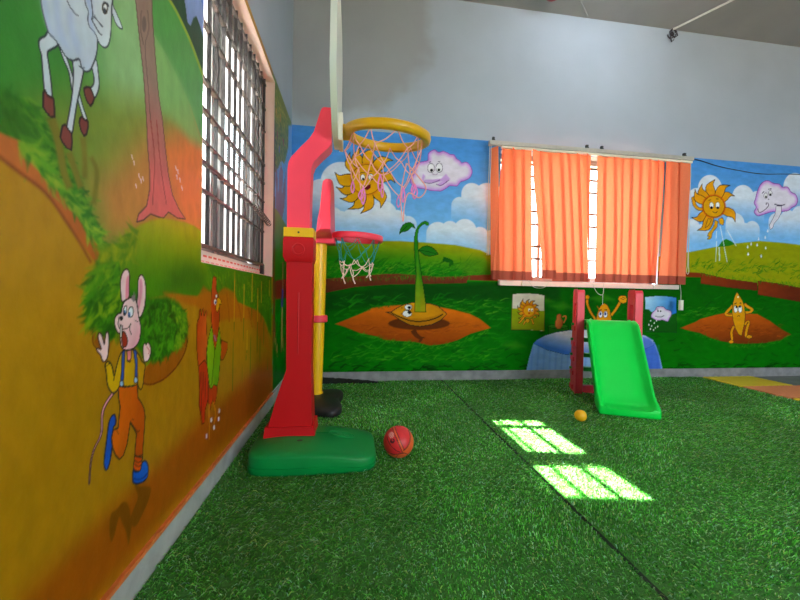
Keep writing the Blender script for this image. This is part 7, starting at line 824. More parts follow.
('F',[(2.0208,0.7431),(2.0188,0.6943),(2.0158,0.6246),(2.0129,0.5464),(2.0114,0.4725),(2.0119,0.3981),(2.0136,0.3191),(2.0157,0.2482),(2.0173,0.1987),(2.023,0.1969),(2.0221,0.2464),(2.0206,0.3174),(2.0194,0.3966),(2.0195,0.4711),(2.0216,0.5453),(2.0251,0.6237),(2.0288,0.6938),(2.0314,0.7427)],(64,100,10),{}),
('F',[(2.1433,0.8226),(2.1451,0.6221),(2.156,0.6212),(2.1553,0.8227)],(196,156,24),{}),
('F',[(2.1446,0.6222),(2.1422,0.5747),(2.1385,0.5066),(2.135,0.4305),(2.1331,0.3583),(2.1334,0.2857),(2.1351,0.2084),(2.1373,0.139),(2.1388,0.0906),(2.1454,0.0883),(2.1445,0.1367),(2.143,0.2061),(2.1419,0.2836),(2.1423,0.3564),(2.1449,0.4287),(2.1491,0.5051),(2.1535,0.5734),(2.1566,0.6211)],(64,100,10),{}),
('F',[(2.2268,0.8668),(2.225,0.7321),(2.2368,0.7317),(2.2398,0.8672)],(196,156,24),{}),
('F',[(2.2245,0.7321),(2.2215,0.691),(2.217,0.6322),(2.2126,0.5664),(2.2099,0.5041),(2.2096,0.4416),(2.2108,0.3751),(2.2126,0.3156),(2.2138,0.274),(2.2208,0.2723),(2.2203,0.3139),(2.2193,0.3735),(2.2188,0.44),(2.2197,0.5027),(2.2232,0.5652),(2.2284,0.6312),(2.2337,0.6904),(2.2374,0.7317)],(64,100,10),{}),
('F',[(2.2997,0.7745),(2.2985,0.6224),(2.3111,0.6214),(2.3135,0.7743)],(196,156,24),{}),
('F',[(2.2979,0.6225),(2.2947,0.5818),(2.2897,0.5235),(2.2849,0.4584),(2.2819,0.3967),(2.2815,0.3346),(2.2827,0.2685),(2.2845,0.2093),(2.2858,0.1679),(2.2932,0.1658),(2.2927,0.2071),(2.2917,0.2663),(2.2913,0.3325),(2.2924,0.3948),(2.2963,0.4566),(2.3019,0.522),(2.3077,0.5804),(2.3118,0.6213)],(64,100,10),{}),
('F',[(2.4206,0.8804),(2.4168,0.7671),(2.4308,0.7668),(2.436,0.881)],(196,156,24),{}),
('F',[(2.4161,0.7671),(2.4126,0.7235),(2.4072,0.6611),(2.402,0.5913),(2.3987,0.5254),(2.3984,0.4592),(2.3999,0.3888),(2.4019,0.3258),(2.4034,0.2817),(2.4117,0.2799),(2.4111,0.3239),(2.4099,0.3871),(2.4093,0.4576),(2.4104,0.524),(2.4146,0.5902),(2.4207,0.6602),(2.427,0.7229),(2.4315,0.7668)],(64,100,10),{}),
('F',[(1.9446,0.5956),(1.9425,0.4891),(1.9514,0.4876),(1.9544,0.5945)],(196,156,24),{}),
('F',[(1.9421,0.4893),(1.9387,0.4793),(1.9336,0.465),(1.9284,0.4491),(1.9246,0.4338),(1.9227,0.4182),(1.9218,0.4016),(1.9214,0.3866),(1.9212,0.3762),(1.9265,0.375),(1.9272,0.3853),(1.9281,0.4002),(1.9296,0.4167),(1.932,0.4322),(1.9364,0.4473),(1.9422,0.4632),(1.9478,0.4774),(1.9518,0.4874)],(64,100,10),{}),
('F',[(2.4319,2.3405),(3.61,2.7212),(3.9492,-0.6113),(2.5832,-0.1176)],(120,170,220),{'f':0.001,'s':0}),
('F',[(2.4358,2.2772),(3.1355,2.3076),(3.1404,2.2498),(3.0273,2.1877),(3.0035,1.9791),(2.8639,1.8126),(2.7491,1.8005),(2.6491,1.7047),(2.5545,1.6431),(2.4777,1.5964)],(112,126,48),{'f':0.002,'s':0}),
('B',[(2.4718,2.2196),(3.0018,2.2248),(2.9361,1.9517),(2.5072,1.6542)],420,0.1,0.016,-80,50,[(150,150,44),(74,104,40),(186,166,60),(100,140,50)],{}),
('F',[(2.5436,2.0828),(2.564,2.0378),(2.5828,2.0474),(2.5714,2.0977)],(200,150,40),{}),
('F',[(2.6753,2.1082),(2.6981,2.061),(2.7189,2.0713),(2.7062,2.1242)],(200,140,40),{}),
('F',[(2.5848,1.9426),(2.606,1.8956),(2.6255,1.9043),(2.6136,1.9562)],(150,40,60),{}),
('F',[(2.7942,1.9855),(2.8192,1.9349),(2.8421,1.9447),(2.828,2.0007)],(170,40,60),{}),
('F',[(2.657,1.8671),(2.6795,1.818),(2.7001,1.8264),(2.6875,1.8802)],(90,110,190),{}),
('F',[(2.5669,1.6965),(2.618,1.665),(2.6644,1.4767),(2.7011,1.7085),(2.7517,1.7638),(2.8297,1.738),(2.7863,1.5396),(2.8731,1.6899),(2.9494,1.7792),(2.9076,1.5013),(2.7833,1.3169),(2.61,1.2831)],(140,112,140),{'f':0.004,'s':0}),
('F',[(2.49,1.3962),(2.6703,1.3903),(2.8974,1.3631),(3.2729,1.2947),(3.3216,0.7308),(2.5301,0.745)],(140,150,70),{'f':0.006,'s':0,'g':((2.7416,1.3842),(2.7704,0.9706),(30,112,12))}),
('F',[(2.6197,0.8809),(2.9732,0.9102),(3.3049,0.9241),(3.3184,0.7678),(2.9441,0.7376),(2.6286,0.7432)],(130,42,24),{'f':0.004,'s':0}),
('F',[(2.5301,0.745),(3.3192,0.7586),(3.421,-0.4204),(2.5832,-0.1176)],(8,124,8),{'f':0.008,'s':0,'g':((2.7864,0.7404),(2.8331,0.0695),(6,96,10))}),
('B',[(2.589,0.6006),(3.2257,0.6428),(3.2729,0.074),(2.6191,0.1253)],120,0.1,0.02,-60,40,[(8,104,8),(4,66,6)],{}),
('F',[(2.4612,1.9596),(2.5199,1.9883),(2.5906,1.0299),(2.6352,0.4876),(2.5716,0.3737),(2.5515,0.4974)],(104,60,26),{'f':0.001,'s':0}),
('F',[(2.8299,1.0373),(2.8412,0.8261),(2.9046,0.8268),(2.9008,1.0435)],(130,80,50),{}),
('F',[(2.8334,0.8261),(2.8281,0.6849),(2.9071,0.6816),(2.9127,0.8268)],(50,50,140),{}),
('F',[(2.8358,0.6845),(2.8433,0.3603),(2.8989,0.3515),(2.899,0.682)],(170,140,80),{}),
('F',[(2.5801,0.5154),(2.6086,0.4182),(2.625,0.416),(2.6091,0.5125)],(150,110,60),{}),
('F',[(2.635,0.4655),(2.6648,0.3656),(2.6819,0.3629),(2.6652,0.462)],(150,110,60),{}),
('F',[(2.6784,0.4154),(2.7093,0.3131),(2.727,0.31),(2.7097,0.4112)],(150,110,60),{}),
('F',[(2.8303,0.4094),(2.865,0.3009),(2.8849,0.2976),(2.8654,0.4048)],(150,110,60),{}),
('F',[(2.9072,0.4311),(2.9439,0.3199),(2.9649,0.3167),(2.9443,0.4267)],(150,110,60),{})]
M['mural_back'] = attr_material('back_mural_paint', 0.65, 0.10, (14, 14, 26), 0.08, 0.05)
M['mural_left'] = attr_material('side_mural_paint', 0.36, 0.10, (20, 30, 16), 0.15, 0.2)
us = splice(np.concatenate([np.arange(0.0, 5.6, 0.006), np.arange(5.6, XR, 0.05), [XR]]), [BW[0], BW[1]])
vs = splice(np.concatenate([np.arange(ZS, ZM, 0.0062), [ZM]]), [BW[2], BW[3]])
pb = Painter(us, vs); pb.run(BACK_PAINT)
pb.mesh('mural_painting', lambda u, v: np.stack([u, np.full_like(u, YB-0.0015), v], 1), M['mural_back'], wall_back, BW, 1.15)
px = np.arange(0.0, 1.0, 1/560.0)
us = 0.557*348.0/(352.0-(-80+px*370.8))            # finer towards the near end of the wall
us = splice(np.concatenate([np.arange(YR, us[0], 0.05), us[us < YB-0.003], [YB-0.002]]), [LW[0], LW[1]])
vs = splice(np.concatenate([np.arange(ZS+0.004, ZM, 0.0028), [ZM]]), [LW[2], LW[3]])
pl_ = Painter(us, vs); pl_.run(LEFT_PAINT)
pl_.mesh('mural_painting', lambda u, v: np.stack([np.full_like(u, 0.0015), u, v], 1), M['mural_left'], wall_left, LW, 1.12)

# ------------------------------------------------------------ window in the left wall
w1 = struct_root('window_1', (0, LW[0], LW[2]))
def wpart(name, bm, mat, parent=w1, **k):
    o = obj(name, bm, mat, parent, **k); o.matrix_parent_inverse = Matrix.Translation(Vector(w1.location)).inverted(); return o
fy0, fy1, fz0, fz1 = LW
wpart('outer_frame', B((-0.14, -0.09, fy0, fy0+0.10, fz0, fz1), (-0.14, -0.09, fy1-0.16, fy1, fz0, fz1), (-0.14, -0.09, fy0+.1, fy1-.16, fz0, fz0+0.05), (-0.14, -0.09, fy0+.1, fy1-.16, fz1-0.05, fz1)), M['frame_metal'], smooth=0)
for ya, yb, xo, st in ((fy0+0.10, 1.79, -0.125, .03), (1.82, 2.277, -0.105, .055)):
    sash = wpart('sash', B((xo-.008, xo+.008, ya, ya+st, fz0+.05, fz1-.05), (xo-.008, xo+.008, yb-st, yb, fz0+.05, fz1-.05), (xo-.008, xo+.008, ya+st, yb-st, fz0+.05, fz0+.09), (xo-.008, xo+.008, ya+st, yb-st, fz1-.09, fz1-.05)), M['frame_metal'], smooth=0)
    zl = 1.310 if yb < 2 else 1.425
    wpart('frosted_pane', B((xo-.002, xo+.002, ya+st, yb-st, fz0+.09, zl)), M['frosted_lower'], smooth=0)
    wpart('glass_pane', B((xo-.002, xo+.002, ya+st, yb-st, zl+.002, 1.698)), M['glass'], smooth=0)
    wpart('frosted_pane', B((xo-.002, xo+.002, ya+st, yb-st, 1.70, fz1-.09)), M['frosted_upper'], smooth=0)
wpart('meeting_stile', B((-.120, -.110, 1.786, 1.824, fz0+.05, 1.31), (-.120, -.110, 1.786, 1.824, 1.70, fz1-.05)), M['frame_metal'], smooth=0)
wpart('side_light', B((-.112, -.108, 2.279, fy1-.16, fz0+.05, 1.425), (-.112, -.108, 2.279, fy1-.16, 1.70, fz1-.05)), M['frosted_lower'], smooth=0)
tile = material('red_white_tile', (235, 225, 220), .5)
nt = tile.node_tree; bk = nt.nodes.new('ShaderNodeTexBrick'); bk.inputs['Color1'].default_value = s2l((226, 70, 62))+(1,); bk.inputs['Color2'].default_value = s2l((232, 120, 104))+(1,); bk.inputs['Mortar'].default_value = s2l((235, 228, 220))+(1,)
bk.inputs['Scale'].default_value = 1.0; bk.inputs['Brick Width'].default_value = .055; bk.inputs['Row Height'].default_value = .026; bk.inputs['Mortar Size'].default_value = .009
tcn = nt.nodes.new('ShaderNodeTexCoord'); sp_ = nt.nodes.new('ShaderNodeSeparateXYZ'); cb_ = nt.nodes.new('ShaderNodeCombineXYZ')
nt.links.new(tcn.outputs['Object'], sp_.inputs[0]); nt.links.new(sp_.outputs['Y'], cb_.inputs['X']); nt.links.new(sp_.outputs['Z'], cb_.inputs['Y']); nt.links.new(cb_.outputs[0], bk.inputs['Vector'])
nt.links.new(bk.outputs['Color'], nt.nodes['Principled BSDF'].inputs['Base Color'])
wpart('sill_tile', B((-.088, -.075, fy0, fy1-.02, fz0, fz0+.066)), tile, smooth=0)
M['reveal'] = material('peach_reveal', (252, 220, 206), 0.6, 0.05, 6)  # even peach colour over all faces of the window reveal
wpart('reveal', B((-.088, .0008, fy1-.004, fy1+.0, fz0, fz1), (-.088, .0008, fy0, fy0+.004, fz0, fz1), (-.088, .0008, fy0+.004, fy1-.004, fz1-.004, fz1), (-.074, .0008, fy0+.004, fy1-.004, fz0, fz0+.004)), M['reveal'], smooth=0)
grille = bpy.data.objects.new('window_grille', None); COL.objects.link(grille); grille.parent = w1
grille.matrix_parent_inverse = Matrix.Translation(Vector(w1.location)).inverted()
GX = -0.06
for k in range(14):
    y = fy0+0.045+k*0.0815
    b = obj('flat_bar', B((GX-0.008, GX+0.008, y-0.0025, y+0.0025, fz0+.075, fz1-.005)), M['grille_dark'], grille, smooth=0)
for z, h in ((0.986, .007), (1.21, .006), (1.325, .008), (1.412, .004), (1.537, .008), (1.66, .008), (1.885, .006), (2.035, .006), (2.2, .006)):
    obj('cross_rail', B((GX-0.009, GX+0.009, fy0, fy1-0.02, z-h, z+h)), M['grille'], grille, bevel=0.002, seg=1)
for y in (fy0+0.02, fy1-0.03):
    obj('grille_stub', B((GX-0.01, GX+0.01, y-.02, y+.02, fz0, fz0+.08)), M['grille_dark'], grille, smooth=0)
# outside that window: neighbouring house, wall height shaped to block the low sun
nb = struct('exterior_neighbour_sun_block', B((-3.4, -3.0, -7, 9, 0, 3.985)), M['exterior'], smooth=0)
struct('ground_outside', B((-14, -T, -14, 14, -0.2, -0.16), (-T, 14, YB+T, 14, -0.2, -0.16), (-T, 14, -14, YR-T, -0.2, -0.16), (XR+T, 14, YR-T, YB+T, -0.2, -0.16)), M['ground'], smooth=0)

# ------------------------------------------------------------ window in the back wall
w2 = struct_root('window_2', (BW[0], YB, BW[2]))
def w2part(name, bm, mat, **k):
    o = obj(name, bm, mat, w2, **k); o.matrix_parent_inverse = Matrix.Translation(Vector(w2.location)).inverted(); return o
x0, x1, z0, z1 = BW
w2part('outer_frame', B((x0, x0+.045, YB+.10, YB+.15, z0, z1), (x1-.045, x1, YB+.10, YB+.15, z0, z1), (x0+.045, x1-.045, YB+.10, YB+.15, z0, z0+.05), (x0+.045, x1-.045, YB+.10, YB+.15, z1-.05, z1), (2.38, 2.41, YB+.10, YB+.14, z0+.05, z1-.05), (3.37, 3.40, YB+.10, YB+.14, z0+.05, z1-.05)), M['frame_metal'], smooth=0)
for xa, xb in ((x0+.045, 2.38), (2.41, 3.37), (3.40, x1-.045)):
    w2part('glass_pane', B((xa, xb, YB+.118, YB+.122, z0+.05, z1-.05)), M['glass'], smooth=0)
for z in (1.18, 1.302, 1.52, 1.645, 1.862, 1.985, 2.1):
    w2part('security_bar', B((x0, x1, YB+.05, YB+.066, z-.010, z+.010)), M['grille_dark'], smooth=0)
sl = struct('trim_1', B((1.93, 2.143, YB-0.045, YB+0.1, 0.908, 0.953), (2.155, 3.555, YB-0.045, YB+0.1, 0.908, 0.953), (3.567, 3.715, YB-0.043, YB-.0005, 0.910, 0.953), (3.72, 3.855, YB-0.040, YB-.0005, 0.910, 0.953)), M['sill_stone'], bevel=0.003, seg=1)

# unseen window added behind the camera, only for its daylight
w3 = struct_root('added_rear_window', (RW[0], YR, RW[2]))
o = obj('outer_frame', B((RW[0], RW[0]+.05, YR-.12, YR-.06, RW[2], RW[3]), (RW[1]-.05, RW[1], YR-.12, YR-.06, RW[2], RW[3]), (3.57, 3.63, YR-.12, YR-.06, RW[2], RW[3]), (RW[0], RW[1], YR-.12, YR-.06, RW[2], RW[2]+.05), (RW[0], RW[1], YR-.12, YR-.06, RW[3]-.05, RW[3])), M['frame_metal'], w3, smooth=0)
o.matrix_parent_inverse = Matrix.Translation(Vector(w3.location)).inverted()

# ------------------------------------------------------------ vertical blind
bt = thing('vertical_blind', 'orange fabric vertical blind hanging from a grey rail across the back window', 'blind', (2.83, YB-0.1, 2.2))
PI_ = Matrix.Translation(Vector(bt.location)).inverted()
def bpart(name, bm, mat, parent=bt, **k):
    o = obj(name, bm, mat, parent, **k); o.matrix_parent_inverse = PI_ if parent is bt else Matrix(); return o
YV = YB-0.102
bpart('headrail', B((1.77, 3.89, YV-0.022, YV+0.022, 2.19, 2.226)), M['rail_metal'], bevel=0.004)
bpart('runner_strip', B((1.89, 3.885, YV-0.012, YV+0.012, 2.168, 2.189)), M['cream'], bevel=0.003)
for x in (1.81, 2.745, 2.90, 3.80):
    bpart('wall_bracket', B((x-.012, x+.012, YV-0.016, YB-.001, 2.2262, 2.236), (x-.01, x+.01, YV-.012, YV+.012, 2.236, 2.262)), M['bracket'], smooth=0)
VANES = [(1.799,1.847,1.829,1.887),(1.891,1.92,1.824,1.945),(1.925,1.998,1.95,2.034),(1.998,2.034,2.034,2.07),(2.032,2.098,2.068,2.139),(2.096,2.187,2.137,2.232),(2.185,2.283,2.302,2.378),(2.28,2.382,2.373,2.456),(2.375,2.484,2.449,2.559),(2.482,2.565,2.556,2.662),(2.563,2.647,2.66,2.734),(2.646,2.741,2.732,2.799),(2.736,2.811,2.795,2.834),(2.853,2.95,2.858,2.966),(2.948,3.046,2.964,3.072),(3.044,3.131,3.07,3.145),(3.124,3.217,3.151,3.232),(3.215,3.325,3.232,3.337),(3.324,3.413,3.335,3.442),(3.411,3.512,3.439,3.519),(3.51,3.61,3.461,3.55),(3.626,3.679,3.578,3.697),(3.677,3.78,3.695,3.799),(3.778,3.883,3.797,3.871)]
DEEP = {0: -.04, 1: .03, 3: .045, 11: .02, 12: .04, 6: .03, 20: .03, 21: .012, 22: .012, 23: .01}
def vane_strip(k, za, zb, ta, tb, push):
    a, b, c, d = VANES[k]
    wl_ = 0 if k in (0, 1, 6, 13) else (.03 if k > 20 else .016); wr_ = 0 if k in (0, 5, 12, 20, 23) else .016
    a -= wl_; c -= wl_; b += wr_; d += wr_; bm = bmesh.new(); n = 14; m = 4; rows = []
    dp = DEEP.get(k, 0.012 if k % 2 else -0.012)
    curve = 0.02 if k in (6, 20) else 0.0
    for i in range(n+1):
        t = ta+(tb-ta)*i/n; s_ = t*t*(3-2*t) if curve else t
        xl = a+(c-a)*s_; xr = b+(d-b)*s_; row = []
        for j in range(m+1):
            u = j/m
            y = YV + dp*(u-0.5)*1.6 + 0.004*math.sin(t*5+k)+0.006*math.sin(u*PI)*(1 if k % 3 else -1) - push
            row.append(bm.verts.new((xl+(xr-xl)*u, y, za+(zb-za)*i/n)))
        rows.append(row)
    for i in range(n):
        for j in range(m): bm.faces.new((rows[i][j], rows[i][j+1], rows[i+1][j+1], rows[i+1][j]))
    return bm
for k in range(len(VANES)):
    drop = 0.0 if k not in (6, 7) else 0.02
    v = bpart('vane', vane_strip(k, 2.172, 1.040+drop, 0, 0.93, 0), M['blind'])
    h = obj('hem_pocket', vane_strip(k, 1.040+drop, 0.958+drop, 0.93, 1.0, 0.0), M['hem'], v)
bm = bmesh.new(); tube(bm, [(1.775, YV-.01, 2.2), (1.77, YV-.012, 1.9), (1.772, YV-.012, 1.55), (1.77, YV-.012, 1.18)], 0.0028, 6)
tube(bm, [(1.79, YV-.01, 2.2), (1.786, YV-.012, 1.9), (1.785, YV-.012, 1.55), (1.785, YV-.012, 1.18)], 0.0022, 6)
bpart('pull_cord', bm, M['cord'])
bm = bmesh.new()
loop = [(3.875, YV, 1.62), (3.875, YV-.004, 1.2), (3.868, YV, 1.10), (3.876, YV, 1.065), (3.89, YV, 1.07), (3.895, YV, 1.10), (3.886, YV, 1.2), (3.884, YV, 1.62), (3.878, YV, 2.19)]
tube(bm, [tuple(p) for p in catmull(loop, 5)], 0.0024, 6); bpart('pull_cord', bm, M['cord'])
for pts in (((2.18, YV-.01, .955), (2.23, YV-.012, .90), (2.29, YV-.012, .888), (2.35, YV-.01, .90), (2.39, YV-.01, .955)), ((2.83, YV-.01, .955), (2.86, YV-.014, .89), (2.90, YV-.014, .845), (2.945, YV-.012, .84), (2.955, YV-.01, .90), (2.955, YV-.01, .955)), ((2.945, YV-.014, .84), (2.945, YV-.014, .79), (2.946, YV-.014, .74))):
    bm = bmesh.new(); tube(bm, [tuple(p) for p in catmull(pts, 5)], 0.0024, 6); bpart('bottom_chain', bm, M['cord'])
bm = bmesh.new(); tube(bm, [(3.80, YV, .955), (3.803, YV-.01, .88), (3.804, YV-.01, .80)], 0.0024, 6); bpart('pull_cord', bm, M['cord'])
bm = B((3.79, 3.822, YV-.022, YV+.002, .70, .80)); bpart('cord_weight', bm, M['cream'], bevel=0.006)

# ------------------------------------------------------------ turf, mats
def turf():
    X1 = 4.125
    base = B((0.013, 1.392, YR, 3.165, 0.0006, 0.004), (1.400, X1, YR, 3.165, 0.0006, 0.004))
    t = obj('turf_carpet', base, M['turf_backing'], smooth=0)
    tag(t, 'green artificial turf carpet with a dark seam covering the floor', 'artificial turf', kind='stuff')
    sm = obj('seam', B((1.389, 1.403, YR, 3.165, .0041, .0052)), M['turf_seam'], t, smooth=0)
    def scatter(y0, y1, dens):
        n = int((X1-.02)*(y1-y0)*dens); x = RNG.uniform(.016, X1, n); y = RNG.uniform(y0, y1, n)
        k = np.abs(x-1.396-0.004*np.sin(y*9)) > 0.007
        return x[k], y[k]
    parts = [scatter(0.35, 0.8, 12000), scatter(0.8, 1.5, 23000), scatter(1.5, 2.2, 16000), scatter(2.2, 3.165, 11000)]
    x = np.concatenate([p[0] for p in parts]); y = np.concatenate([p[1] for p in parts])
    under = (np.abs((x-.388)/.284)**5.5+np.abs((y-1.718)/.172)**5.5 < 1) | (np.hypot((x-.322)/.8, (y-2.50)/1.2) < .19)
    under |= (np.hypot(x-.792, y-1.69) < .035) | (np.hypot(x-2.030, y-2.062) < .018)
    lx = (x-2.424)*math.cos(.405)-(y-2.128)*math.sin(.405); ly = (x-2.424)*math.sin(.405)+(y-2.128)*math.cos(.405)
    under |= (np.abs(lx) < .170) & (ly > -.02) & (ly < .07)
    under |= (np.abs(np.abs(lx-.001)-.208) < .024) & (ly > .475) & (ly < .64)
    under |= (y > 3.09) & (x < .8)
    x, y = x[~under], y[~under]; n = len(x)
    # slow patches where the pile leans another way
    def field(sx, sy, ph): return np.sin(x*sx+ph+1.7*np.sin(y*sy*.6+ph))*np.cos(y*sy+ph*2+1.3*np.sin(x*sx*.5))
    lean = 0.55+0.5*field(3.1, 3.7, .4)+0.2*field(8.3, 7.1, 2.0)
    dirn = -PI/2+0.9*field(2.3, 2.9, 1.1)+RNG.normal(0, .75, n)
    h = RNG.uniform(.012, .022, n)*(1-0.15*field(5, 6, 3)); w = RNG.uniform(.0020, .0042, n)*(1+.35*(y-1).clip(0, 2))
    ln = h*np.clip(lean*1.5+.25+RNG.normal(0, .3, n), .2, 1.9)
    dx, dy = np.cos(dirn), np.sin(dirn); ta = RNG.uniform(0, PI, n); nx, ny = np.cos(ta), np.sin(ta)
    co = np.zeros((n, 5, 3), np.float32)
    for i, (f, hh, ww) in enumerate(((0, .0, 1), (0, .0, -1), (.35, .60, .85), (.35, .60, -.85), (1, .85, 0))):
        co[:, i, 0] = x+dx*ln*f+nx*w*.5*ww; co[:, i, 1] = y+dy*ln*f+ny*w*.5*ww; co[:, i, 2] = .003+h*hh*(1-.25*(ln/h)*f)
    b = (np.arange(n)*5)[:, None]
    q = b+np.array([0, 1, 3, 2]); tr = b+np.array([2, 3, 4])
    me = quads_mesh('turf_pile', co.reshape(-1, 3), q, tr)
    pal = np.array([s2l(c) for c in ((104, 208, 76), (140, 230, 112), (60, 156, 50), (206, 246, 196), (206, 232, 136), (176, 240, 204), (112, 212, 70))])
    pick = RNG.choice(len(pal), n, p=[.28, .21, .24, .07, .05, .05, .10])
    c = pal[pick]*RNG.uniform(.6, 1.35, (n, 1))*(1+.18*field(4.1, 3.3, 5.0)+.10*field(11, 9, 1.0))[:, None]
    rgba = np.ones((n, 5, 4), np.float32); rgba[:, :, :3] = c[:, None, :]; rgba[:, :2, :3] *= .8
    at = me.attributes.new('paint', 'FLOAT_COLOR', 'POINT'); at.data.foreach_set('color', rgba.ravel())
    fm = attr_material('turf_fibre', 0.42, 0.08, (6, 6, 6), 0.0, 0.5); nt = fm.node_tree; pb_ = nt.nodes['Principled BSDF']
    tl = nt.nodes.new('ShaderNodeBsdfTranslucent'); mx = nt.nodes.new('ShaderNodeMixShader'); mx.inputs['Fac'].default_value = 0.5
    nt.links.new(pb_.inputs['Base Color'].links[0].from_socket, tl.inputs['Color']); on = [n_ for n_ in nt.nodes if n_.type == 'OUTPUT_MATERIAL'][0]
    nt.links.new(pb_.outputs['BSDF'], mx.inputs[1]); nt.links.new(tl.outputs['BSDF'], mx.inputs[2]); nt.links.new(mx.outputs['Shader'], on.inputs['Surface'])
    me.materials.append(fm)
    o = bpy.data.objects.new('turf_pile', me); COL.objects.link(o); o.parent = t; o['kind'] = 'stuff'
turf()
# strip of turf turned up against the back wall
bm = bmesh.new(); rows = []
for i in range(25):
    t = i/24; x = 0.05+0.74*t; hgt = 0.062*(1-t)**.7+.004; yb = YB-.018
    prof = [(yb-.075, .006), (yb-.05, .010+hgt*.25), (yb-.022, hgt*.75), (yb-.008, hgt*1.0), (yb-.003, hgt*.8), (yb-.012, hgt*.45), (yb-.05, .005)]
    rows.append([(x+.01*math.sin(t*40+j), y, z+.003*math.sin(t*60+j*2)) for j, (y, z) in enumerate(prof)])
loft(bm, rows)
tag(obj('turf_strip', bm, M['turf_underside'], smooth=60), 'dark strip of turf edge curling up against the back wall behind the hoops', 'turf strip')
def foam_mat(x0, x1, y0, y1, mat, label):
    out = []
    def edge(a, b, n=9):
        ax, ay = a; bx, by = b; L_ = math.hypot(bx-ax, by-ay); ux, uy = (bx-ax)/L_, (by-ay)/L_; nx, ny = uy, -ux
        for i in range(n):
            for t, d in ((i/n, 0), ((i+.25)/n, 0), ((i+.3)/n, 1), ((i+.7)/n, 1), ((i+.75)/n, 0)):
                out.append((ax+ux*L_*t+nx*d*.008, ay+uy*L_*t+ny*d*.008))
    edge((x0, y0), (x1, y0)); edge((x1, y0), (x1, y1)); edge((x1, y1), (x0, y1)); edge((x0, y1), (x0, y0))
    bm = bmesh.new(); loft(bm, [[(x, y, .001) for x, y in out], [(x, y, .013) for x, y in out]])
    tag(obj('foam_mat', bm, mat, smooth=0), label, 'foam mat', 'foam play mats on the bare floor')
foam_mat(4.155, 4.73, 2.775, 3.13, M['mat_yellow'], 'yellow foam play mat nearest the back wall at the turf edge')
foam_mat(4.155, 4.73, 2.405, 2.755, M['mat_orange'], 'orange foam play mat beside the turf, in front of the yellow mat')
foam_mat(4.75, 5.32, 2.405, 2.755, M['mat_orange'], 'orange foam play mat cut off by the picture edge, beyond the first orange mat')
foam_mat(4.155, 4.73, 2.035, 2.385, M['mat_yellow'], 'yellow foam play mat showing only its corner at the picture edge')

# ------------------------------------------------------------ tall basketball hoop
bh = thing('basketball_hoop', 'tall red basketball hoop with green base and yellow rim nearest the camera', 'basketball hoop', (0.395, 1.73, 0.004))
BI = Matrix.Translation(Vector(bh.location)).inverted()
def hpart(name, bm, mat, parent=bh, root=bh, **k):
    o = obj(name, bm, mat, parent, **k)
    o.matrix_parent_inverse = Matrix.Translation(Vector(root.location)).inverted() if parent is root else Matrix()
    return o
def superell(cx, cy, a, b, e, n=72):
    return [(cx+a*math.copysign(abs(math.cos(t))**(2/e), math.cos(t)), cy+b*math.copysign(abs(math.sin(t))**(2/e), math.sin(t))) for t in np.linspace(0, 2*PI, n, endpoint=False)]
cx, cy, hx, hy = .391, 1.718, .290, .182
def base_h(x): 
    t = min(max((x-.40)/.28, 0), 1); return .088-.030*t*t*(3-2*t)
rings = []
for ins, fz in ((.008, 0), (.002, .08), (0, .38), (.005, .40), (.004, .88), (.007, .97), (.014, 1.03), (.045, 1.09), (.10, 1.16), (.15, 1.19)):
    rings.append([(x, y, .004+fz*base_h(x)) for x, y in superell(cx, cy, hx-ins, hy-ins*.95, 5.5)])
bm = bmesh.new(); loft(bm, rings); base_o = hpart('base', bm, M['green'], smooth=50)
def base_top(x): return .004+1.19*base_h(x)
bm = bmesh.new()
for sx_, sy_ in ((.062, .034), (.052, .026)):
    tube(bm, [(.515+sx_*math.cos(t)-.25*sy_*math.sin(t), 1.752+sy_*math.sin(t), base_top(.515+sx_*math.cos(t))+.0005) for t in np.linspace(0, 2*PI, 28, endpoint=False)], .0028, 6, closed=True)
wav = [(.475+.08*t, 1.75+.012*math.sin(t*14)-.01*t, base_top(.475+.08*t)+.0005) for t in np.linspace(0, 1, 26)]
tube(bm, wav, .002, 6)
hpart('emblem', bm, M['green'], base_o)
bm = bmesh.new()
for rr, zz in ((.022, .0), (.014, .0015)):
    c0 = [(.322+rr*math.cos(t), 1.668+rr*.62*math.sin(t)) for t in np.linspace(0, 2*PI, 20, endpoint=False)]
    loft(bm, [[(x, y, base_top(.3)-.012) for x, y in c0], [(x, y, base_top(.3)-.0015+zz) for x, y in c0]])
hpart('bolt_hole', bm, M['black'], base_o)
def rect_ring(x0, x1, y0, y1, z): return [(x0, y0, z), (x1, y0, z), (x1, y1, z), (x0, y1, z)]
bm = bmesh.new()
loft(bm, [rect_ring(.144, .386, 1.720, 1.885, .098), rect_ring(.150, .380, 1.724, 1.882, .150)])
loft(bm, [rect_ring(.162, .370, 1.733, 1.872, .146), rect_ring(.200, .364, 1.737, 1.850, .29), rect_ring(.243, .361, 1.740, 1.832, .424), rect_ring(.240, .359, 1.740, 1.832, .64), rect_ring(.236, .357, 1.740, 1.832, .962)])
pole_o = hpart('pole', bm, M['red'], bevel=0.010, seg=3, smooth=50)
bm = bmesh.new(); tube(bm, [(.296, 1.741, .50), (.296, 1.741, .80)], .004, 8); hpart('ridge', bm, M['red'], pole_o)
bm = bmesh.new(); loft(bm, [rect_ring(.232, .361, 1.736, 1.836, .948), rect_ring(.222, .364, 1.726, 1.842, .972), rect_ring(.222, .364, 1.726, 1.842, 1.058), rect_ring(.226, .361, 1.730, 1.840, 1.068)])
col_o = hpart('collar', bm, M['red'], bevel=0.008, seg=3, smooth=50)
bm = bmesh.new(); tube(bm, [(.293+.026*math.cos(t), 1.727, 1.008+.026*math.sin(t)) for t in np.linspace(0, 2*PI, 28, endpoint=False)], .005, 8, closed=True)
hpart('knob', bm, M['red'], col_o)
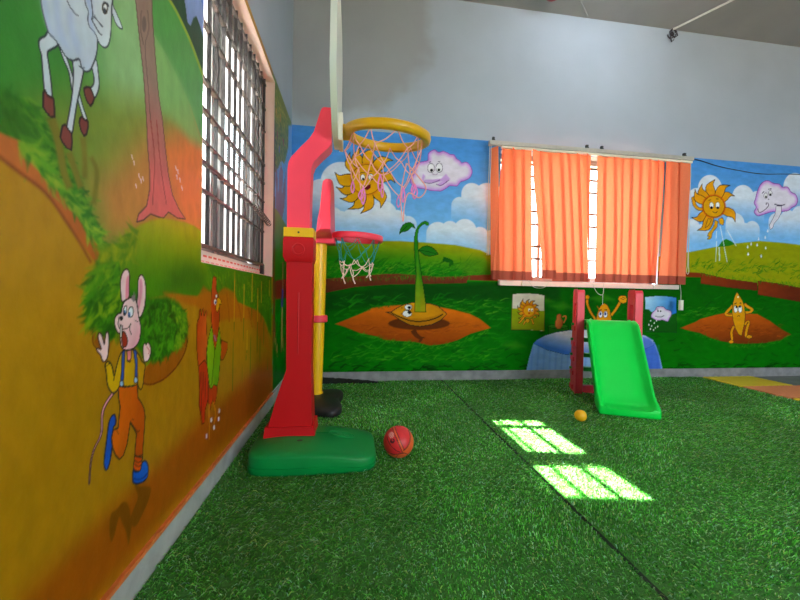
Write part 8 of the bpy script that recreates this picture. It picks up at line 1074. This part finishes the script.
bm = bmesh.new(); loft(bm, [rect_ring(.223, .363, 1.727, 1.841, 1.0685), rect_ring(.223, .363, 1.727, 1.841, 1.112)])
band_o = hpart('band', bm, M['yellow'], bevel=0.009, seg=3, smooth=50)
bm = bmesh.new(); sphere(bm, (.293, 1.727, 1.09), .005, 12, 8); hpart('pin', bm, M['black'], band_o)
ARM = [(.237, 1.108), (.235, 1.30), (.235, 1.395), (.239, 1.425), (.252, 1.452), (.292, 1.499), (.334, 1.545), (.356, 1.580), (.372, 1.635), (.386, 1.683), (.392, 1.696), (.402, 1.702), (.4365, 1.702), (.4375, 1.60), (.440, 1.530), (.432, 1.514), (.388, 1.470), (.358, 1.435), (.347, 1.405), (.344, 1.30), (.343, 1.108)]
bm = bmesh.new(); prism_y(bm, ARM, 1.738, 1.832); hpart('arm', bm, M['coral_sunlit'], bevel=0.011, seg=3, smooth=50)
def shield(cy_, half, zb, zcorner, zt, n=24):
    out = []
    for t in np.linspace(-1, 1, n): out.append((cy_+half*t, zb+(zcorner-zb)*abs(t)**2.6))
    for t in np.linspace(1, -1, n): out.append((cy_+half*.94*t, zt-.10*abs(t)**3))
    return out
bm = bmesh.new(); prism_x(bm, shield(1.77, .33, 1.548, 1.74, 2.22), .447, .474); board_o = hpart('backboard', bm, M['board'], bevel=0.007, seg=3, smooth=50)
bm = bmesh.new(); prism_x(bm, [(1.70, 1.535), (1.845, 1.535), (1.845, 1.665), (1.70, 1.665)], .474, .494); hpart('rim_mount', bm, M['cream'], bevel=0.008, seg=3)
RC = Vector((.716, 1.775, 1.600)); TILT = math.radians(8.6)
def ring_pt(r, a, z, C_=RC, tilt=TILT):
    p = Vector((r*math.cos(a), r*math.sin(a), z)); p = Matrix.Rotation(math.radians(2.5), 3, 'Y') @ (Matrix.Rotation(tilt, 3, 'X') @ p); return p+C_
bm = bmesh.new(); rings = []
SEC = [(.182, -.016), (.188, -.023), (.206, -.023), (.218, -.016), (.222, 0), (.218, .016), (.206, .023), (.188, .023), (.182, .016), (.180, 0)]
for a in np.linspace(0, 2*PI, 64, endpoint=False): rings.append([tuple(ring_pt(r, a, z)) for r, z in SEC])
R_ = [[bm.verts.new(p) for p in r] for r in rings]
for i in range(64):
    A, C = R_[i], R_[(i+1) % 64]
    for k in range(len(SEC)): bm.faces.new((A[k], A[(k+1) % len(SEC)], C[(k+1) % len(SEC)], C[k]))
box(bm, .488, .54, 1.735, 1.815, 1.583, 1.627)
rim_o = hpart('rim', bm, M['rim_yellow'], smooth=50)
def net(C_, r0, levels, n, seed, tilt, drift=(0, 0)):
    """knotted cord: rows of diamonds, levels = (drop, radius)"""
    rg = random.Random(seed); rows = []
    for li, (dz, r) in enumerate(levels):
        row = []
        for k in range(n):
            a = 2*PI*(k+(0.5 if li % 2 else 0))/n + (rg.uniform(-.16, .16) if li else 0)
            j = 0.0 if li == 0 else .012
            f = li/(len(levels)-1)
            p = ring_pt(r*(1+(rg.uniform(-.15, .15) if li else 0)), a, -dz*(1+(rg.uniform(-.14, .14) if li else 0)), C_, tilt)
            row.append(p+Vector((rg.uniform(-j, j)+drift[0]*f, rg.uniform(-j, j)+drift[1]*f, 0)))
        rows.append(row)
    return rows
def net_mesh(rows, rad, lo, hi):
    bm = bmesh.new(); n = len(rows[0])
    for li in range(lo, hi):
        for k in range(n):
            p = rows[li][k]
            for q_ in ((rows[li+1][k], rows[li+1][(k-1) % n]) if li % 2 == 0 else (rows[li+1][k], rows[li+1][(k+1) % n])):
                m = (p+q_)/2+Vector((0, 0, -.012)); tube(bm, [tuple(v) for v in catmull([tuple(p), tuple(m), tuple(q_)], 4)], rad, 6)
            bmesh.ops.create_icosphere(bm, subdivisions=1, radius=rad*1.8, matrix=Matrix.Translation(p))
    return bm
rows = net(RC+Vector((0, 0, 0)), .18, [(0.01, .182), (.085, .178), (.165, .160), (.235, .145)], 9, 5, TILT, (.0, 0))
net_o = hpart('net', net_mesh(rows, .0028, 0, 3), M['net_pink'])
rg = random.Random(3)
for k, p in enumerate(rows[3]):
    l = rg.uniform(.05, .085); w = rg.uniform(.006, .014)
    bm = bmesh.new(); tube(bm, [tuple(v) for v in catmull([tuple(p), (p.x-w, p.y, p.z-l*.6), (p.x, p.y+.004, p.z-l), (p.x+w, p.y, p.z-l*.55), tuple(p)], 5)], .0034, 6)
    hpart('cord_loop', bm, M['net_magenta'], net_o)
bm = bmesh.new()
tube(bm, [tuple(v) for v in catmull([(.80, 1.66, 1.43), (.86, 1.66, 1.37), (.90, 1.67, 1.32), (.87, 1.68, 1.275), (.82, 1.70, 1.30), (.80, 1.70, 1.24), (.795, 1.70, 1.16), (.785, 1.70, 1.22), (.78, 1.69, 1.30), (.80, 1.66, 1.43)], 6)], .0030, 6)
hpart('loose_cord', bm, M['net_pink'], net_o)

# ------------------------------------------------------------ small basketball hoop
sh = thing('basketball_hoop', 'small basketball hoop with yellow pole and black base standing behind the tall hoop', 'basketball hoop', (.32, 2.53, .004))
def spart(name, bm, mat, parent=sh, **k): return hpart(name, bm, mat, parent, sh, **k)
def lobed(s, z):
    out = []
    for t in np.linspace(0, 2*PI, 96, endpoint=False):
        r = .205+.040*(-math.cos(4*t)); out.append((.322+s*r*.90*math.cos(t), 2.50+s*r*1.34*math.sin(t), z))
    return out
bm = bmesh.new(); loft(bm, [lobed(.97, .004), lobed(1.0, .012), lobed(1.0, .042), lobed(.96, .054), lobed(.86, .062), lobed(.45, .078), lobed(.25, .082)])
spart('base', bm, M['black'], smooth=50)
def circ(cx_, cy_, r, z, n=28): return [(cx_+r*math.cos(t), cy_+r*math.sin(t), z) for t in np.linspace(0, 2*PI, n, endpoint=False)]
bm = bmesh.new(); loft(bm, [circ(.308, 2.545, .048, .076), circ(.308, 2.545, .048, .092), circ(.308, 2.545, .041, .096), circ(.312, 2.548, .043, .4), circ(.316, 2.55, .046, .8), circ(.318, 2.55, .049, 1.16)])
sp = spart('pole', bm, M['yellow'], smooth=50)
bm = bmesh.new(); loft(bm, [circ(.315, 2.549, .056, .592), circ(.315, 2.549, .064, .598), circ(.315, 2.549, .064, .636), circ(.315, 2.549, .056, .642)]); spart('height_clip', bm, M['slide_red'])
bm = bmesh.new(); box(bm, .27, .425, 2.48, 2.62, 1.150, 1.195); box(bm, .40, .425, 2.50, 2.60, 1.17, 1.222); spart('rim_bracket', bm, M['coral_sunlit'], bevel=0.008, seg=3)
bm = bmesh.new(); rings = []
for u in np.linspace(-1, 1, 25):
    k = math.sqrt(max(0, 1-abs(u)**2.4*.985)); zb_ = 1.215-.035*k; zt_ = 1.30+.30*k
    bk_ = .345-.05*k; y = 2.55+.27*u
    rings.append([(.406, y, zb_), (.408, y, zb_+.5*(zt_-zb_)), (.403, y, zt_-.012), (.388, y, zt_), (.360, y, zt_), (.343, y, zt_-.014), (.335, y, zb_+.62*(zt_-zb_)), (bk_+.012, y, zb_+.32*(zt_-zb_)), (bk_, y, zb_)])
loft(bm, rings)
spart('backboard', bm, M['coral_sunlit'], bevel=0.004, smooth=50)
SC = Vector((.585, 2.55, 1.205)); ST = math.radians(2.0)
bm = bmesh.new(); SEC2 = [(.160, -.018), (.164, -.021), (.178, -.021), (.182, -.017), (.182, .017), (.178, .021), (.164, .021), (.160, .018)]
R_ = [[bm.verts.new(tuple(ring_pt(r, a, z, SC, ST))) for r, z in SEC2] for a in np.linspace(0, 2*PI, 56, endpoint=False)]
for i in range(56):
    A, C = R_[i], R_[(i+1) % 56]
    for k in range(len(SEC2)): bm.faces.new((A[k], A[(k+1) % len(SEC2)], C[(k+1) % len(SEC2)], C[k]))
spart('rim', bm, M['coral_sunlit'], smooth=50)
rows = net(SC, .16, [(.012, .158), (.10, .150), (.165, .130), (.205, .118), (.26, .112)], 8, 9, ST)
net2 = spart('net', net_mesh(rows, .0026, 0, 2), M['net_teal'])
bm = net_mesh(rows, .0030, 2, 4)
for k, p in enumerate(rows[4]):
    tube(bm, [tuple(p), (p.x+rg.uniform(-.012, .012), p.y, p.z-.02), (p.x+rg.uniform(-.02, .02), p.y, p.z-.045)], .0042, 6)
spart('cord_ends', bm, M['net_white'], net2)

# ------------------------------------------------------------ basketball and yellow ball
def ball_mesh():
    bm = bmesh.new(); bmesh.ops.create_uvsphere(bm, u_segments=120, v_segments=80, radius=.0745)
    me = bpy.data.meshes.new('basketball'); bm.to_mesh(me); bm.free()
    n = len(me.vertices); co = np.zeros(n*3); me.vertices.foreach_get('co', co); co = co.reshape(-1, 3)/.0745
    # ball axes: f towards the camera
    f = np.array([-.14, -.93, .34]); f /= np.linalg.norm(f)
    s_ = np.array([.95, -.16, .17]); s_ -= f*(s_@f); s_ /= np.linalg.norm(s_); u = np.cross(s_, f); u = u if u[2] > 0 else -u
    a, b, c = co@s_, co@u, co@f
    red = np.array(s2l((214, 44, 48))); org = np.array(s2l((226, 92, 44))); ink = np.array(s2l((50, 18, 24)))
    col = np.tile(red, (n, 1))
    front = c > -.15
    m = a-(-.02-.30*(b-.2)); band = (np.abs(m-.03) < .085) & (b > -.66)
    rd = np.hypot(a+.10, b-.30); right = (rd > .90) & (a > .25) & (b < .62)
    lowb = -.69+.75*np.clip(-a-.25, 0, 1)**2; low = (b < lowb)
    col[band | low | right] = org
    line = (np.abs(np.abs(m-.03)-.085) < .022) & (b > -.64) & ~right
    line |= (np.abs(rd-.90) < .024) & (a > .22) & (b < .62)
    line |= (np.abs(np.hypot(a-.55, b-.55)-1.25) < .022) & (b < .45) & (a < .02)
    line |= (np.abs(b-lowb) < .02) & (a < .35)
    line |= (np.abs(np.hypot(a-.12, b+1.12)-.46) < .02)
    col[line & front] = ink
    mark = (np.hypot(a+.37, b-.14) < .15) & ~(np.hypot(a+.36, b-.18) < .055); col[mark & (c > 0)] = ink*1.6
    pale = (np.hypot((a+.40)*1.1, b-.50) < .19) & (np.sin(a*50)*np.sin(b*40) > -.35); col[pale & (c > 0)] = np.array(s2l((228, 150, 140)))
    rgba = np.ones((n, 4), np.float32); rgba[:, :3] = col
    at = me.attributes.new('paint', 'FLOAT_COLOR', 'POINT'); at.data.foreach_set('color', rgba.ravel())
    me.polygons.foreach_set('use_smooth', np.ones(len(me.polygons), dtype=bool))
    me.materials.append(attr_material('basketball_rubber', 0.45, 0.05, (60, 60, 60), 0.25))
    o = bpy.data.objects.new('basketball', me); COL.objects.link(o); o.location = (.792, 1.685, .0775)
    tag(o, 'small red and orange basketball with dark seams on the turf beside the green hoop base', 'basketball')
ball_mesh()
bm = bmesh.new(); sphere(bm, (0, 0, 0), .037, 40, 20)
o = obj('play_ball', bm, M['ball_yellow'], smooth=180); o.location = (2.030, 2.062, .041)
tag(o, 'small plain yellow ball on the turf in front of the slide', 'ball')

# ------------------------------------------------------------ slide
sd = thing('toddler_slide', 'green toddler slide with red ladder sides and green rungs', 'slide', (2.424, 2.128, .004), -0.405)
def slpart(name, bm, mat, parent=sd, **k):
    o = obj(name, bm, mat, parent, **k); return o
LCH, ZT = .422, .63
path = [(-.038, .058), (-.002, .061), (.042, .073), (.080, .106), (.115, .155), (.17, .240), (.25, .362), (.33, .484), (.375, .553), (.400, .586), (.425, .610), (.448, .622)]
pts = catmull([(0, a, b) for a, b in path], 3); rings = []
for i, p in enumerate(pts):
    q0 = pts[max(i-1, 0)]; q1 = pts[min(i+1, len(pts)-1)]; d = Vector((0, q1[1]-q0[1], q1[2]-q0[2])).normalized(); nrm = Vector((0, -d.z, d.y))
    t = i/(len(pts)-1); w = .184-.010*t; wall = .045*min(1, .25+i/6)*(1-min(1, max(0, (t-.78)/.2))*.9); dn = .028 if i > 8 else .052
    sec = [(-w+.006, -dn), (-w, -dn+.012), (-w, wall-.006), (-w+.005, wall), (-w+.014, wall+.001), (-w+.022, wall-.006), (-w+.034, .014), (-w+.055, .001), (-.06, -.003), (.06, -.003), (w-.055, .001), (w-.034, .014), (w-.022, wall-.006), (w-.014, wall+.001), (w-.005, wall), (w, wall-.006), (w, -dn+.012), (w-.006, -dn)]
    rings.append([tuple(Vector((x, p[1], p[2]))+nrm*h) for x, h in sec])
bm = bmesh.new()
# rounded lip in front
first = rings[0]; c0 = Vector((0, path[0][0], path[0][1]))
lip = []
for k, s_ in ((0, .93), (1, .975)):
    lip.append([(c.x*s_, c.y-(.010 if k == 0 else .005), c0.z-.012+(c.z-c0.z+.012)*(.72 if k == 0 else .92)) for c in map(Vector, first)])
loft(bm, lip+rings); chute = slpart('chute', bm, M['slide_green'], smooth=60)
chute.data.update()
PO = [(0.474, .0), (0.454, .10), (0.454, .40), (0.458, .48), (0.462, .60), (0.462, .845), (0.476, .866), (0.597, .866), (0.613, .85), (0.618, .70), (0.618, .58), (0.610, .54), (0.622, .50), (0.628, .46), (0.620, .42), (0.632, .38), (0.640, .33), (0.630, .29), (0.644, .24), (0.652, .20), (0.652, .10), (0.638, .0)]
HOLE = [(0.512, .58), (0.500, .60), (0.500, .735), (0.512, .752), (0.557, .752), (0.569, .735), (0.569, .60), (0.557, .58)]
def panel(x0, x1):
    bm = bmesh.new()
    for x in (x0, x1):
        vo = [bm.verts.new((x, y, z)) for y, z in PO]; vh = [bm.verts.new((x, y, z)) for y, z in HOLE]
        es = [bm.edges.new((v[i], v[(i+1) % len(v)])) for v in (vo, vh) for i in range(len(v))]
        bmesh.ops.triangle_fill(bm, edges=es, use_beauty=True)
        if x == x0: A = (vo, vh)
        else: C = (vo, vh)
    for a, c in zip(A, C):
        n = len(a)
        for i in range(n): bm.faces.new((a[i], a[(i+1) % n], c[(i+1) % n], c[i]))
    bmesh.ops.dissolve_limit(bm, angle_limit=.02, verts=bm.verts, edges=bm.edges)
    return bm
for s_ in (-1, 1):
    xa, xb = (.180, .238) if s_ > 0 else (-.236, -.178)
    pn = slpart('ladder_side', panel(xa, xb), M['slide_red'], bevel=0.007, seg=3, smooth=50)
    xo = xb if s_ > 0 else xa
    for y, z in ((.55, .57), (.56, .44), (.57, .31), (.58, .19), (.59, .07)):
        bm = bmesh.new(); box(bm, min(xo, xo+s_*.012), max(xo, xo+s_*.012), y-.05, y+.045, z-.045, z-.008)
        slpart('rung_boss', bm, M['slide_red'], pn, bevel=0.004, seg=2)
for y, z in ((.552, .575), (.565, .445), (.578, .315), (.590, .195)):
    bm = bmesh.new(); box(bm, -.1775, .1795, y-.03, y+.03, z-.016, z+.016)
    r_ = slpart('rung', bm, M['rung_green'], bevel=0.008, seg=3)
    for s_ in (-1, 1):
        bm = bmesh.new(); xo = .2386 if s_ > 0 else -.2366; loft(bm, [[(xo, y+.02+.012*math.cos(t), z+.012*math.sin(t)) for t in np.linspace(0, 2*PI, 14, endpoint=False)], [(xo+s_*.018, y+.02+.010*math.cos(t), z+.010*math.sin(t)) for t in np.linspace(0, 2*PI, 14, endpoint=False)]])
        slpart('peg', bm, M['rung_green'], r_)
bm = bmesh.new(); box(bm, -.1775, .1795, .465, .51, .022, .078); slpart('foot_bar', bm, M['slide_red'], bevel=0.010, seg=3)
bm = bmesh.new(); box(bm, -.1775, .1795, .452, .555, .590, .618); slpart('platform', bm, M['slide_green'], bevel=0.008)

# ------------------------------------------------------------ small fittings
bm = bmesh.new()
tube(bm, [tuple(p) for p in catmull([(3.89, YB-.02, 2.262), (4.10, YB-.006, 2.245), (4.30, YB-.006, 2.205), (4.55, YB-.005, 2.178), (4.85, YB-.005, 2.160), (5.3, YB-.005, 2.185), (6.3, YB-.005, 2.20)], 6)], .004, 6)
tag(obj('black_wire', bm, M['black_wire'], smooth=60), 'thin black wire sagging across the painted sky from the blind rail', 'wire')
bm = bmesh.new(); tube(bm, [(3.715, YB-.02, ZC-.012), (3.916, 2.79, ZC-.012), (4.55, 1.66, ZC-.012)], .010, 10)
tag(obj('ceiling_conduit', bm, M['conduit'], smooth=60), 'white conduit running along the ceiling from the grimy hole at the back wall', 'conduit')
bm = bmesh.new(); tube(bm, [(2.775, YB-.02, ZC-.004), (2.58, 3.0, ZC-.004), (2.2, 2.65, ZC-.004)], .006, 8)
tag(obj('ceiling_conduit', bm, M['ceiling'], smooth=60), 'faint painted conduit on the ceiling beside the red lamp holder', 'conduit')
bm = bmesh.new(); rg = random.Random(12)
for k in range(5):
    c = Vector((3.71+rg.uniform(-.03, .04), YB-.012, ZC-.05+rg.uniform(-.035, .03)))
    tube(bm, [tuple(c+Vector((.035*math.cos(a+k)*rg.uniform(.6, 1.1), rg.uniform(-.008, .006), .045*math.sin(a+k)*rg.uniform(.6, 1.1)))) for a in np.linspace(0, 4.2, 8)], .0045, 6)
tag(obj('wire_tangle', bm, M['grime'], smooth=60), 'small dark tangle of wire where the conduit meets the back wall', 'wire tangle')
lt = thing('lamp_holder', 'red round lamp holder on the ceiling at the top edge', 'lamp holder', (2.29, 2.955, ZC))
bm = bmesh.new(); loft(bm, [circ(0, 0, .072, -.0005), circ(0, 0, .072, -.02), circ(0, 0, .06, -.045), circ(0, 0, .035, -.06)]); obj('housing', bm, M['red_lamp'], lt)
# coil spring hooked on the window grille
bm = bmesh.new(); hel = []
for i in range(11*12+1):
    t = i/(11*12); a = 2*PI*11*t; hel.append((-.025+.015*math.cos(a), 2.17+.33*t, 1.305-.035*t+.018*math.sin(a)))
tube(bm, hel, .0032, 6)
tag(obj('coil_spring', bm, M['grille'], smooth=60), 'rusty coil spring hanging along a rail of the barred side window', 'spring')
# tube lamps on the ceiling
def tube_lamp(x, y, rz, label):
    t = thing('tube_light', label, 'tube light', (x, y, ZC), rz, 'fluorescent tube lights on the ceiling')
    bm = B((-.62, .62, -.022, .022, -.035, -.001)); obj('housing', bm, M['conduit'], t, bevel=0.004)
    bm = bmesh.new(); tube(bm, [(-.58, 0, -.062), (.58, 0, -.062)], .014, 14); obj('lamp_tube', bm, M['tube'], t)
    for s_ in (-1, 1): obj('end_cap', B((s_*.60-.02, s_*.60+.02, -.014, .014, -.08, -.034)), M['conduit'], t, bevel=0.004)
tube_lamp(2.75, 2.35, 0.0, 'fluorescent tube light on the ceiling in front of the blind, just above the picture')
tube_lamp(3.0, -0.8, 0.0, 'added fluorescent tube light, unseen on the ceiling behind the camera')  # added lamp, out of view behind the camera
